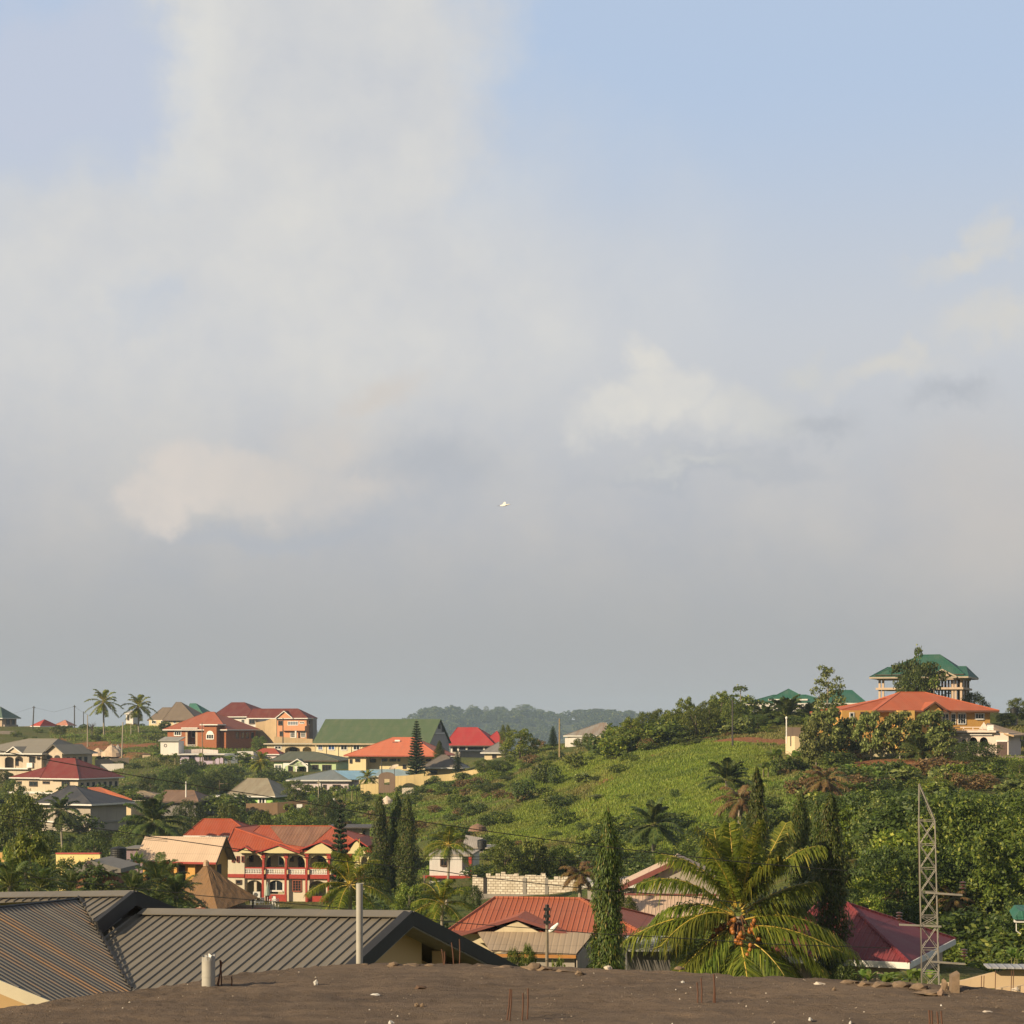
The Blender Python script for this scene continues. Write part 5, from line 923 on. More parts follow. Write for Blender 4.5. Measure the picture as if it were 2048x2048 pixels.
    # satellite dish
    t = thing('satellite_dish', 'large tilted satellite dish on the wall beside the Norfolk pine', 'satellite dish', P(789, 1548, 420)); mb = MB(); n = 18; ax = Vector((-.35, -.35, .85)).normalized(); u = ax.cross(Vector((0, 1, 0))).normalized(); v = ax.cross(u); rings = []
    for j in range(5): q = j / 4; rings.append([Vector((0, 0, 1.3)) + ax * (.35 * q * q) + (u * math.cos(6.283 * i / n) + v * math.sin(6.283 * i / n)) * 1.15 * max(q, .01) for i in range(n)])
    for j in range(4):
        for i in range(n): mb.quad(rings[j][i], rings[j][(i + 1) % n], rings[j + 1][(i + 1) % n], rings[j + 1][i])
    mb.build('dish', plain('dish_cream', (.55, .45, .34), .7), t); mb = MB(); mb.tube([(0, 0, -1.5), (0, 0, 1.3)], .07, 6); mb.build('mast', DARKFR, t); mb = MB(); mb.tube([rings[4][0], Vector((0, 0, 1.3)) + ax * .9, rings[4][9]], .03, 4); mb.build('feed_arm', DARKFR, t)
    # pale roofs behind the big palm
    ck = sheet('cream_roof', (.58, .42, .31), rib=.25, dirt=.2, bump=.6); H = House('cream_roof_house', 'house with two tiers of cream roof edged dark red, behind the big palm', 'house', 1420, 1246, 1450, 130, 1834, 1862, -6, D=10); H.walls(paint('cream_wall', (.74, .60, .38)), y0=1); f = H.f
    mb = MB(); z0, z1 = H.he, f(0, 1779, 4)[1]; mb.hexa([(-H.W - .3, -.6, z0 - .1), (.6, -.6, z0 - .1), (.6, 4, z1 - .1), (-H.W - .3, 4, z1 - .1)], [(-H.W - .3, -.6, z0), (.6, -.6, z0), (.6, 4, z1), (-H.W - .3, 4, z1)]); o = mb.build('roof', ck, H.root); e = MB(); e.box((-H.W - .3, -.68, z0 - .22), (.6, -.6, z0 + .01)); e.box((-H.W - .3, 3.9, z1 + .02), (.6, 4.1, z1 + .14)); e.build('fascia', plain('maroon_fascia', (.20, .06, .05)), o)
    mb = MB(); xa, za = f(1352, 1719, 4.5); xl, zl = f(1236, 1774, 4.5); mb.hexa([(xl, 4.2, zl - .1), (xa, 4.2, za - .1), (xa, 11, za - .1), (xl, 11, zl - .1)], [(xl, 4.2, zl), (xa, 4.2, za), (xa, 11, za), (xl, 11, zl)]); mb.hexa([(xa, 4.2, za - .1), (xa + 4.4, 4.2, zl - .1), (xa + 4.4, 11, zl - .1), (xa, 11, za - .1)], [(xa, 4.2, za), (xa + 4.4, 4.2, zl), (xa + 4.4, 11, zl), (xa, 11, za)]); mb.build('upper_roof', ck, H.root)
    e = MB(); e.hexa([(xl, 4.1, zl - .35), (xa, 4.1, za - .35), (xa, 4.19, za - .35), (xl, 4.19, zl - .35)], [(xl, 4.1, zl + .03), (xa, 4.1, za + .03), (xa, 4.19, za + .03), (xl, 4.19, zl + .03)]); e.build('fascia', plain('maroon_fascia', (.20, .06, .05)), H.root); e = MB(); e.hexa([(xl + .5, 4.6, z1), (xa + 4, 4.6, z1), (xa, 4.6, za - .3)], [(xl + .5, 4.8, z1), (xa + 4, 4.8, z1), (xa, 4.8, za - .3)]); e.build('gable_wall', paint('grey_wall', (.42, .37, .31), .5), H.root)
    # corrugated ends beside the block building
    H = House('small_roof_house', 'small house showing a pale sheet roof between the block building and the mast tree', 'house', 1262, 1175, 1275, 150, 1768, 1800, -6, D=6); H.walls(paint('grey_wall', (.42, .37, .31), .5)); H.hip(1755, sheet('pale_grey_roof', (.45, .43, .40)), ov=.4)
    # red roof house in the middle front
    mr = sheet('brick_red_roof', (.37, .11, .058), rib=.26, dirt=.45, bump=.9, c2=(.16, .05, .035)); wl = paint('front_cream', (.66, .56, .38), .3); H = House('red_front_house', 'cream bungalow with a brick red ribbed roof and front gable, behind the dirt roof edge', 'house', 1262, 925, 1310, 92, 1864, 1905, -8, D=7.2); f = H.f; H.walls(wl)
    H.hip(1797, mr, ridge=(990, 1160), ov=.6, fh=.14, fasc=plain('maroon_fascia', (.20, .06, .05))); H.gable(1027, 1834, 918, 1150, 1868, mr, wl, 1.2, 3.2, plain('maroon_fascia', (.20, .06, .05)), zt=H.he - .5, fh=.12, st=.05, ov=.08)
    tan = sheet('tan_porch_roof', (.36, .28, .20), rib=.3, dirt=.3, bump=.3); mb = MB(); q = [f(955, 1863, -1.2), f(1188, 1865, -1.2), f(1152, 1908, -3.6), f(980, 1900, -3.6)]; ys = (-1.2, -1.2, -3.6, -3.6); mb.quad(*[(a[0], y, a[1]) for a, y in zip(q, ys)]); mb.quad(*[(a[0], y, a[1] - .06) for a, y in zip(q, ys)]); o = mb.build('porch_roof', tan, H.root)
    e = MB(); a, c = q[3], q[2]; e.box((a[0], -3.66, min(a[1], c[1]) - .2), (c[0], -3.6, min(a[1], c[1]) - .05)); e.build('fascia', plain('ochre_fascia', (.45, .20, .05)), o); mb = MB(); mb.box((a[0] + .2, -3.3, -3), (c[0] - .1, -1.25, min(a[1], c[1]) - .25)); mb.build('porch_wall', paint('porch_grey', (.40, .36, .31), .4), H.root)
    sd = MB(); sd.hexa([(q[1][0], -1.2, -3), (q[2][0], -3.5, -3), (q[2][0] + .05, -3.5, -3), (q[1][0] + .05, -1.2, -3)], [(q[1][0], -1.2, q[1][1] - .1), (q[2][0], -3.5, q[2][1] - .1), (q[2][0] + .05, -3.5, q[2][1] - .1), (q[1][0] + .05, -1.2, q[1][1] - .1)]); sd.build('porch_side', paint('grey_wall', (.42, .37, .31), .5), H.root)
    
    for k in range(3): H.block('side_window', VOID, 's', 1.0 + k * 1.7, 1.9 + k * 1.7, H.he - 1.4, H.he - .5, .0, .05)
    t = thing('lean_to', 'low grey sheet lean-to beside the cream wall, left of the big palm', 'shed', P(1300, 1930, 80)); mb = MB(); mb.hexa([(-1.0, -.5, .62), (.9, -.5, .62), (.9, 1.5, 1.0), (-1.0, 1.5, 1.0)], [(-1.0, -.5, .68), (.9, -.5, .68), (.9, 1.5, 1.06), (-1.0, 1.5, 1.06)]); mb.build('roof', sheet('tin_grey', (.36, .37, .40), dirt=.4), t); mb = MB(); mb.box((-.95, .0, -2), (.85, 1.4, .6)); mb.build('wall', paint('dark_grey_wall', (.15, .14, .13), .4), t)
    # crimson roof house on the right
    cr = sheet('wine_roof', (.19, .036, .043), rib=.25, dirt=.15, bump=.7); wl2 = paint('beige_wall', (.58, .46, .34), .3); H = House('wine_roof_house', 'beige house with a wine red hip roof below the wooded slope, beside the lattice mast', 'house', 1800, 1560, 1885, 82, 1922, 1965, -24); H.walls(wl2); H.hip(1808, cr, ridge=(1640, 1694), ov=.5)
    
    # right-hand unfinished walls near the front
    pc = paint('raw_ochre_block', (.62, .46, .29), .45); H = House('unfinished_walls', 'unfinished ochre block walls with sloping tops and iron rods, lower right corner', 'building', 2075, 1880, 2090, 62, 1936, 1985, -6, D=6); f = H.f
    mb = MB(); segs = [(1880, 1943), (1930, 1934), (1980, 1921), (2030, 1911), (2075, 1909)]
    for (a, t0), (c, t1) in zip(segs, segs[1:]): x0, x1, z0, z1 = f(a, 0, 2)[0], f(c, 0, 2)[0], f(0, t0, 2)[1], f(0, t1, 2)[1]; mb.hexa([(x0, 2, -4), (x1, 2, -4), (x1, 2.2, -4), (x0, 2.2, -4)], [(x0, 2, z0), (x1, 2, z1), (x1, 2.2, z1), (x0, 2.2, z0)])
    mb.build('rear_wall', pc, H.root); mb = MB(); segs = [(1962, 1962), (2000, 1948), (2075, 1940)]
    for (a, t0), (c, t1) in zip(segs, segs[1:]): x0, x1, z0, z1 = f(a, 0, .5)[0], f(c, 0, .5)[0], f(0, t0, .5)[1], f(0, t1, .5)[1]; mb.hexa([(x0, .5, -4), (x1, .5, -4), (x1, .7, -4), (x0, .7, -4)], [(x0, .5, z0), (x1, .5, z1), (x1, .7, z1), (x0, .7, z0)])
    mb.build('middle_wall', pc, H.root); H.block('front_wall', paint('pale_block_wall', (.66, .53, .37), .5), 'f', f(1962, 0)[0], 1, -4, f(0, 1962)[1], -.2, 0)
    for a, b in ((1885, 1930), (1930, 1965)):
        x0, x1, z = f(a, 0, 2)[0], f(b, 0, 2)[0], f(0, 1940 if a == 1885 else 1934, 2)[1]
    mb = MB(); mb.box((f(1972, 0, 2)[0], 1.6, f(0, 1909, 2)[1]), (1.2, 2.6, f(0, 1909, 2)[1] + .05)); mb.build('sheet_cover', sheet('tin_grey', (.36, .37, .40), dirt=.4), H.root)
    for p in (1962, 1967, 1990, 2022, 2026): mb = MB(); x = f(p, 0, .3)[0]; mb.tube([(x, .3, f(0, 1965, .3)[1]), (x + .02, .3, f(0, 1925 if p < 1970 else 1915, .3)[1])], .014, 5); mb.build('iron_rod', plain('rust', (.12, .055, .032), .9), H.root)
    H = House('green_canopy', 'edge of a green canopy on a white bracket at the right edge', 'canopy', 2100, 2030, 2110, 70, 1838, 1850, -5, D=3, pad=False); mb = MB(); mb.hexa([(-H.W - .1, -.3, H.he), (0, -.3, H.he), (0, 3, H.he), (-H.W + .3, 3, H.he)], [(-H.W + .15, 0, H.he + .28), (0, 0, H.he + .28), (0, 2.5, H.he + .28), (-H.W + .4, 2.5, H.he + .28)]); mb.build('canopy_roof', sheet('canopy_green', (.03, .13, .09)), H.root); H.block('edge_board', FASC, 'f', -H.W - .05, 0, H.he - .12, H.he - .003, .0, .2); mb = MB(); mb.tube([(-H.W + .05, 0, H.he - .12), (-H.W + .05, 0, H.he - .45), (-H.W + .2, 0, H.he - .55)], .02, 5); mb.build('bracket', WHITE, H.root); mb = MB(); mb.tube([(-.2, .5, -6), (-.2, .5, H.he)], .1, 6); mb.build('post', WHITE, H.root)
mid_houses()
# ---------------------------------------------------------------- houses on the right-hand hilltop
def right_houses():
    oc = paint('ochre_wall', (.62, .34, .09), .3); rr = sheet('terracotta_roof', (.44, .115, .05), rib=.3, dirt=.35); white = paint('white_wall', (.76, .72, .68), .3); cream = paint('cream_wall', (.74, .60, .38))
    # pavilion: concrete frame with a green roof
    cc = paint('pale_concrete', (.58, .44, .32), .4); gg = sheet('emerald_roof', (.03, .11, .078), rib=.35, dirt=.15); H = House('frame_building', 'unfinished three-storey concrete frame with a dark green roof on the hilltop', 'building', 1922, 1757, 1952, 312, 1353, 1412, -20, D=12); f = H.f
    H.hip(1310, gg, ridge=(1843, 1880), ov=.5, z=H.he + .4, fasc=DARKFR, fh=.1); H.hip(1334, gg, ridge=(1775, 1932), ov=1.3, fasc=paint('fascia_tan', (.48, .40, .30)), name='roof_skirt'); H.gable(1888, 1338, 1856, 1914, 1353, gg, cc, 1.2, 4, paint('fascia_tan', (.48, .40, .30)), zt=H.he - .5)
    z1 = f(0, 1388)[1]
    for p in (1759, 1766, 1816, 1845, 1905, 1911, 1922): x = f(p, 0)[0]; H.block('column', cc, 'f', x - .17, x + .17, -4, H.he, -.4, 0)
    for k in range(1, 4):
        y = H.D * k / 3 - .3; H.block('column', cc, 's', y - .17, y + .17, -4, H.he, -.4, 0)
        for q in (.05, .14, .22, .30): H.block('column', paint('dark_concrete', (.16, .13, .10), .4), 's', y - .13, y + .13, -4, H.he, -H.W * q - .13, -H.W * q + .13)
    mb = MB(); mb.box((-H.W - .4, -.4, z1 - .35), (.4, H.D + .3, z1)); mb.build('floor_slab', cc, H.root); mb = MB(); mb.box((-H.W - .2, -.2, H.he - .5), (.2, .15, H.he - .03)); mb.box((-.15, .15, H.he - .5), (.2, H.D, H.he - .03)); mb.build('ring_beam', cc, H.root)
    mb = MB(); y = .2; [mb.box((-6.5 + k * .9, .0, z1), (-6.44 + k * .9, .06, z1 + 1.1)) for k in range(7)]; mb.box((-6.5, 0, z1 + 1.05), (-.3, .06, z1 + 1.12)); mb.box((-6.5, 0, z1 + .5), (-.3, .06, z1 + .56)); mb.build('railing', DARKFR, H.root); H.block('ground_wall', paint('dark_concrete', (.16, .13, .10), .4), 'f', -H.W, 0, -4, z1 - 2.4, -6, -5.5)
    mb = MB(); [mb.hexa([(-5 + k * .7, 3, z1 - 1.9 + .3 * k), (-4.2 + k * .7, 3, z1 - 1.9 + .3 * k), (-4.2 + k * .7, 4.4, z1 - 1.9 + .3 * k), (-5 + k * .7, 4.4, z1 - 1.9 + .3 * k)], [(-5 + k * .7, 3, z1 - 1.7 + .3 * k), (-4.2 + k * .7, 3, z1 - 1.7 + .3 * k), (-4.2 + k * .7, 4.4, z1 - 1.7 + .3 * k), (-5 + k * .7, 4.4, z1 - 1.7 + .3 * k)]) for k in range(6)]; mb.build('stair', CONC, H.root)
    # long green roofed house behind
    H = House('green_roof_house', 'white house with a long low teal green roof left of the concrete frame', 'house', 1725, 1495, 1770, 350, 1406, 1424, -10, D=13); H.walls(white); g2 = sheet('teal_crest_roof', (.035, .125, .09), rib=.35, dirt=.2); H.hip(1381, g2, ridge=(1660, 1704), x0=H.f(1640, 0)[0], ov=.8); H.hip(1390, g2, x1=H.f(1660, 0)[0], y0=2, y1=11, ov=.8); H.hip(1378, g2, x0=H.f(1540, 0)[0], x1=H.f(1610, 0)[0], y0=3, y1=10, ov=.4, z=H.he + .8); H.win('f', 1500, 1411, 1507, 1418, 0, fr=DARKFR)
    # orange house
    H = House('orange_house', 'ochre house with a sweeping terracotta roof and arched windows on the hill', 'house', 1980, 1684, 1992, 275, 1421, 1506, 7, D=14); f = H.f; H.walls(oc); H.hip(1384.5, rr, ridge=(1800, 1850), ov=1.0, x0=f(1760, 0)[0], fasc=plain('umber_fascia', (.16, .07, .04)))
    H.hip(1397, rr, x0=-H.W, x1=f(1800, 0)[0], y0=1.5, y1=12, ov=1.0, ridge=(1770, 1795), z=H.he - .2, fasc=plain('umber_fascia', (.16, .07, .04))); H.gable(1867, 1403, 1845, 1892, 1419, rr, oc, 1.3, 5, plain('umber_fascia', (.16, .07, .04)), zt=H.he - .3)
    xb = f(1788, 0)[0]; H.walls(paint('sunny_ochre', (.72, .45, .13), .2), x0=xb, x1=f(1822, 0)[0], y0=-1.6, y1=.1, z1=H.he - .02, name='bay')
    for a, b, n in ((1884, 1897, 1), (1902, 1911, 0), (1916, 1931, 2)): H.win('f', a, 1428, b, 1447.5, n, arch=True, bars=1, fw=.07)
    H.win('f', 1951, 1427.5, 1967, 1437.5, 2, fw=.12); H.win('f', 1700, 1426, 1707, 1434, 0, fr=white); H.win('f', 1722, 1425, 1735, 1436, 1, fr=DARKFR)
    wallthing('garden_wall', 'pale yellow garden wall glimpsed between the big-leaf trees below the orange house', [(1700, 1502, 262), (1750, 1502, 262), (1790, 1503, 262)], [1482, 1484, 1488], paint('pale_yellow_wall', (.76, .66, .42), .4))
    wallthing('block_wall', 'brown-grey wall behind a lamp post, left of the big-leaf trees', [(1575, 1486, 276), (1600, 1486, 276), (1625, 1486, 276)], [1454, 1455, 1457], paint('brown_grey_wall', (.24, .18, .14), .5)); wallthing('low_white_wall', 'short sunlit cream wall below the brown-grey wall on the right hill', [(1571, 1487, 273), (1590, 1488, 272), (1613, 1486, 272)], [1473, 1472, 1478], paint('cream_wall', (.74, .60, .38)))
    t = thing('lamp_post', 'white slender lamp post standing before the brown-grey wall on the hill', 'lamp post', P(1573, 1480, 272)); mb = MB(); mb.tube([(0, 0, -.5), (0, 0, 2.9)], .09, 8); mb.build('post', WHITE, t); mb = MB(); mb.tube([(0, 0, 2.9), (.0, 0, 3.1), (0, 0, 3.35)], [.08, .17, .1], 8); mb.build('lamp_head', WHITE, t)
    # white house at the edge
    pk = paint('pinkish_white_wall', (.76, .62, .53), .2); tr = sheet('fawn_roof', (.42, .29, .17), rib=.35, dirt=.3); H = House('white_house', 'pinkish white house with a flat arched porch and brown garage door, right edge', 'house', 2017, 1900, 2120, 255, 1466, 1512, -22, D=13); f = H.f; xg = f(1990, 0)[0]; H.walls(pk, x0=xg, y0=0, z0=-5)
    H.walls(pk, x1=xg, y0=2.0, z0=-5, z1=f(0, 1463)[1], name='porch_back'); zp = f(0, 1463)[1]; q = [f(p, 0)[0] for p in (1915, 1921.5, 1923, 1934, 1938, 1955, 1959, 1976)]; zs = f(0, 1479)[1]; H.arches(pk, -5, zp, -H.W, xg, [(q[2], q[3], .4, zs, .4), (q[4], q[5], .4, zs, .7), (q[6], q[7], .4, zs, .7)], name='porch_arcade'); H.block('garage_door', plain('brown_door', (.09, .05, .04), .6), 'f', f(1994, 0)[0], f(2014, 0)[0], f(0, 1508)[1], f(0, 1478)[1], .0, .06); H.block('door_frame', WHITE, 'f', f(1992.5, 0)[0], f(2015.5, 0)[0], f(0, 1478)[1] + .003, f(0, 1476)[1], .0, .1)
    mb = MB(); mb.box((-H.W - .6, -.7, zp), (xg + .2, 3, zp + .25)); mb.build('porch_roof', pk, H.root); H.block('cornice', white, 'f', f(1905, 0)[0], f(1985, 0)[0], f(0, 1466)[1] - .12, f(0, 1466)[1], .02, .3); H.balusters(f(1975, 0)[0], f(1988, 0)[0], zp + .3, zp + 1.0, -.3, 7, WHITE); H.balusters(-H.W, f(1975, 0)[0], zp + .3, zp + .75, -.3, 4, pk)
    H.win('f', 1924, 1478, 1933, 1490, 0, fr=plain('brown_door', (.09, .05, .04), .6), off=2.0); H.win('f', 1941, 1476, 1954, 1488, 0, fr=DARKFR, off=2.0); H.win('f', 1962, 1476, 1975, 1492, 1, fr=DARKFR, off=2.0); H.block('porch_floor', CONC, 'f', -H.W, xg, -5, .4, -2.0, 0)
    mb = MB(); hz = H.zmid(1443, 4) ; xr = f(1965, 0, 3)[0]; mb.hexa([(xr, 2.0, H.he + .5), (.8, -.9, H.he - .5), (.8, H.D + .8, H.he - .4), (xr, H.D * .6, H.he + 1.2)], [(xr, 2.0, H.he + .7), (.8, -.9, H.he - .3), (.8, H.D + .8, H.he - .2), (xr, H.D * .6, H.he + 1.4)]); mb.build('roof', tr, H.root)
    mb = MB(); mb.hexa([(f(1955, 0)[0], .3, zp + .25), (f(1978, 0)[0], .3, zp + .25), (f(1967, 0)[0], .3, zp + 1.4)], [(f(1955, 0)[0], .5, zp + .25), (f(1978, 0)[0], .5, zp + .25), (f(1967, 0)[0], .5, zp + 1.4)]); mb.build('gable_wall', pk, H.root); H.win('s', 2040, 1472, 2047, 1480, 0, fr=DARKFR)
    wallthing('retaining_wall', 'dark retaining wall under the white house at the right edge', [(1992, 1530, 252), (2060, 1526, 250)], [1513, 1512], paint('dark_block_wall', (.20, .17, .15), .6))
    t = thing('water_tank', 'black water tank among trees behind the orange house, far right', 'water tank', P(2028, 1434, 300)); mb = MB(); mb.tube([(0, 0, 0), (0, 0, .5), (0, 0, 1.3), (0, 0, 1.5)], [.62, .6, .62, .3], 16); mb.build('drum', plain('black_tank', (.02, .021, .022), .4, var=.2), t); mb = MB(); mb.tube([(0, 0, 1.49), (0, 0, 1.62)], .2, 10); mb.build('lid', plain('black_tank', (.02, .021, .022), .4), t); mb = MB(); mb.tube([(0, 0, -3), (0, 0, -.01)], .5, 8); mb.build('stand', CONC, t)
right_houses()
# ---------------------------------------------------------------- the dirt-covered roof slab and what stands on it
SZ = CZ - 3.0
def on_slab(px, py): return P(px, py, 3.0 * F / (py - HZ))
def slab_building():
    edge = [(-700, 2105), (0, 2015), (130, 1998), (260, 1981), (420, 1956), (560, 1938), (640, 1931), (760, 1927), (900, 1925), (1100, 1930), (1300, 1938), (1500, 1950), (1700, 1958), (1850, 1966), (2048, 1985), (2600, 2020)]
    rnd = random.Random(4); pts = [on_slab(*e) for e in edge]; fine = []
    for a, b in zip(pts, pts[1:]):
        n = max(2, int((b - a).length / .07))
        for k in range(n): p = a.lerp(b, k / n); fine.append(Vector((p.x + rnd.uniform(-.015, .015), p.y + rnd.uniform(-.03, .03), SZ)))
    fine.append(pts[-1])
    t = thing('flat_roof_building', 'building whose bare brown earth-covered flat roof fills the foreground', 'building', (0, 15, 0))
    o0 = Vector(t.location); nv = 105; V, Q = [], []; m = len(fine); rng = np.random.default_rng(2)
    for j in range(nv + 1):
        q = (j / nv)
        for i, p in enumerate(fine):
            y = p.y + (min(18.0, p.y - 1) - p.y) * q / .96 if q < .96 else min(18.0, p.y - 1) + (3.0 - min(18.0, p.y - 1)) * (q - .96) / .04; x = p.x; V.append((x - o0.x, y - o0.y, SZ))
    V = np.array(V); X, Yw = V[:, 0], V[:, 1] + o0.y
    V[:, 2] = SZ - o0.z + (_vn(X, Yw, .9) * .040 + _vn(X + 9, Yw, .31) * .030 + _vn(X, Yw + 5, .13) * .022 + rng.normal(size=len(X)) * .005); V[:m, 2] -= .02
    Q = [(j * m + i, j * m + i + 1, (j + 1) * m + i + 1, (j + 1) * m + i) for j in range(nv) for i in range(m - 1)]
    mt, tt, b = base('roof_earth'); ob = tt.new('ShaderNodeTexCoord').outputs['Object']; n1 = tt.noise(ob, .5, 6, .62); n2 = tt.noise(tt.scaled(ob, (.6, 1.6, 1)), 9, 6, .75); n3 = tt.noise(tt.scaled(ob, (.35, 2.2, 1)), 1.3, 5, .65); n4 = tt.noise(ob, 60, 3, .7)
    c = tt.mix(tt.ramp(n1, .35, .7), (.172, .130, .096), (.104, .078, .060)); c = tt.mix(tt.math('MULTIPLY', tt.ramp(n3, .42, .7), .6), c, (.27, .195, .135)); c = tt.mix(tt.math('MULTIPLY', tt.ramp(n2, .55, .75), .7), c, (.055, .036, .026)); c = tt.mix(tt.math('MULTIPLY', tt.ramp(n4, .62, .72), .6), c, (.34, .27, .20))
    tt.put(b.inputs['Base Color'], c); b.inputs['Roughness'].default_value = .95; b.inputs['Specular IOR Level'].default_value = .15; bp = tt.new('ShaderNodeBump'); bp.inputs['Strength'].default_value = 1; bp.inputs['Distance'].default_value = .05
    h = tt.math('ADD', n2, tt.math('MULTIPLY', n4, .6)); tt.l.new(h, bp.inputs['Height']); tt.l.new(bp.outputs[0], b.inputs['Normal'])
    link('earth_cover', np_mesh('earth_cover', V, Q, mt, smooth=True), t); ring = [p - o0 for p in pts] + [Vector((pts[-1].x, 3, SZ)) - o0, Vector((pts[0].x, 3, SZ)) - o0]
    mb = MB(); mb.hexa([p + Vector((0, 0, -.24)) for p in ring], [p + Vector((0, 0, -.06)) for p in ring]); mb.build('roof_slab', CONC, t); ins = [Vector((p.x * .96, p.y - .6 * (1 if p.y > -8 else -1), 0)) for p in ring]
    mb = MB(); mb.hexa([Vector((p.x, p.y, SZ - 11)) - Vector((0, 0, o0.z)) for p in ins], [Vector((p.x, p.y, SZ - .245)) - Vector((0, 0, o0.z)) for p in ins]); mb.build('wall', paint('grey_wall', (.42, .37, .31), .5), t)
slab_building()
RUST = plain('rust', (.12, .055, .032), .9); PVC = plain('grey_pipe', (.40, .38, .33), .55, var=.15, scale=6)
def slab_things():
    def pipe(px, pb, pt_, wpx, label, torn=False):
        a = on_slab(px, pb); Y = a.y; h = (pb - pt_) / F * Y; r = wpx / F * Y / 2; mb = MB(); mb.tube([(0, 0, -.1), (0, 0, h * .35), (0, 0, h * .95), (0, 0, h)], [r, r, r, r * 1.02], 20, cap=False)
        mb.tube([(0, 0, h), (0, 0, h - .25)], [r * .88, r * .88], 20, cap=True); o = mb.build('vent_pipe', PVC, None, smooth=False, loc=a); tag(o, label, 'pipe')
        for p in o.data.polygons: p.use_smooth = len(p.vertices) == 4
        if torn:
            m = MB(); rnd = random.Random(2)
            for k in range(9): w = k * .7; m.quad((r * math.cos(w), r * math.sin(w), h - .05), (r * math.cos(w + .5), r * math.sin(w + .5), h - .05), (r * 1.08 * math.cos(w + .4), r * 1.08 * math.sin(w + .4), h + .03 * rnd.random()), (r * .6 * math.cos(w), r * .6 * math.sin(w), h + .04 * rnd.random()))
            c = m.build('plastic_wrap', plain('wrap', (.45, .44, .42), .4), o)
            m = MB(); m.tube([(0, 0, h * .32), (0, 0, h * .35)], [r * 1.04, r * 1.04], 20, cap=False); m.build('socket', PVC, o)
    pipe(719, 1928, 1767, 13.5, 'tall thin grey pipe standing upright at the far edge of the dirt roof'); pipe(417, 1973, 1913, 27, 'short thick pale grey pipe with torn plastic over its mouth, on the dirt roof', True)
    def rods(label, lst, py0):
        px0, _ = lst[0][0], 0; a = on_slab(px0, py0); t = thing('rebar_cluster', label, 'rebar'); t.location = a
        for (xb, yb, xt, yt) in lst:
            b = on_slab(xb, yb); tp = P(xt, yt, b.y + .02); mb = MB(); d = tp - b; mb.tube([b - a - d * .15, b - a + d * .5 + Vector((.006, 0, 0)), tp - a], .0085, 6); mb.build('rod', RUST, t)
    rods('leaning bundle of rusty rods beside the short thick pipe', [(436, 1973, 442, 1921), (443, 1972, 440, 1920), (434, 1971, 444, 1924)], 1973); rods('single short rusty rod stub right of the leaning bundle', [(463, 1971, 463, 1953)], 1971)
    rods('tall pair of rusty rods at the middle bottom of the dirt roof', [(1014, 2038, 1020, 1978), (1019, 2039, 1023, 1979)], 2038); rods('two separate brown rods just right of the tall pair', [(1044, 2042, 1046, 1986), (1054, 2040, 1056, 1977)], 2042)
    rods('two short rusty rods in front of the big coconut palm', [(1395, 2004, 1394, 1965), (1403, 2004, 1402, 1956)], 2004); rods('pair of rusty rods meeting at the top, right of the two short ones', [(1427, 2004, 1428, 1948), (1430, 2004, 1427, 1949)], 2004)
    rods('row of four thick rusty rods at the bottom edge, right', [(1858, 2064, 1858, 2020), (1863, 2064, 1863, 2021), (1876, 2066, 1874, 2023), (1883, 2066, 1882, 2022)], 2064); rods('leaning rusty rods at the far roof edge before the grey gable', [(887, 1927, 883, 1898), (889, 1927, 889, 1903), (907, 1927, 903, 1885), (919, 1927, 919, 1878)], 1927)
    cm = plain('mortar', (.20, .14, .09), .95, var=.45, scale=14); lt = plain('pale_stone', (.55, .47, .38), .9); 
    def rock(seed, r, flat, n=2):
        bm = bmesh.new(); bmesh.ops.create_icosphere(bm, subdivisions=n, radius=1); rnd = random.Random(seed); ph = [rnd.uniform(0, 6) for _ in range(6)]
        for v in bm.verts:
            c = v.co; k = 1 + .22 * math.sin(c.x * 3 + ph[0]) + .2 * math.sin(c.y * 4 + ph[1]) + .16 * math.sin(c.z * 5 + ph[2] + c.x * 3) + rnd.uniform(-.10, .10); v.co = (c.x * r[0] * k, c.y * r[1] * k, max(-.25, c.z) * r[2] * k)
        return bm
    def rk(name, px, py, w, h, mat, label, seed, cat='rubble', group=None):
        a = on_slab(px, py); k = a.y / F; bm = rock(seed, (w * k / 2, w * k / 2.2, h * k * (.75 if 'mortar' in name else .85)), 2); me = bpy.data.meshes.new(name); bm.to_mesh(me); bm.free(); me.materials.append(mat); o = link(name, me, None, a); tag(o, label, cat, group); return o
    rk('broken_block', 1888, 1978, 17, 22, cm, 'broken concrete block on the roof edge by the mast, left of the upright block', 1); rk('cobble', 1881, 1989, 17, 11, plain('brown_stone', (.25, .17, .12), .9), 'round brown stone in front of the broken block by the mast', 3)
    a = on_slab(1908, 1981); t = MB(); k = a.y / F; t.hexa([(-8 * k, -.05, -.02), (8 * k, -.08, -.02), (9 * k, .1, -.02), (-7 * k, .1, -.02)], [(-5 * k, -.04, 28 * k), (9 * k, -.06, 36 * k), (9 * k, .09, 38 * k), (-6 * k, .08, 31 * k)]); tag(t.build('upright_block', cm, None, loc=a), 'grey-brown concrete block standing upright near the lattice mast', 'rubble')
    names = [(1700, 1965, 34, 7), (1735, 1969, 40, 9), (1765, 1972, 46, 11), (1800, 1972, 44, 12), (1835, 1975, 40, 11), (1858, 1986, 46, 8)]
    for k, (px, py, w, h) in enumerate(names): rk('mortar_slab', px, py, w, h, cm, 'flat broken mortar piece in the row left of the mast, %s from the left' % ('first', 'second', 'third', 'fourth', 'fifth', 'sixth')[k], 10 + k, group='mortar pieces along the edge by the mast')
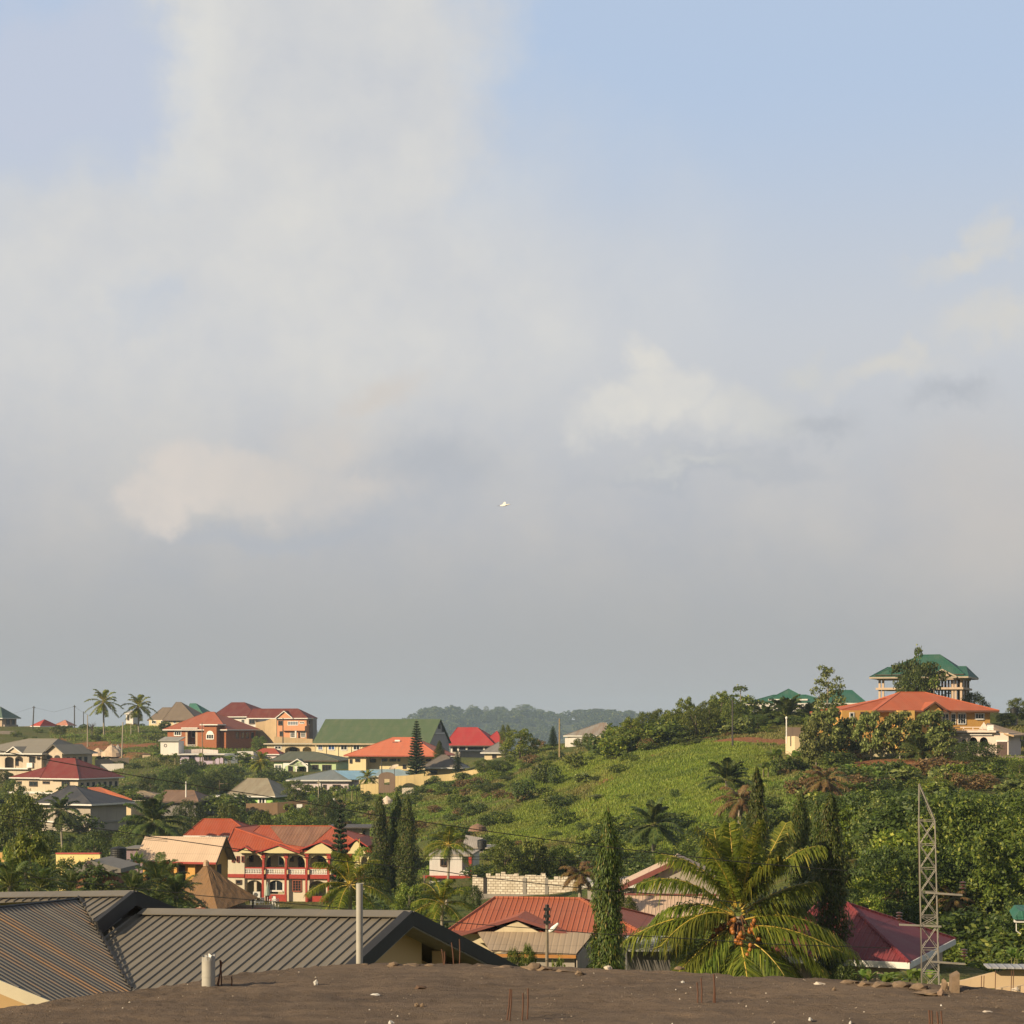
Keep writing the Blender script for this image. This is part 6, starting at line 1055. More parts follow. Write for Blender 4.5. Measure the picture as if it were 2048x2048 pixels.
    names = [(728, 1930, 18, 5), (785, 1931, 28, 8), (822, 1931, 30, 6), (860, 1931, 20, 5)]
    for k, (px, py, w, h) in enumerate(names): rk('mortar_crumb', px, py, w, h, cm, 'low mortar lump on the roof edge right of the tall pipe, %s of four' % ('first', 'second', 'third', 'last')[k], 20 + k, group='mortar lumps right of the tall pipe')
    names = [(965, 1934, 18, 5), (1005, 1937, 40, 7), (1062, 1938, 44, 12), (1095, 1939, 34, 9), (1130, 1943, 40, 7), (1160, 1948, 18, 9)]
    for k, (px, py, w, h) in enumerate(names): rk('mortar_slab', px, py, w, h, cm, 'crumbled mortar slab on the roof edge before the street pole, %s from the left' % ('first', 'second', 'third', 'fourth', 'fifth', 'sixth')[k], 30 + k, group='crumbled mortar before the street pole')
    rk('pale_block', 1217, 1939, 18, 8, lt, 'small pale block on the roof edge at the foot of the tall mast tree', 41); rk('stone', 834, 2012, 9, 8, cm, 'small dark stone pair, left one, near the bottom centre', 42); rk('stone', 844, 2012, 10, 8, cm, 'small dark stone pair, right one, near the bottom centre', 43); rk('straw_heap', 845, 1977, 34, 7, plain('straw_dark', (.11, .065, .04), .95, scale=30), 'dark brown patch of dry straw on the dirt roof', 44)
    rk('stone', 1668, 1981, 9, 6, cm, 'single brown stone before the right roof edge, left of the mortar row', 47); rk('stone', 1640, 1969, 22, 5, lt, 'low pale stone cluster on the roof edge right of the big palm', 48); rk('stone', 2030, 1980, 16, 6, lt, 'pale stone chip at the right roof edge', 49); rk('stone', 1360, 1938, 20, 5, cm, 'flat dark chip on the roof edge below the left palm frond', 50)
    wh = plain('litter_white', (.52, .50, .46), .7, var=.1)
    for k, (px, py, w, h, lab) in enumerate(((632, 1968, 11, 9, 'crumpled white scrap on the dirt roof right of the rod stub'), (628, 1996, 15, 3, 'flat pale strip below the crumpled white scrap'), (750, 1990, 16, 4, 'flat cream chip on the dirt between the white scrap and the dark stones'), (783, 2046, 12, 5, 'white scrap at the bottom edge, left of the centre'), (1366, 1965, 9, 4, 'white chip on the dirt left of the two short rods'), (1621, 2040, 9, 5, 'white pebble at the bottom edge right of the palm'), (1700, 2048, 6, 6, 'pale pebble at the bottom edge, farther right of the palm'), (1882, 2013, 5, 5, 'white cap lying behind the row of four rods'), (1975, 2024, 16, 3, 'pale brown chip near the lower right corner'))):
        rk('litter', px, py, w, h, wh if k != 8 else lt, lab, 60 + k, 'litter')
    # countless crumbs
    rng = np.random.default_rng(9); V, Q = [], []
    n = 1500; X = rng.uniform(-6.5, 6.5, n); YY = 18.5 + 5 * rng.random(n)
    for x, y in zip(X, YY):
        px = 1024 + F * x / y; e = np.interp(px, [0, 420, 640, 900, 1300, 1850, 2048], [2015, 1956, 1931, 1925, 1938, 1966, 1985]) + 5
        if HZ + 3 * F / y < e: continue
        s = .003 + .011 * rng.random() ** 4; i = len(V); z = SZ + .01
        for a, b, c in ((1, 0, 0), (0, 1, 0), (-1, 0, 0), (0, -1, 0), (0, 0, 1.0)): V.append((x + a * s * rng.uniform(.6, 1.3), y + b * s, z + c * s))
        Q += [(i, i + 1, i + 4, i + 4), (i + 1, i + 2, i + 4, i + 4), (i + 2, i + 3, i + 4, i + 4), (i + 3, i, i + 4, i + 4)]
    mb = MB(); mb.v = V; mb.f = [q[:3] for q in Q]; mb.m = [0] * len(Q); o = mb.build('grit', leafmat('grit_tint', (.10, .075, .055), (.26, .20, .145), 0.0, (.50, .44, .37))); o['kind'] = 'stuff'; o['label'] = 'scattered grit and pale crumbs on the brown roof'
import bmesh
slab_things()

# ---------------------------------------------------------------- grey ribbed roof house at the left
def grey_house():
    th = R(-26); u = Vector((math.cos(th), math.sin(th), 0)); v = Vector((-math.sin(th), math.cos(th), 0)); up = Vector((0, 0, 1))
    A, B = P(287, 1825, 40.8), P(823, 1830, 38.0)
    root = thing('grey_roof_house', 'peach house under a large dark grey ribbed metal roof, lower left', 'house', (A.x, A.y, CZ - 12)); o0 = Vector(root.location)
    gm, t, b = base('ribbed_grey'); uv = t.new('ShaderNodeUVMap').outputs[0]; ob = t.new('ShaderNodeTexCoord').outputs['Object']; n1 = t.noise(t.scaled(uv, (2.5, .10, 1)), 1.0, 5, .6); n2 = t.noise(ob, .8, 5, .6); n3 = t.noise(t.scaled(uv, (6, .2, 1)), 1.0, 4, .6)
    c = t.mix(t.math('MULTIPLY', t.ramp(n2, .3, .7), .6), (.165, .147, .118), (.095, .086, .074)); c = t.mix(t.math('MULTIPLY', t.ramp(n3, .52, .72), .5), c, (.19, .155, .11)); t.put(b.inputs['Base Color'], c); b.inputs['Roughness'].default_value = .55
    bp = t.new('ShaderNodeBump'); bp.inputs['Strength'].default_value = .15; bp.inputs['Distance'].default_value = .02; t.l.new(n1, bp.inputs['Height']); t.l.new(bp.outputs[0], b.inputs['Normal'])
    rm, t, b = base('ribbed_grey_rusty'); uv = t.new('ShaderNodeUVMap').outputs[0]; n1 = t.noise(t.scaled(uv, (2.2, .07, 1)), 1.0, 5, .62); n2 = t.noise(t.scaled(uv, (.8, .25, 1)), 1.0, 4, .6)
    c = t.mix(t.math('MULTIPLY', t.ramp(n1, .46, .60), t.ramp(n2, .40, .55)), (.098, .090, .080), (.225, .125, .055)); c = t.mix(t.math('MULTIPLY', t.ramp(t.noise(t.scaled(uv, (5, .15, 1)), 1.0, 4, .6), .55, .72), .5), c, (.26, .21, .15)); t.put(b.inputs['Base Color'], c); b.inputs['Roughness'].default_value = .55
    dark = plain('black_flashing', (.022, .021, .021), .6); peach = paint('peach_wall', (.70, .48, .24), .15, streak=False); crm = plain('cream_board', (.80, .70, .50), .6, var=.1)
    def hit(px, py, p0, n): d = Vector(((px - 1024) / F, 1, (HZ - py) / F)); c = Vector((0, 0, CZ)); return c + d * ((p0 - c).dot(n) / d.dot(n))
    down = (-v * .946 - up * .325).normalized(); r = (B - A).normalized(); nF = r.cross(down); nF = nF if nF.z > 0 else -nF; d3 = (down - r * down.dot(r)).normalized()
    def ribs(poly, d, spacing, first, mat, h=.035, w=.035, name='rib', n=None, along=None):
        """standing ribs clipped to the roof polygon; d = run of the ribs"""
        n = n; a = along; o = poly[0]; q = n.cross(d).normalized(); pts = [((p - o).dot(q), (p - o).dot(d)) for p in poly]; lo, hi = min(p[0] for p in pts), max(p[0] for p in pts); mb = MB(); x = lo + first
        while x < hi - .03:
            ys = []
            for (a0, b0), (a1, b1) in zip(pts, pts[1:] + pts[:1]):
                if (a0 - x) * (a1 - x) < 0: ys.append(b0 + (b1 - b0) * (x - a0) / (a1 - a0))
            ys.sort()
            for s, e in zip(ys[::2], ys[1::2]):
                c = lambda aa, bb, hh: o + q * aa + d * bb + n * hh - o0
                mb.hexa([c(x - w, s + .05, .0), c(x + w, s + .05, .0), c(x + w, e, .0), c(x - w, e, .0)], [c(x - w * .45, s + .05, h), c(x + w * .45, s + .05, h), c(x + w * .45, e, h), c(x - w * .45, e, h)])
            x += spacing
        return mb
    # lower front slope
    Vt = hit(195, 1850, A, nF); V2 = hit(263, 1983, A, nF); V3 = V2 + (V2 - Vt).normalized() * 3.2; q = 5.2; B2 = B + d3 * q; F1 = [A, B, B2, V3, V2, Vt]
    mb = MB(); mb.quad(*[p - o0 for p in F1]); ro = mb.build('roof', gm, root)
    rb = ribs(F1, d3, .24, .16, gm, n=nF, h=.032, w=.024); 
    full = MB(); full.v, full.f, full.m = rb.v, rb.f, rb.m; full.build('roof_rib', gm, ro)
    # ridge cap and back slope
    bk = (v * .946 - up * .325).normalized(); bk = (bk - r * bk.dot(r)).normalized(); mb = MB(); e = 7.5; mb.quad(A - o0, A + bk * e - o0, B + bk * e - o0, B - o0); mb.build('rear_slope', gm, root)
    mb = MB(); w = .24; mb.hexa([A + d3 * w + nF * .055 - o0, B + d3 * w + nF * .055 - o0, B + up * .07 - o0, A + up * .07 - o0], [A + d3 * w + nF * .075 - o0, B + d3 * w + nF * .075 - o0, B + up * .095 - o0, A + up * .095 - o0]); mb.hexa([A + up * .07 - o0, B + up * .07 - o0, B + bk * w + up * .02 - o0, A + bk * w + up * .02 - o0], [A + up * .095 - o0, B + up * .095 - o0, B + bk * w + up * .05 - o0, A + bk * w + up * .05 - o0]); mb.build('ridge_cap', gm, root)
    # right gable: black rake flashing, pale soffit, peach wall, porch bay
    def rake(p, q, name, out, mat, wtop=.3, dep=.2, inset=0.0):
        mb = MB(); a, c = p - o0 - out * inset, q - o0 - out * inset; d = (c - a).normalized(); n = out.cross(d).normalized(); n = n if n.z > 0 else -n; mb.hexa([a - n * dep, c - n * dep, c - n * dep + out * .05, a - n * dep + out * .05], [a + n * .06, c + n * .06, c + n * .06 + out * .05, a + n * .06 + out * .05]); mb.hexa([a + n * .06 - out * wtop, c + n * .06 - out * wtop, c + n * .06 + out * .05, a + n * .06 + out * .05], [a + n * .085 - out * wtop, c + n * .085 - out * wtop, c + n * .085 + out * .05, a + n * .085 + out * .05]); return mb.build(name, mat, root)
    Bf, Bb = B + d3 * 5.2, B + bk * 7.5; rake(B, Bf, 'rake_flashing', u, dark, .16); rake(B, Bb, 'rake_flashing', u, dark, .16); sf = plain('soffit_grey', (.33, .30, .26), .7)
    for (p, qq, nm) in ((B, Bf, 'soffit'), (B, Bb, 'soffit')):
        mb = MB(); a, c = p - o0 - up * .24, qq - o0 - up * .24; mb.hexa([a - u * .55, c - u * .55, c + u * .03, a + u * .03], [a - u * .55 + up * .05, c - u * .55 + up * .05, c + u * .03 + up * .05, a + u * .03 + up * .05]); mb.build(nm, sf, root)
    W = B - u * .55 - up * .22; base_z = o0.z - o0.z - 3; gw = MB(); L_ = lambda s: W + (Bf - B) * s; R_ = lambda s: W + (Bb - B) * s; floor = lambda p: Vector((p.x, p.y, o0.z - 3)); g = [floor(L_(1)), floor(R_(.20)), R_(.20), W, L_(1)]; gw.hexa([p - o0 for p in g], [p - o0 - u * .15 for p in g]); gw.build('gable_wall', peach, root)
    g = [floor(R_(.20)), floor(R_(1)), R_(1), R_(.20)]; gw = MB(); gw.hexa([p - o0 - u * 1.0 for p in g], [p - o0 - u * 1.15 for p in g]); gw.build('recess_wall', peach, root); mb = MB(); c = R_(.30) - o0; mb.hexa([(c.x - .12, c.y - .12, -3), (c.x + .12, c.y - .12, -3), (c.x + .12, c.y + .12, -3), (c.x - .12, c.y + .12, -3)], [(c.x - .12, c.y - .12, c.z), (c.x + .12, c.y - .12, c.z), (c.x + .12, c.y + .12, c.z), (c.x - .12, c.y + .12, c.z)]); mb.build('porch_post', peach, root); a_, b_ = R_(.20) - o0, R_(.42) - o0; mb = MB(); z_ = R_(.45).z - o0.z; mb.hexa([Vector((a_.x, a_.y, z_ - .25)), Vector((b_.x, b_.y, z_ - .25)), Vector((b_.x, b_.y, z_ - .25)) - u * .2, Vector((a_.x, a_.y, z_ - .25)) - u * .2], [Vector((a_.x, a_.y, z_)), Vector((b_.x, b_.y, z_ )), Vector((b_.x, b_.y, z_)) - u * .2, Vector((a_.x, a_.y, z_)) - u * .2]); mb.build('porch_beam', peach, root)
    # upper block behind
    U0, U1 = P(-220, 1795, 44.5), P(268, 1789, 40.9); r2 = (U1 - U0).normalized(); d2 = (down - r2 * down.dot(r2)).normalized(); n2 = r2.cross(d2); n2 = n2 if n2.z > 0 else -n2; Vu = hit(158, 1799, U0, n2); Vl = hit(192, 1850, U0, n2); Ul = hit(-220, 1815, U0, n2); F2 = [U0, U1, Vl, Vu, Ul]; mb = MB(); mb.quad(*[p - o0 for p in F2]); up_ = mb.build('upper_roof', gm, root); rb = ribs(F2, d2, .24, .1, gm, n=n2, h=.032, w=.024); rb.build('roof_rib', gm, up_)
    mb = MB(); mb.quad(U0 - o0, U0 + bk * 3 - o0, U1 + bk * 3 - o0, U1 - o0); mb.build('rear_slope', gm, up_); mb = MB(); mb.hexa([U0 + d2 * .22 + n2 * .055 - o0, U1 + d2 * .22 + n2 * .055 - o0, U1 + up * .07 - o0, U0 + up * .07 - o0], [U0 + d2 * .22 + n2 * .075 - o0, U1 + d2 * .22 + n2 * .075 - o0, U1 + up * .095 - o0, U0 + up * .095 - o0]); mb.build('ridge_cap', gm, up_)
    rake(U1, Vl, 'rake_flashing', u, dark, .07, .22); rake(U1, U1 + bk * 3.4, 'rake_flashing', u, dark, .07, .22); mb = MB(); W2 = U1 - u * .35 - up * .1; g = [W2 + (Vl - U1), W2 + (Vl - U1) - up * 1.2, W2 + bk * 3 - up * 1.2, W2 + bk * 3, W2]; mb.hexa([p - o0 for p in g], [p - o0 - u * .08 for p in g]); mb.build('upper_gable', dark, root)
    # left wing sloping to the valley
    Wp = P(0, 1815, 38.2); Vv = Vu + up * .01; V2b = V2 + up * .01; rid = (Wp - Vv).normalized(); e1 = (V2b - Vv); nG = rid.cross(e1).normalized(); nG = nG if nG.z > 0 else -nG
    G0 = Vv + rid * 4.2; g1 = hit(0, 1960, Vv, nG); g2 = hit(105, 2003, Vv, nG); dG = (hit(213, 1990, Vv, nG) - hit(0, 1868, Vv, nG)).normalized(); g0 = hit(-160, 1893, Vv, nG); V3b = V2b + (V2b - Vv).normalized() * 2.0; g3 = g2 + (g2 - g1).normalized() * 2.5; G = [G0, Vv, V2b, V3b, g3, g2, g1, g0]; mb = MB(); mb.quad(*[p - o0 for p in G]); wg = mb.build('wing_roof', rm, root); qG = nG.cross(dG).normalized(); me_ = wg.data
    for p_ in me_.polygons:
        for li in p_.loop_indices: c_ = me_.vertices[me_.loops[li].vertex_index].co; me_.uv_layers[0].data[li].uv = (c_.dot(qG), c_.dot(dG))
    rb = ribs(G, dG, .17, .05, rm, n=nG, h=.02, w=.022); me_ = rb.build('roof_rib', rm, wg).data
    for p_ in me_.polygons:
        for li in p_.loop_indices: c_ = me_.vertices[me_.loops[li].vertex_index].co; me_.uv_layers[0].data[li].uv = (c_.dot(qG), c_.dot(dG))
    mb = MB(); far = (rid.cross(up)); far = far if far.x < 0 else -far; mb.quad(G0 - o0, Vv - o0, Vv + far * 3 - up * 1.0 - o0, G0 + far * 3 - up * 1.0 - o0); mb.build('rear_slope', rm, wg); mb = MB(); mb.tube([G0 + up * .01 - o0, Vv + up * .01 - o0], .028, 6); mb.build('ridge_cap', dark, wg); mb = MB(); n = 40
    for k in range(n):
        p = Vv.lerp(V2b, k / n) + nG * .03; w = .035 if k % 2 else .06; mb.hexa([p - o0 - dG * w, p - o0 + d3 * -.03, p + (V2b - Vv) / n * .9 - o0 - d3 * .03, p + (V2b - Vv) / n * .9 - o0 - dG * w], [p - o0 - dG * w + nG * .03, p - o0 + d3 * -.03 + nG * .03, p + (V2b - Vv) / n * .9 - o0 - d3 * .03 + nG * .03, p + (V2b - Vv) / n * .9 - o0 - dG * w + nG * .03])
    mb.build('valley_flashing', dark, root)
    gd = (g2 - g1).normalized(); out = gd.cross(up).normalized(); out = out if out.y < 0 else -out; a, c = g0 - o0 - gd * .5, g3 - o0; mb = MB(); mb.hexa([a - up * .24, c - up * .24, c - up * .24 + out * .07, a - up * .24 + out * .07], [a - up * .004, c - up * .004, c - up * .004 + out * .07, a - up * .004 + out * .07]); mb.build('barge_board', crm, root)
    g = [Vector((a.x, a.y, -3)), Vector((c.x, c.y, -3)), c - up * .25, a - up * .25]; mb = MB(); mb.hexa([p - out * .35 for p in g], [p - out * .5 for p in g]); mb.build('wing_gable_wall', peach, root)
    mb = MB(); x = B - u * 1.2; pl = [A + d3 * 4.8 - up * .5, B - u * .7 + d3 * 4.8 - up * .5, B - u * .7 + bk * 7 - up * .5, A + bk * 7 - up * .5]; mb.hexa([Vector((p.x, p.y, o0.z - 3)) - o0 for p in pl], [Vector((p.x, p.y, pl[0].z)) - o0 for p in pl]); mb.build('wall', peach, root)
grey_house()

# ---------------------------------------------------------------- lattice mast, poles and wires
def lines():
    gs = plain('galvanised_steel', (.30, .275, .235), .55, var=.3); Y = 45.0; k = Y / F
    a = P(1845, 1990, Y); t = thing('lattice_mast', 'rusty grey steel lattice mast with side arms and one tall corner post', 'mast', a); legs = {}
    X = lambda px, py, dy=0.0: Vector(((px - 1024) * k - a.x, dy, CZ + (HZ - py) * k - a.z))
    fl = [X(1844, 1990), X(1838, 1640), X(1838, 1568)]; fr_ = [X(1878, 1990), X(1870, 1642)]; br_ = [X(1888, 1990, .45), X(1878, 1640, .45)]; bl_ = [X(1852, 1990, .45), X(1846, 1640, .45), X(1841, 1570, .1)]
    for nm, pts in (('corner_post', fl), ('leg', fr_), ('leg', br_), ('leg', bl_)): mb = MB(); mb.tube([pts[0] - Vector((0, 0, 3))] + pts, .015, 5); mb.build(nm, gs, t)
    L3 = lambda pts, py: pts[0].lerp(pts[1], (1990 - py) / (1990 - 1640)); ys = [1642, 1690, 1738, 1786, 1834, 1852, 1900, 1948, 1985]
    for i, y in enumerate(ys):
        mb = MB(); c = [L3(q, y) for q in (fl, fr_, br_, bl_)]
        for p, q in zip(c, c[1:] + c[:1]): mb.tube([p, q], .010, 4)
        if i: d = [L3(q, ys[i - 1]) for q in (fl, fr_, br_, bl_)]; mb.tube([c[0], d[1]], .008, 4); mb.tube([d[0], c[1]], .008, 4); mb.tube([c[2], d[3]], .008, 4); mb.tube([d[2], c[3]], .008, 4); mb.tube([c[1], d[2]], .008, 4); mb.tube([c[3], d[0]], .008, 4)
        mb.build('lattice_bay', gs, t)
    mb = MB(); mb.tube([fl[2], fr_[1]], .016, 4); mb.tube([fl[2] + Vector((.03, .08, 0)), br_[1]], .016, 4); mb.tube([fl[2] + Vector((.02, .04, -.15)), fr_[1] + Vector((0, .2, 0))], .012, 4); mb.build('stay', gs, t)
    for nm, p, q in (('side_arm', (1798, 1849), (1882, 1853)), ('side_arm', (1851, 1785), (1924, 1790)), ('side_arm', (1862, 1923), (1930, 1928))): mb = MB(); s, e = X(*p, -.03), X(*q, -.03); mb.hexa([s + Vector((0, -.02, -.02)), e + Vector((0, -.02, -.02)), e + Vector((0, .02, -.02)), s + Vector((0, .02, -.02))], [s + Vector((0, -.02, .022)), e + Vector((0, -.02, .022)), e + Vector((0, .02, .022)), s + Vector((0, .02, .022))]); mb.build(nm, gs, t)
    ins = plain('insulator_brown', (.10, .05, .04), .4)
    for (px, py) in ((1798, 1846), (1928, 1920), (1925, 1785)):
        mb = MB(); p = X(px, py, -.03)
        mb.tube([p, p + Vector((0, 0, .20))], .012, 5)
        for j in range(3): mb.tube([p + Vector((0, 0, .08 + .07 * j)), p + Vector((0, 0, .10 + .07 * j)), p + Vector((0, 0, .125 + .07 * j))], [.05, .085, .03], 10)
        mb.build('insulator', ins, t)
    mb = MB(); mb.tube([X(1834, 1640, -.1), X(1836, 1760, -.1), X(1842, 1980, -.1)], .006, 4); mb.build('cable', DARKFR, t)
    wd = plain('weathered_pole', (.23, .19, .14), .9); cb = plain('cable_black', (.012, .012, .012), .6)
    # street pole with lamp
    Y = 72; k = Y / F; a = P(1094, 1990, Y); t = thing('street_pole', 'concrete street pole with black insulators and a white lamp, behind the roof edge', 'street pole', a); mb = MB(); mb.tube([(0, 0, -2), (0, 0, 180 * k)], [.075, .055], 8); mb.build('pole', wd, t); mb = MB()
    for py in (1818, 1832, 1844): z = (1990 - py) * k; mb.box((-.13, -.13, z - .05), (.13, .0, z + .05))
    mb.tube([(0, -.05, 150 * k), (0, -.05, 181 * k)], .085, 6); mb.build('insulator', cb, t); mb = MB(); z = (1990 - 1862) * k; mb.tube([(0, 0, z - .1), (.12, -.1, z + .05), (.25, -.2, z + .2)], .022, 5); mb.build('lamp_arm', gs, t); mb = MB(); mb.tube([(.10, -.1, z + .0), (.22, -.2, z + .1), (.42, -.3, z + .32)], [.06, .10, .04], 8); mb.build('lamp_head', WHITE, t)
    def pole(name, px, pb, pt_, Y, r, label, mat=wd, lean=0, arm=0, cat='utility pole'):
        a = P(px, pb, Y); k = Y / F; h = (pb - pt_) * k; t = thing(name, label, cat, a); mb = MB(); mb.tube([(0, 0, -3), (0, 0, 0), (lean * k, 0, h)], [r * 1.1, r, r * .75], 7); mb.build('pole', mat, t)
        if arm: mb = MB(); mb.box((lean * k - arm, -.1, h - .6), (lean * k + arm, .1, h - .42)); mb.build('cross_arm', mat, t)
    dk = plain('dark_pole', (.07, .065, .06), .9); pl = plain('pale_pole', (.38, .33, .25), .9)
    pole('utility_pole', 65, 1466, 1412, 590, .22, 'dark leaning pole beside the small bright red roof', dk, 3, .5); pole('utility_pole', 149, 1456, 1410, 600, .20, 'dark upright pole right of the pink roof on the crest', dk, 0, .5); pole('utility_pole', 167, 1453, 1423, 640, .15, 'thin short pole left of the first coconut palm on the crest', dk); pole('utility_pole', 175, 1497, 1430, 530, .16, 'thin pale pole rising from the red earth bank', pl); pole('utility_pole', 243, 1532, 1444, 500, .20, 'tall pale pole beside the large sand heap', pl, 3); pole('utility_pole', 262, 1475, 1446, 560, .14, 'short pole in the grass below the second coconut palm', pl)
    pole('utility_pole', 405, 1508, 1445, 480, .14, 'thin pole before the brick house', wd, -1); pole('utility_pole', 566, 1490, 1436, 535, .18, 'dark pole before the salmon house', dk); pole('utility_pole', 1119, 1505, 1437, 365, .17, 'tan pole on the grassy ridge right of the middle', plain('tan_pole', (.33, .25, .13), .9)); pole('utility_pole', 1465, 1488, 1400, 292, .14, 'thin dark pole beside the red earth path on the right hill', dk); pole('street_pole', 637, 1612, 1560, 365, .10, 'slim lamp pole before the pale pink bungalow', pl, 0, .3, 'street pole'); pole('utility_pole', 764, 1552, 1521, 405, .12, 'thin bent-top pole above the brown gateway', dk, -1)
    pole('white_post', 372, 1581, 1563, 352, .12, 'short white post above the rusty shed roof', WHITE, 0, 0, 'post'); pole('white_marker', 668, 1606, 1597, 330, .25, 'small white marker in the grass left of the mast trees', WHITE, 0, 0, 'post'); pole('utility_pole', 849, 1790, 1750, 200, .09, 'thin grey post left of the white and red house', wd)
    def wire(label, pts, r, Ys):
        Ys = Ys if hasattr(Ys, '__len__') else [Ys] * len(pts); W = [P(p[0], p[1], y) for p, y in zip(pts, Ys)]; o0 = W[0]; mb = MB(); mb.tube([w - o0 for w in W], r, 4); tag(mb.build('power_cable', cb, None, loc=o0), label, 'cable')
    wire('long black cable dropping from the upper left edge across the valley to the hill foot', [(-40, 1495), (0, 1502), (90, 1519), (244, 1547), (298, 1556), (417, 1575), (505, 1588), (660, 1614), (749, 1630), (820, 1640), (994, 1665), (1118, 1682), (1220, 1695), (1299, 1704), (1500, 1726), (1700, 1742)], .014, 62)
    wire('black cable sagging across the pale pink roof and the arches of the balcony house', [(-40, 1624), (0, 1630), (116, 1648), (218, 1660), (294, 1672), (370, 1683), (442, 1693), (500, 1702), (563, 1710), (625, 1716), (700, 1724), (780, 1731), (900, 1745), (947, 1753), (1143, 1774), (1215, 1781), (1370, 1792), (1480, 1806)], .014, 64)
    wire('black cable running just over the grey roof to the street pole', [(60, 1754), (160, 1765), (280, 1777), (399, 1791), (540, 1803), (671, 1815), (746, 1826), (816, 1834), (924, 1846), (1012, 1853), (1091, 1858), (1188, 1867), (1300, 1873), (1420, 1880), (1540, 1888), (1780, 1896)], .014, 70)
    for k in range(3): wire('thin cable at the left edge over the palms, %s of three' % ('uppermost', 'middle', 'lowest')[k], [(-40, 1632 + 6 * k), (120, 1655 + 4 * k), (230, 1668 + 3.0 * k), (300, 1674 + 3 * k), (335, 1677 + 3 * k)], .007, 66)
    for k in range(2): wire('thin pale cable crossing the mid palm crown, %s of two' % ('upper', 'lower')[k], [(760, 1711 + 6 * k), (900, 1713 + 6 * k), (1010, 1714 + 6 * k), (1240, 1716 + 6 * k), (1500, 1716 + 6 * k)], .009, 76)
    wire('fine cable strung between the two dark poles on the far crest', [(68, 1415), (108, 1424), (149, 1413)], .022, 598); wire('fine cable running left from the dark leaning pole on the far crest', [(-30, 1438), (20, 1429), (66, 1415)], .022, 594); wire('fine cable from the dark crest pole down to the thin short pole', [(149, 1413), (160, 1421), (167, 1425), (180, 1432)], .022, 610)
lines()
# ---------------------------------------------------------------- the bird
def bird():
    w = plain('bird_white', (.85, .83, .78), .7, var=.05); a = P(1008, 1011, 110); t = thing('bird', 'white egret flying alone high in the sky', 'bird', a, R(-8)); mb = MB()
    mb.tube([(-.24, 0, -.01), (-.18, 0, 0), (-.05, 0, 0), (.08, 0, .015), (.20, 0, .045), (.27, 0, .06), (.33, 0, .055), (.38, 0, .045)], [.012, .035, .06, .052, .03, .026, .016, .004], 8); mb.build('body', w, t, smooth=True)
    for s, m in ((1, plain('wing_shade', (.7, .7, .68), .7)), (-1, w)):
        mb = MB(); p = [(.06, .0, .02), (.10, s * .10, .12), (.04, s * .24, .22), (-.04, s * .34, .24), (-.10, s * .22, .16), (-.10, s * .02, .01)]; p = [(x, y, z if s > 0 else .03 - z * .5) for x, y, z in p]; mb.hexa(p, [(x, y, z + .012) for x, y, z in p]); mb.build('wing', m, t)
    mb = MB(); mb.tube([(-.22, .01, -.01), (-.38, .01, -.02)], .008, 4); mb.tube([(-.22, -.01, -.01), (-.38, -.01, -.02)], .008, 4); mb.build('leg', DARKFR, t)
bird()
# ---------------------------------------------------------------- ground sheet
SOIL = []                                                   # (x, y, rx, ry, strength) bare red earth
def soil(px, py, Y, wpx, ry, k=1.0): SOIL.append(((px - 1024) / F * Y, Y, wpx / F * Y / 2, ry * (1.9 if 1000 < px < 1270 else 1), k * (.62 if 1000 < px < 1270 else 1)))
for s in ((1330, 1478, 333, 120, 6), (1400, 1481, 323, 110, 6), (1480, 1483, 308, 130, 7), (1550, 1478, 302, 90, 7), (1290, 1478, 345, 60, 4), (1150, 1555, 330, 150, 3, .7), (1190, 1595, 303, 110, 6, .85), (1205, 1620, 290, 60, 4), (1180, 1650, 268, 90, 4, .8), (1040, 1558, 345, 60, 6, .6), (1770, 1540, 250, 140, 9), (1830, 1545, 247, 160, 9), (1900, 1545, 247, 120, 8), (1650, 1545, 246, 110, 6, .8), (1720, 1560, 245, 80, 6, .7), (215, 1497, 528, 150, 6), (170, 1490, 536, 110, 4), (290, 1498, 528, 70, 5), (250, 1518, 508, 110, 7, .7), (100, 1480, 548, 90, 8, .7), (735, 1640, 296, 30, 4, .8), (1010, 1690, 240, 60, 4, .5), (640, 1610, 350, 40, 6, .5), (1315, 1560, 300, 60, 8, .6), (1590, 1535, 270, 60, 6, .6)): soil(*s)
LUSH = []
for s in ((1330, 1600, 250, 330, 55), (1420, 1540, 275, 260, 40), (1200, 1510, 330, 260, 35), (1080, 1650, 270, 220, 25), (700, 1630, 310, 240, 25), (1350, 1510, 300, 250, 15)): LUSH.append(((s[0] - 1024) / F * s[2], s[2], s[3] / F * s[2] / 2, s[4]))
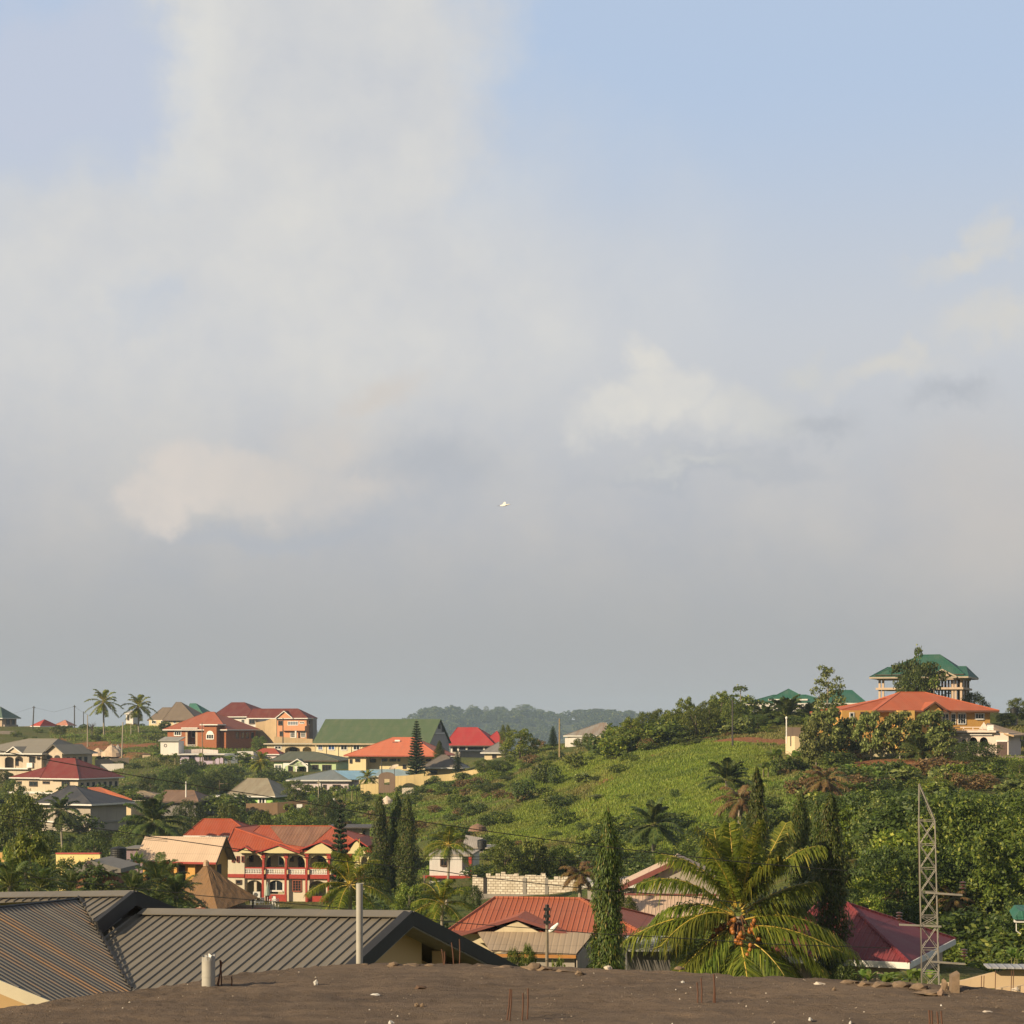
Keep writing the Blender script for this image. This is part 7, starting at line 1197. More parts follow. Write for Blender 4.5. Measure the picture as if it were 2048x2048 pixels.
def land():
    def axis(segs):
        out = []
        for a, b, n in segs: out += list(np.linspace(a, b, n, endpoint=False))
        return np.array(out + [segs[-1][1]])
    xs = axis([(-1400, -420, 14), (-420, -190, 34), (-190, 130, 230), (130, 420, 34), (420, 1400, 14)]); ys = axis([(-240, 0, 8), (0, 60, 16), (60, 180, 60), (180, 360, 130), (360, 620, 110), (620, 900, 30), (900, 4050, 36)])
    Xg, Yg = np.meshgrid(xs, ys); X, Y = Xg.ravel(), Yg.ravel(); Z = ground(X, Y); nx, ny = len(xs), len(ys); i = np.arange((ny - 1) * nx).reshape(ny - 1, nx)[:, :-1].ravel(); Q = np.stack([i, i + 1, i + 1 + nx, i + nx], 1)
    m, t, b = base('ground_cover'); at = t.new('ShaderNodeAttribute'); at.attribute_name = 'soil'; lu = t.new('ShaderNodeAttribute'); lu.attribute_name = 'lush'; ob = t.new('ShaderNodeTexCoord').outputs['Object']
    n1 = t.noise(ob, .05, 6, .6); n2 = t.noise(ob, .35, 6, .65); n3 = t.noise(ob, 1.6, 4, .65)
    g = t.mix(t.ramp(n1, .35, .65), (.075, .105, .022), (.115, .115, .035)); g = t.mix(t.math('MULTIPLY', t.ramp(n2, .48, .72), .75), g, (.17, .125, .06)); g = t.mix(t.math('MULTIPLY', t.ramp(n3, .45, .7), .55), g, (.05, .065, .02)); g = t.mix(t.math('MULTIPLY', lu.outputs['Fac'], .75), g, t.mix(t.ramp(n3, .3, .7), (.16, .26, .03), (.12, .20, .025)))
    s = t.mix(t.ramp(n2, .35, .7), (.29, .12, .055), (.20, .095, .05)); s = t.mix(t.math('MULTIPLY', t.ramp(n3, .5, .7), .4), s, (.30, .19, .10)); k = t.smooth(t.math('ADD', at.outputs['Fac'], t.math('MULTIPLY', t.math('SUBTRACT', n2, .5), 1.8)), .2, .95)
    t.put(b.inputs['Base Color'], t.mix(k, g, s)); b.inputs['Roughness'].default_value = 1; b.inputs['Specular IOR Level'].default_value = .1; bp = t.new('ShaderNodeBump'); bp.inputs['Strength'].default_value = 1; bp.inputs['Distance'].default_value = .5; t.l.new(n3, bp.inputs['Height']); t.l.new(bp.outputs[0], b.inputs['Normal'])
    me = np_mesh('ground', np.stack([X, Y, Z], 1), Q, m, smooth=True); so_ = me.attributes.new('soil', 'FLOAT', 'POINT'); S = np.zeros(len(X))
    for (a, c, rx, ry, k) in SOIL: S = np.maximum(S, k * np.clip(1.5 - np.hypot((X - a) / rx, (Y - c) / ry) ** 2, 0, 1))
    so_.data.foreach_set('value', S.astype(np.float32)); lu_ = me.attributes.new('lush', 'FLOAT', 'POINT'); S = np.zeros(len(X))
    for (a, c, rx, ry) in LUSH: S = np.maximum(S, np.clip(1.4 - np.hypot((X - a) / rx, (Y - c) / ry) ** 2, 0, 1))
    lu_.data.foreach_set('value', S.astype(np.float32)); o = link('ground', me); o['kind'] = 'structure'; o['label'] = 'hilly grass and red earth ground'
    return o
land()
def fields(X, Y):
    s = np.zeros(len(X)); l = np.zeros(len(X))
    for (a, c, rx, ry, k) in SOIL: s = np.maximum(s, k * np.clip(1.35 - np.hypot((X - a) / rx, (Y - c) / ry) ** 2, 0, 1))
    for (a, c, rx, ry) in LUSH: l = np.maximum(l, np.clip(1.4 - np.hypot((X - a) / rx, (Y - c) / ry) ** 2, 0, 1))
    h = np.zeros(len(X), dtype=bool)
    for (a, b, r, z) in PADS: h |= np.hypot(X - a, Y - b) < r * .95
    return s, l, h
def scatter(u0, u1, y0, y1, n, rng):
    """points spread evenly over the ground between two sight lines and two distances"""
    Y = np.sqrt(y0 * y0 + (y1 * y1 - y0 * y0) * rng.random(n)); px = u0 + (u1 - u0) * rng.random(n); return (px - 1024) / F * Y, Y, px
def grass():
    rng = np.random.default_rng(77); Vs, Qs = [], []; off = 0; tot = []
    for (u0, u1, y0, y1, n) in ((1000, 1660, 205, 350, 84000), (820, 1200, 240, 400, 36000), (540, 900, 270, 400, 16000), (100, 560, 470, 600, 15000), (-40, 560, 380, 470, 9000), (1600, 2100, 235, 300, 9000)):
        tot.append(scatter(u0, u1, y0, y1, n, rng)[:2])
    X = np.concatenate([t[0] for t in tot]); Y = np.concatenate([t[1] for t in tot]); s, l, h = fields(X, Y); cl = _vn(X, Y, 6.5) + _vn(X + 30, Y, 2.4) * .8; ok = (~h) & (s < .25 + .55 * rng.random(len(X))) & ((l > .3) | (cl > -.28)); X, Y, l = X[ok], Y[ok], l[ok]; lushy = l > .25 + .35 * rng.random(len(l)); Z = ground(X, Y); n = len(X)
    for b in range(3):
        ht = (.20 + .30 * rng.random(n)) * (1 - .25 * (l > .3)) * (1 + .35 * (l > .4)) * (Y / 300) ** .25; a = rng.random(n) * 6.283; w = (.06 + .06 * rng.random(n)) * (1 - .3 * (l > .3)); lx, ly = rng.normal(size=(2, n)) * .28; dx, dy = np.cos(a) * w, np.sin(a) * w; ox, oy = rng.normal(size=(2, n)) * .18; x, y = X + ox, Y + oy; z0 = Z - .08
        V = np.stack([np.stack([x - dx, y - dy, z0], 1), np.stack([x + dx, y + dy, z0], 1), np.stack([x + dx * .3 + lx * ht, y + dy * .3 + ly * ht, z0 + ht], 1), np.stack([x - dx * .5 + lx * ht * .6, y - dy * .5 + ly * ht * .6, z0 + ht * .8], 1)], 1).reshape(-1, 3); Vs.append(V); Qs.append(np.arange(4 * n).reshape(n, 4) + off); off += 4 * n
    V, Q = np.concatenate(Vs), np.concatenate(Qs); sel = np.concatenate([lushy] * 3)
    for nm, mt, s, lab in (('grass', M_GRASS, ~sel, 'wild grass and dry weeds covering the hillsides'), ('lush_grass', M_LUSH, sel, 'bright green lush grass on the open slope')):
        o = link(nm, np_mesh(nm, V.reshape(-1, 4, 3)[s].reshape(-1, 3), np.arange(4 * s.sum()).reshape(-1, 4), mt)); o['kind'] = 'stuff'; o['label'] = lab
grass()
def merge_stuff(name, label, items, mat_slots):
    """one mesh of many plants: items = (mesh, slot, x, y, z, sx, sz, angle)"""
    cache = {}; Vs, Qs, Is = [], [], []; off = 0
    for me, sl, x, y, z, sx, sz, a in items:
        if me.name not in cache:
            v = np.empty(len(me.vertices) * 3, dtype=np.float32); me.vertices.foreach_get('co', v); q = np.empty(len(me.polygons) * 4, dtype=np.int32); me.loops.foreach_get('vertex_index', q); cache[me.name] = (v.reshape(-1, 3), q.reshape(-1, 4))
        v, q = cache[me.name]; c, s = math.cos(a), math.sin(a); w = np.stack([(v[:, 0] * c - v[:, 1] * s) * sx + x, (v[:, 0] * s + v[:, 1] * c) * sx + y, v[:, 2] * sz + z], 1); Vs.append(w); Qs.append(q + off); off += len(w); Is += [sl] * len(q)
    o = link(name, np_mesh(name, np.concatenate(Vs), np.concatenate(Qs), mat_slots, Is)); o['kind'] = 'stuff'; o['label'] = label; return o
SLOTS = [M_LEAF, M_LEAFD, M_LEAFP, M_LEAFY, M_DRY]
def greens():
    rng = np.random.default_rng(31); bush = [(PROTO['bushA'], 0), (PROTO['bushB'], 1), (PROTO['bushC'], 3), (PROTO['bushP'], 2), (PROTO['bushB'], 1), (PROTO['bushD'], 4)]; it = []
    def sow(u0, u1, y0, y1, n, h0, h1, kinds=None, keep_soil=.3, lushmax=9, pads=1):
        X, Y, px = scatter(u0, u1, y0, y1, n, rng); s, l, h = fields(X, Y); Z = ground(X, Y)
        for x, y, z, a, b, c in zip(X, Y, Z, s, l, h):
            if a > keep_soil or b > lushmax or (c and pads): continue
            q = 1024 + F * x / y
            if (340 < q < 670 and y < 252) or (845 < q < 960 and 100 < y < 226) or (900 < q < 1260 and 100 < y < 196) or (q > 1885 and 232 < y < 275): continue
            p, sl = bush[rng.integers(0, len(bush)) if kinds is None else kinds[rng.integers(0, len(kinds))]]; k = (h0 + (h1 - h0) * rng.random() ** 1.6) / p.h; it.append((p.parts[0][1], sl, x, y, z - .15, k * (1 + .5 * rng.random()), k, rng.random() * 6.28))
    sow(-60, 640, 262, 440, 190, 1.5, 4.2, (0, 1, 1, 4, 0)); sow(-60, 560, 440, 520, 70, 1.2, 3.0, (0, 1, 4)); sow(-40, 460, 540, 610, 26, .8, 2.0, (0, 1, 3)); sow(560, 1000, 255, 410, 150, .8, 2.2); sow(900, 1300, 226, 400, 120, .7, 2.2, (0, 1, 2, 5, 0), lushmax=.95); sow(1240, 1600, 210, 335, 60, .6, 1.7, (0, 1, 2, 5), lushmax=.5); sow(1220, 1490, 318, 350, 80, 2.0, 4.8, (0, 1, 2, 3, 0)); sow(1490, 1700, 318, 346, 40, .8, 2.0, (0, 1, 2)); sow(1560, 2100, 225, 275, 95, .6, 2.4, (0, 1, 3, 0, 2, 5)); sow(1600, 2100, 192, 232, 85, .8, 2.6, (0, 1, 3, 2, 5)); sow(-80, 620, 150, 250, 120, 1.5, 3.8, (0, 1, 4)); sow(640, 880, 130, 230, 46, 1.2, 3.0, (0, 1, 4, 2)); sow(900, 1240, 197, 232, 40, 1.2, 3.0, (0, 1, 2)); sow(1240, 1600, 140, 225, 60, 1.2, 2.6, (0, 1, 4)); sow(1100, 2100, 84, 130, 70, 1.2, 2.6, (0, 1, 3))
    merge_stuff('undergrowth', 'tangled shrubs and creepers between the houses and on the slopes', it, SLOTS)
    # the wooded slope on the right
    it = []; rng = np.random.default_rng(32); tr = [('roundA', 0), ('roundB', 1), ('roundB', 1), ('yellow', 3), ('tall', 2), ('roundB', 1), ('roundB', 1)]
    for k in range(120):
        Y = 104 + 96 * rng.random() ** .8; px = 1640 + 480 * rng.random(); x = (px - 1024) / F * Y; z = float(ground(np.array([x]), np.array([Y]))[0])
        if px < 1700 and Y < 150: continue
        if any(math.hypot(x - a, Y - b) < r * 1.1 for a, b, r, zz in PADS): continue
        key, sl = tr[rng.integers(0, len(tr))]; p = PROTO[key]; h = min(2.8 + 6.0 * rng.random() ** 1.3, CZ + (HZ - 1568 - 25 * rng.random()) / F * Y - z)
        if h < 1.6: continue
        it.append((p.parts[1][1], sl, x, Y, z - .4, h / p.h * (.65 + .45 * rng.random()), h / p.h, rng.random() * 6.28))
    merge_stuff('woods', 'dense mixed wood covering the right-hand slope', it, SLOTS)
greens()
def far_hill():
    xs = np.linspace(-650, 650, 110); ys = np.linspace(2950, 3800, 60); Xg, Yg = np.meshgrid(xs, ys); X, Y = Xg.ravel(), Yg.ravel()
    px = 1024 + F * X / 3350; top = np.interp(px, [600, 780, 830, 900, 1000, 1100, 1180, 1290, 1420, 1560, 1700], [1470, 1448, 1424, 1417, 1424, 1430, 1428, 1432, 1440, 1455, 1475]); zt = CZ + (HZ - top) / F * 3350 - 10
    q = np.clip((Y - 2950) / 400, 0, 1); q = q * q * (3 - 2 * q); back = np.clip((Y - 3370) / 400, 0, 1); Z = -48 + (zt + 48) * q - back * back * 50 + _vn(X, Y, 60) * 6 + _vn(X, Y, 20) * 3; nx = len(xs); i = np.arange((len(ys) - 1) * nx).reshape(-1, nx)[:, :-1].ravel(); Q = np.stack([i, i + 1, i + 1 + nx, i + nx], 1)
    o = link('hill', np_mesh('hill', np.stack([X, Y, Z], 1), Q, plain('hill_green', (.05, .065, .025), 1.0, scale=.05), smooth=True)); o['kind'] = 'structure'; o['label'] = 'distant wooded hill fading in the haze'
    rng = np.random.default_rng(8); it = []
    H = lambda x, y: float(np.interp(y, [1500, 1570, 1625, 1680, 1750], [0, .16, .5, .84, 1.0]))
    from_z = {}
    Zg = Z.reshape(len(ys), nx)
    def hz(x, y): a = np.clip((x - xs[0]) / (xs[1] - xs[0]), 0, nx - 1.01); b = np.clip((y - ys[0]) / (ys[1] - ys[0]), 0, len(ys) - 1.01); return float(Zg[int(b), int(a)])
    for k in range(1300):
        x = rng.uniform(-580, 580); y = 2970 + 420 * rng.random(); key, sl = (('roundA', 0), ('roundB', 1), ('roundB', 1))[rng.integers(0, 3)]; p = PROTO[key]; h = 10 + 11 * rng.random(); it.append((FARC[key], sl, x, y, hz(x, y) - 2, h / p.h * 1.25, h / p.h, rng.random() * 6.28))
    merge_stuff('hill_forest', 'forest covering the distant hazy hill', it, SLOTS)
    for k, (px, top, w, key) in enumerate(((868, 1414, 26, 'roundB'), (909, 1413, 16, 'roundA'), (942, 1408, 12, 'tall'), (972, 1411, 10, 'tall'), (1000, 1413, 24, 'roundB'), (1045, 1407, 30, 'tall'), (1055, 1409, 22, 'roundA'), (1078, 1418, 16, 'roundA'), (1162, 1418, 24, 'umbrella'), (1196, 1416, 26, 'umbrella'), (1222, 1419, 24, 'roundB'), (1258, 1420, 20, 'umbrella'), (835, 1428, 18, 'tall'))):
        o_ = ('first', 'second', 'third', 'fourth', 'fifth', 'sixth', 'seventh', 'eighth', 'ninth', 'tenth', 'eleventh', 'twelfth', 'thirteenth'); order = sorted((868, 909, 942, 972, 1000, 1045, 1055, 1078, 1162, 1196, 1222, 1258, 835)).index(px)
        Y = 3345; plant(key, px, Y, top, 'hazy tree standing out on the skyline of the distant hill, %s from the left' % o_[order], w * 1.15, 'skyline trees of the distant hill', py=1440, name='skyline_tree')
FARC = {}
for key in ('roundA', 'roundB'):
    rng = np.random.default_rng(90); rnd = random.Random(9 if key == 'roundA' else 10); lo = dome_lobes(rnd, 12, 8, 1.5, 7.2); V, Q = crown_arrays(lo, 420, .8, 1.5, rng); FARC[key] = np_mesh('far_crown_' + key, V, Q, M_LEAFD)
far_hill()
# ---------------------------------------------------------------- single trees, palms and plants
def big_palm():
    Y = 80.0; k = Y / F; hub = P(1476, 1838, Y); zg = gz(hub.x, Y); t = thing('coconut_palm', 'big coconut palm with orange nuts and yellow-ribbed fronds right behind the dirt roof', 'palm tree', (hub.x, Y, zg)); h = hub.z - zg; rng = np.random.default_rng(5)
    mb = MB(); mb.tube([(.1, 0, -.5), (.05, 0, h * .5), (0, 0, h + .1)], [.22, .17, .16], 10); mb.build('trunk', M_BARKPALE, t, smooth=True)
    S = 3.715; cx, cz = 1031, 1033
    fr = [((1008, 960), (1000, 640), (735, 350), .3), ((1045, 930), (1110, 560), (1190, 300), -.5), ((1060, 960), (1370, 480), (1650, 490), -.2), ((1060, 980), (1400, 780), (1620, 770), .8), ((1000, 990), (640, 640), (310, 760), -.4), ((1000, 1010), (720, 890), (440, 1210), -1.2), ((990, 1010), (480, 950), (90, 1260), -.3), ((1000, 1070), (740, 1230), (560, 1420), -1.0), ((1000, 1080), (780, 1280), (640, 1450), -1.5), ((1070, 1100), (1330, 1020), (1780, 1260), -.9), ((1070, 1040), (1560, 900), (1935, 1340), .4), ((1080, 1180), (1250, 1240), (1370, 1480), -1.8), ((1080, 1150), (1340, 1230), (1480, 1480), .6), ((1080, 1120), (1480, 1160), (1720, 1490), .2), ((1040, 1180), (1060, 1300), (1070, 1560), -2.2), ((1010, 1190), (985, 1320), (930, 1560), -2.0), ((1020, 930), (1005, 600), (985, 330), .9), ((1005, 960), (830, 600), (470, 560), .8), ((1040, 940), (1200, 620), (1040, 280), .6), ((1000, 1000), (600, 830), (420, 1060), .9), ((1050, 960), (1280, 560), (1420, 330), 1.2), ((1010, 950), (900, 560), (880, 380), 1.5), ((1060, 1010), (1330, 860), (1580, 1010), 1.4), ((1000, 1010), (760, 980), (560, 1330), 1.2), ((1020, 940), (960, 700), (800, 520), -.7), ((1045, 940), (1160, 700), (1300, 560), -.9)]
    for b, c, e, dy in fr:
        W = lambda p, y: np.array(((p[0] - cx) / S * k, y, h - (p[1] - cz) / S * k))
        ln = math.hypot(e[0] - b[0], e[1] - b[1]) / S * k; V, Q, I = frond_arrays(W(b, dy * .06), W(c, dy * .5), W(e, dy), int(50 + ln * 14), 1.40, .066, rng, .95, .6, .05, .07); link('frond', np_mesh('frond', V, Q, [M_COCO, M_RACH], I), t)
    nut = plain('coconut_orange', (.36, .13, .02), .5, var=.4, scale=5); st = plain('fibre_brown', (.16, .07, .03), .9)
    mb = MB(); rnd = random.Random(6)
    for q in range(26): a = rnd.uniform(0, 6.28); mb.tube([(0, 0, h - .1), (.35 * math.cos(a), .35 * math.sin(a), h - .1 + rnd.uniform(-.3, .3)), (.75 * math.cos(a), .75 * math.sin(a), h - rnd.uniform(.1, .9))], [.04, .03, .012], 5)
    mb.build('flower_stalk', st, t)
    bm = bmesh.new(); bmesh.ops.create_icosphere(bm, subdivisions=2, radius=1)
    for v in bm.verts: v.co.z *= 1.25 if v.co.z > 0 else 1.1
    me = bpy.data.meshes.new('coconut'); bm.to_mesh(me); bm.free(); me.materials.append(nut); me.polygons.foreach_set('use_smooth', [True] * len(me.polygons))
    for q in range(72):
        c = q % 9; a0 = -1.57 + (c - 4) * .5; a = a0 + rnd.gauss(0, .13); r = .45 + .30 * rnd.random() + .12 * (c % 3); z = h + (.05, -.35, -.95)[c % 3] - .6 * rnd.random(); o = link('coconut', me, t, (r * math.cos(a) * 1.25, r * math.sin(a), z)); s = .082 + .03 * rnd.random(); o.scale = (s, s, s)
big_palm()
def ybase(px, pyb):
    Ys = np.arange(150, 330, 1.0); q = HZ - (ground((px - 1024) / F * Ys, Ys) - CZ) * F / Ys; return float(Ys[int(np.argmin(np.abs(q - pyb)))])
def trees():
    ord_ = ('first', 'second', 'third', 'fourth', 'fifth', 'sixth', 'seventh', 'eighth', 'ninth', 'tenth', 'eleventh', 'twelfth', 'thirteenth', 'fourteenth', 'fifteenth', 'sixteenth', 'seventeenth', 'eighteenth', 'nineteenth', 'twentieth')
    # mast trees
    plant('mastA', 1216, 72, 1612, 'tall narrow mast tree with hanging leaves standing alone left of the big palm', 66)
    plant('mastB', 760, 205, 1588, 'left one of three dark mast trees beside the balcony house', 42); plant('mastA', 793, 207, 1583, 'middle one of three dark mast trees, the tallest, beside the balcony house', 46); plant('mastB', 815, 203, 1592, 'right one of three dark mast trees beside the balcony house', 46); plant('mastA', 750, 198, 1700, 'dark low columnar tree overgrown at the foot of the three mast trees', 60)
    plant('mastB', 1514, 105, 1532, 'pointed mast tree rising behind the top of the big coconut palm', 56); plant('mastA', 1601, 108, 1577, 'slim mast tree behind the right fronds of the big palm', 52); plant('mastB', 1661, 82.5, 1583, 'broad mast tree hanging down to the wine red roof', 74); plant('mastA', 1632, 112, 1600, 'shaded mast tree squeezed between the slim and the broad one', 50)
    # pines
    plant('pine', 833, 415, 1438, 'Norfolk pine rising before the salmon-orange roof', 36); plant('pine', 680, 215, 1590, 'Norfolk pine in front of the right half of the balcony house', 46); plant('mastA', 879, 425, 1480, 'small dark cypress right of the tall Norfolk pine', 22, name='cypress'); plant('pine', 915, 405, 1499, 'small Norfolk pine before the grey-brown hut roof', 24); plant('pine', 1106, 395, 1451, 'thin Norfolk pine on the ridge against the hazy hill', 20); plant('mastB', 667, 325, 1600, 'thin dark conifer in the grass behind the balcony house roof', 26, name='cypress')
    # palms on the crest and in the valley
    palm('coco', 207, 560, 1404, 34, 'left one of two coconut palms against the sky on the far crest'); palm('coco', 277, 565, 1413, 33, 'right one of two coconut palms against the sky on the far crest')
    palm('cocodark', 122, 300, 1622, 44, 'dark coconut palm before the slate roofed house'); palm('oil', 308, 255, 1645, 66, 'dark oil palm left of the balcony house roof'); palm('coco', 522, 440, 1522, 26, 'small coconut palm left of the pale green house'); palm('coco', 735, 395, 1556, 22, 'small palm beside the yellow wall left of the brown gateway')
    palm('coconear', 898, 170, 1690, 50, 'coconut palm with drooping fronds before the white and red house'); palm('coconear', 884, 110, 1808, 66, 'young bright green palm at the right end of the grey roof'); palm('coconear', 700, 115, 1770, 88, 'young palm with yellow-green fronds behind the tall thin pipe'); palm('oil', 1308, 198, 1650, 58, 'oil palm with a stout trunk on the bright green slope'); palm('dryoil', 1160, 130, 1748, 44, 'brown drooping palm left of the tall mast tree')
    palm('oilbush', 1455, 240, 1575, 52, 'broad low oil palm on the lush slope above the big palm'); palm('dryoil', 1480, 190, 1600, 50, 'dried brown palm left of the pointed mast tree'); palm('dryoil', 1650, 200, 1560, 48, 'dried brown palm above the slim mast tree'); palm('oilbush', 1335, 326, 1472, 40, 'low spreading oil palm beside the red earth path'); palm('oilbush', 1572, 334, 1412, 50, 'big dark oil palm before the teal green roof'); palm('oilbush', 1530, 335, 1425, 34, 'smaller dark oil palm left of the big one before the teal green roof'); palm('oilbush', 1620, 334, 1424, 36, 'dark oil palm right of the big one, under the slender tree'); palm('oilbush', 1838, 252, 1512, 44, 'feathery bush palm below the orange house'); palm('oil', 1970, 120, 1780, 50, 'yellow-green palm in the wood right of the lattice mast'); palm('dryoil', 1870, 125, 1770, 34, 'brown fronded palm behind the lattice mast'); palm('dryoil', 1790, 118, 1795, 34, 'dry palm in the wood above the wine red roof'); palm('dryoil', 1905, 115, 1800, 38, 'brown palm low in the wood right of the mast arms')
    for k, (px, Y, hub, L) in enumerate(((20, 105, 1772, 66), (80, 110, 1778, 60), (140, 118, 1782, 54), (190, 125, 1812, 30), (265, 130, 1786, 60), (318, 135, 1772, 76), (352, 132, 1792, 60), (225, 140, 1808, 28))): palm('nearpalm', px, Y, hub, L, 'dark feathery palm behind the grey roof ridge, %s in the row from the left edge' % {0: 'first', 1: 'second', 2: 'third', 3: 'fourth', 7: 'fifth', 4: 'sixth', 5: 'seventh', 6: 'eighth'}[k], 'feathery palms behind the grey roof')
    # leafy trees left
    plant('nearA', 50, 210, 1588, 'large leafy green tree at the left edge before the red roofed house', 110); plant('nearP', 62, 130, 1660, 'bright pale green tree with round leaves at the left edge above the feathery palms', 110); plant('nearP', 15, 135, 1690, 'small pale green tree cut by the left edge', 60); plant('roundB', 340, 400, 1538, 'dark rounded tree right of the red roofed house', 56); plant('roundB', 300, 408, 1548, 'dark smaller tree beside the rounded one, behind the oil palm', 40); plant('roundB', 395, 395, 1546, 'dark tree in the dip below the lilac house', 44); plant('roundB', 440, 400, 1540, 'dark tree left of the lime green house', 60); plant('roundA', 590, 378, 1560, 'green leafy tree hiding the right end of the lime green house', 50); plant('bigleaf', 455, 368, 1588, 'leafy tree before the left end of the lime green house', 36); plant('roundA', 25, 400, 1560, 'bushy tree below the grey gabled house at the left edge', 46); plant('roundA', 8, 470, 1540, 'small tree cut by the left edge below the gabled house', 30); plant('roundB', 380, 320, 1600, 'dark green tree in front of the rusty shed', 60); plant('roundA', 455, 290, 1608, 'green tree behind the red roof of the balcony house', 56); plant('roundA', 525, 290, 1622, 'low green tree right behind the balcony house roof', 50); plant('roundA', 600, 300, 1618, 'mid green tree above the rust-striped roof', 60); plant('roundB', 650, 320, 1588, 'dark leafy tree on the slope left of the thin conifer', 46); plant('roundA', 140, 250, 1690, 'green tree behind the yellow wall', 60); plant('roundB', 190, 260, 1660, 'dark tree between the slate house and the black water tank', 70); plant('roundA', 260, 300, 1650, 'green tree under the dark oil palm', 60)
    plant('roundB', 120, 555, 1450, 'dark tree below the faded pink roof on the crest', 30); plant('roundB', 190, 540, 1470, 'dark round bush tree in the grass on the far bank', 22); plant('bigleaf', 330, 575, 1443, 'leafy tree at the left corner of the brick house', 24); plant('roundA', 520, 525, 1472, 'dark tree against the right side of the brick house', 30)
    plant('roundA', 132, 180, 1717, 'low green tree in front of the yellow wall', 74); plant('roundB', 170, 182, 1722, 'dark low tree between the yellow wall and the kiosk roof', 44)
    # middle ridge
    plant('yellow', 1040, 385, 1456, 'tall yellow-green tree beside the grey roof on the ridge', 64); plant('roundA', 1010, 395, 1450, 'darker tree behind the left shoulder of the yellow-green tree', 24); plant('roundA', 968, 388, 1518, 'dark leafy tree at the end of the yellow wall', 40); plant('roundB', 1000, 372, 1520, 'dark tree under the yellow-green tree', 44); plant('roundB', 985, 335, 1565, 'dark spreading tree on the slope below the yellow wall', 60); plant('roundB', 1020, 340, 1552, 'second dark spreading tree on the slope, nearer the pole', 50); plant('dryoil', 930, 345, 1570, 'reddish bare-looking shrub palm below the yellow wall', 34); plant('roundA', 1176, 372, 1466, 'dark bush tree before the rust-striped roof', 24); plant('roundA', 1160, 380, 1476, 'low bush tree left of the rust-striped roof', 26)
    plant('nearA', 1010, 200, 1675, 'leafy tree above the white block building, left', 70); plant('nearP', 1068, 203, 1672, 'pale-leaved tree above the white block building, right', 70); plant('roundA', 1120, 205, 1690, 'small tree above the right end of the white block building', 50); plant('roundA', 1150, 205, 1720, 'low tree beside the brown drooping palm', 44); plant('nearA', 1058, 78, 1888, 'small reddish-tipped tree before the cream porch roof', 40); plant('nearA', 1030, 77, 1896, 'green shrub tree left of the street pole', 40); plant('bushA', 1115, 76, 1910, 'low green bush at the foot of the street pole', 40); plant('nearP', 820, 150, 1765, 'leafy tree between the three mast trees and the young palm', 70); plant('roundB', 945, 160, 1770, 'dark shrub tree behind the red front house', 40); plant('nearA', 1255, 100, 1790, 'leafy tree right of the tall mast tree', 40); plant('roundB', 1650, 85, 1900, 'dark round bush at the left corner of the wine red roof', 110, cat='tree'); plant('roundB', 1690, 78, 1925, 'dark shrub between the palm and the beige wall', 60)
    # crest bushes, left to right
    lst = [(1262, 1432, 46, 'yellow'), (1290, 1424, 44, 'roundA'), (1318, 1418, 40, 'roundA'), (1345, 1416, 44, 'yellow'), (1372, 1392, 42, 'yellow'), (1392, 1412, 44, 'roundA'), (1418, 1402, 42, 'roundA'), (1442, 1380, 46, 'yellow'), (1466, 1398, 40, 'roundA'), (1490, 1424, 36, 'roundA'), (1515, 1428, 36, 'roundB'), (1300, 1445, 40, 'roundB'), (1420, 1425, 50, 'bigleaf')]
    xs = sorted(l[0] for l in lst)
    for k, (px, top, w, key) in enumerate(lst): plant(key, px, 322 + (k * 7) % 17, top, 'bushy tree on the ridge above the red earth path, %s from the left' % ord_[xs.index(px)], w, 'bushy trees on the ridge')
    plant('papaya', 1481, 340, 1371, 'papaya tree against the sky left of the teal green roof', 30)
    # right hilltop
    plant('tall', 1655, 296, 1323, 'slender pale tree rising before the teal green roof', 58); plant('umbrella', 1836, 292, 1312, 'layered umbrella tree before the concrete frame', 84); plant('roundB', 1825, 288, 1342, 'dense dark tree under the umbrella tree, before the concrete frame', 60); plant('papaya', 1837, 300, 1293, 'thin tree top poking above the dark green roof', 17); plant('papaya', 1868, 287, 1354, 'papaya tree right of the dense dark tree, before the frame columns', 26); plant('roundB', 1948, 295, 1384, 'dark bush tree at the right foot of the concrete frame', 50); plant('roundA', 2035, 302, 1396, 'tree behind the black tank at the right edge', 40); plant('roundB', 2015, 298, 1425, 'dark shrub before the black tank at the right edge', 40)
    for px, Y, top, w, key, lab in ((1655, 262, 1416, 84, 'bigleaf', 'big-leaf tree left of the orange house'), (1632, 255, 1440, 60, 'bigleaf', 'smaller big-leaf tree beside the brown-grey wall'), (1742, 258, 1424, 62, 'bigleaf', 'big-leaf tree before the left half of the orange house'), (1800, 257, 1424, 70, 'bigleaf', 'big-leaf tree before the middle of the orange house'), (1862, 256, 1422, 74, 'bigleaf', 'big-leaf tree below the arched windows of the orange house'), (1705, 262, 1435, 40, 'bigleaf', 'thin big-leaf tree in the gap before the pale yellow wall'), (1885, 250, 1465, 50, 'bigleaf', 'low big-leaf tree left of the white house'), (1950, 243, 1482, 92, 'roundB', 'round dense dark tree before the white house'), (1935, 240, 1510, 60, 'roundB', 'lower dark tree leaning left of the round dense tree')): plant(key, px, Y, top, lab, w)
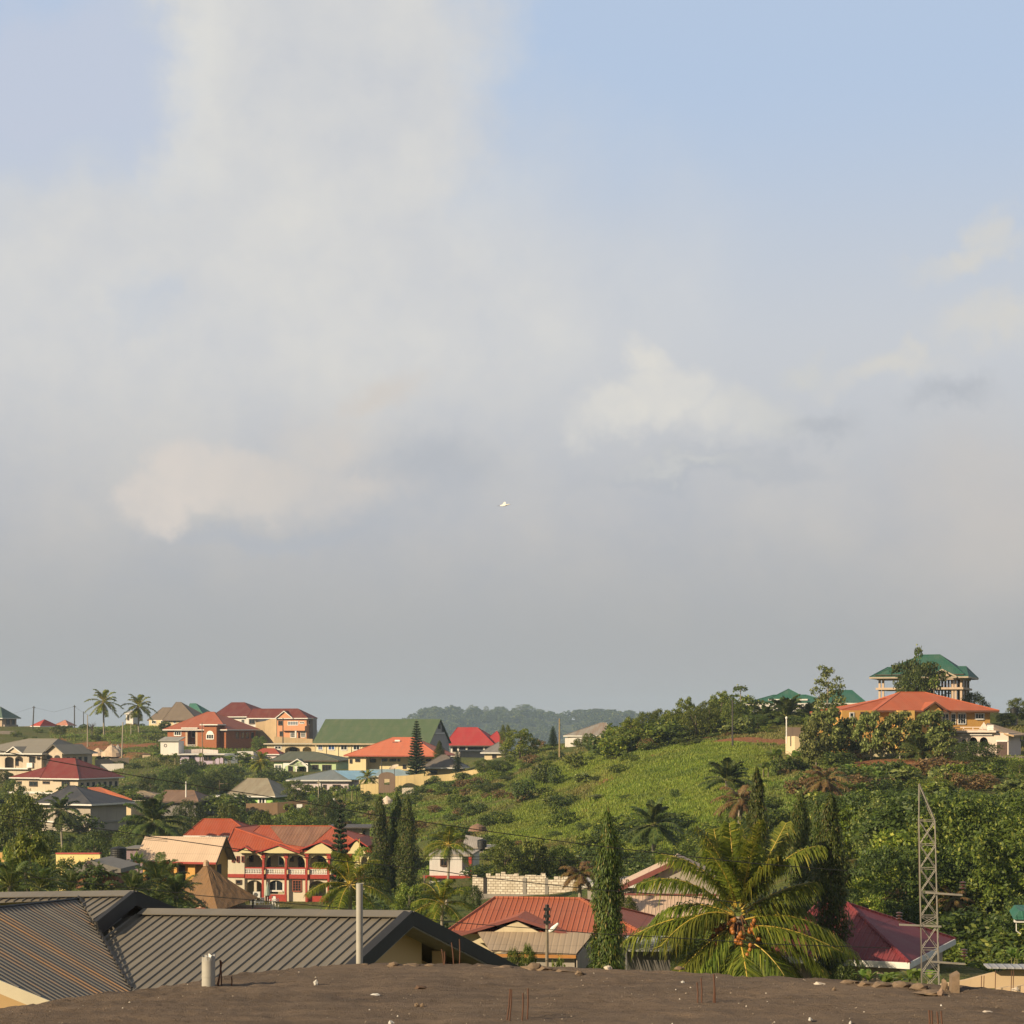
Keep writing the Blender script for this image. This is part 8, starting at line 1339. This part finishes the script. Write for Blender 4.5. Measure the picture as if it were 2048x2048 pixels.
    for px, Y, top, w, key, lab in ((1720, 232, 1545, 70, 'roundB', 'dark thicket tree on the slope left of the lattice mast'), (1770, 222, 1548, 60, 'roundB', 'dark tree at the upper edge of the wood, above the mast'), (2040, 235, 1520, 50, 'roundA', 'tree at the right edge below the retaining wall'), (1985, 215, 1560, 70, 'yellow', 'yellowish tree at the top edge of the wood, right'), (1870, 205, 1555, 70, 'yellow', 'yellowish tree at the top edge of the wood behind the mast tip'), (1950, 190, 1580, 80, 'yellow', 'yellowish tree in the upper wood right of the mast'), (1690, 160, 1600, 70, 'roundB', 'dark tree right of the broad mast tree'), (1760, 150, 1625, 90, 'roundA', 'large leafy tree in the wood left of the mast'), (1900, 150, 1620, 90, 'yellow', 'large yellowish tree in the wood right of the mast'), (2020, 150, 1640, 90, 'roundB', 'large dark tree in the wood at the right edge')): plant(key, px, Y, top, lab, w)
    # bananas
    for k, (px, Y, top, w) in enumerate(((308, 496, 1500, 20), (322, 494, 1504, 20), (336, 493, 1505, 20), (348, 492, 1498, 22), (403, 486, 1500, 22), (425, 486, 1508, 20), (445, 486, 1506, 22), (463, 480, 1504, 26), (482, 478, 1516, 20))): plant('bananaA' if k % 2 else 'bananaB', px, Y, top, 'banana plant in the row before the lilac house, %s from the left' % ord_[k], w, 'banana row before the lilac house')
    for k, (px, Y, top, w) in enumerate(((623, 362, 1580, 22), (650, 362, 1578, 22), (672, 365, 1574, 24), (690, 368, 1566, 26), (706, 372, 1560, 28))): plant('bananaA' if k % 2 else 'bananaB', px, Y, top, 'banana plant below the pale pink bungalow, %s from the left' % ord_[k], w, 'banana plants below the pale pink bungalow')
    for k, (px, Y, top, w) in enumerate((p[0], ybase(p[0], p[2] + 46), p[2], p[3]) for p in ((1558, 262, 1486, 44), (1590, 262, 1492, 34), (1645, 252, 1530, 44), (1606, 250, 1540, 40), (1685, 248, 1524, 34), (1575, 258, 1500, 40), (1700, 246, 1516, 34), (1885, 242, 1506, 22), (1906, 240, 1520, 26), (2030, 228, 1538, 40), (1622, 246, 1526, 40), (1664, 244, 1534, 44), (1716, 242, 1530, 40), (1738, 244, 1522, 36), (1760, 240, 1530, 34), (1630, 236, 1548, 44), (1692, 234, 1550, 40), (1725, 230, 1555, 36), (1535, 254, 1512, 40))): plant('bananaB' if k % 2 else 'bananaA', px, Y, top, 'banana plant on the right hill below the houses, %s from the left' % ord_[sorted((1558, 1590, 1645, 1606, 1685, 1575, 1700, 1885, 1906, 2030, 1622, 1664, 1716, 1738, 1760, 1630, 1692, 1725, 1535)).index(px)], w, 'banana plants on the right hill')
    for k, (px, Y, top, w) in enumerate(((130, 225, 1690, 30), (150, 222, 1682, 34), (178, 220, 1684, 34), (275, 215, 1684, 30), (208, 224, 1690, 26), (100, 230, 1688, 30))): plant('bananaB' if k % 2 else 'bananaA', px, Y, top, 'banana plant behind the yellow wall, %s from the left' % ord_[sorted((130, 150, 178, 275, 208, 100)).index(px)], w, 'banana plants behind the yellow wall')
    for k, (px, Y, top, w, py) in enumerate(((1735, 52, 1922, 44, 1990), (1765, 52, 1932, 50, 1990), (1790, 53, 1930, 60, 1990), (1835, 52, 1918, 60, 1990), (1862, 54, 1924, 40, 1990))): plant('bananaA' if k % 2 else 'bananaB', px, Y, top, 'banana plant behind the roof edge at the lattice mast, %s from the left' % ord_[k], w, 'banana plants at the lattice mast', py=py)
    plant('bananaA', 1312, 190, 1690, 'banana plant at the foot of the stout oil palm', 24); plant('bananaA', 738, 275, 1668, 'banana plant behind the right end of the balcony house', 24); plant('bananaB', 2030, 68, 1880, 'banana plant under the green canopy at the right edge', 34)
    # bushes on the open slope
    lst = [(1085, 322, 1527, 36, 'bushB'), (1110, 318, 1532, 26, 'bushB'), (1150, 330, 1505, 34, 'bushA'), (1180, 335, 1512, 20, 'bushB'), (1165, 300, 1545, 34, 'bushP'), (1195, 295, 1552, 30, 'bushB'), (1240, 290, 1556, 32, 'bushB'), (1230, 318, 1517, 26, 'bushP'), (1272, 325, 1490, 34, 'bushA'), (1276, 300, 1525, 32, 'bushB'), (1380, 310, 1473, 50, 'bushA'), (1110, 285, 1590, 44, 'bushP'), (1200, 275, 1590, 44, 'bushP'), (1120, 262, 1610, 50, 'bushA'), (1255, 262, 1600, 36, 'bushB'), (1350, 250, 1578, 18, 'bushB'), (1345, 322, 1488, 20, 'bushB'), (1430, 322, 1466, 26, 'bushB'), (1460, 318, 1450, 40, 'bushP'), (1050, 300, 1560, 50, 'bushB')]
    xs = sorted(l[0] for l in lst)
    for px, Y, top, w, key in lst: plant(key, px, Y, top, 'separate bush on the open grassy slope, %s from the left' % (ord_[xs.index(px)]), w, 'bushes on the open slope')
    t = thing('bare_tree', 'leafless grey tree left of the two crest palms', 'tree', gpos(184, 560)); rnd = random.Random(3); mb = MB(); mb.tube([(0, 0, -1), (0, 0, 1.6), (.2, 0, 2.6)], [.16, .11, .07], 5)
    for k in range(26): a = rnd.uniform(0, 6.28); z = rnd.uniform(1.2, 2.6); e = Vector((math.cos(a) * 1.3, math.sin(a) * 1.3, z + rnd.uniform(.3, 1.9))); m = Vector((.1, 0, z)).lerp(e, .5) + Vector((0, 0, .25)); mb.tube([(.1, 0, z), m, e], [.05, .04, .02], 4)
    mb.build('trunk', plain('bare_wood', (.12, .10, .09), .9), t)
trees()
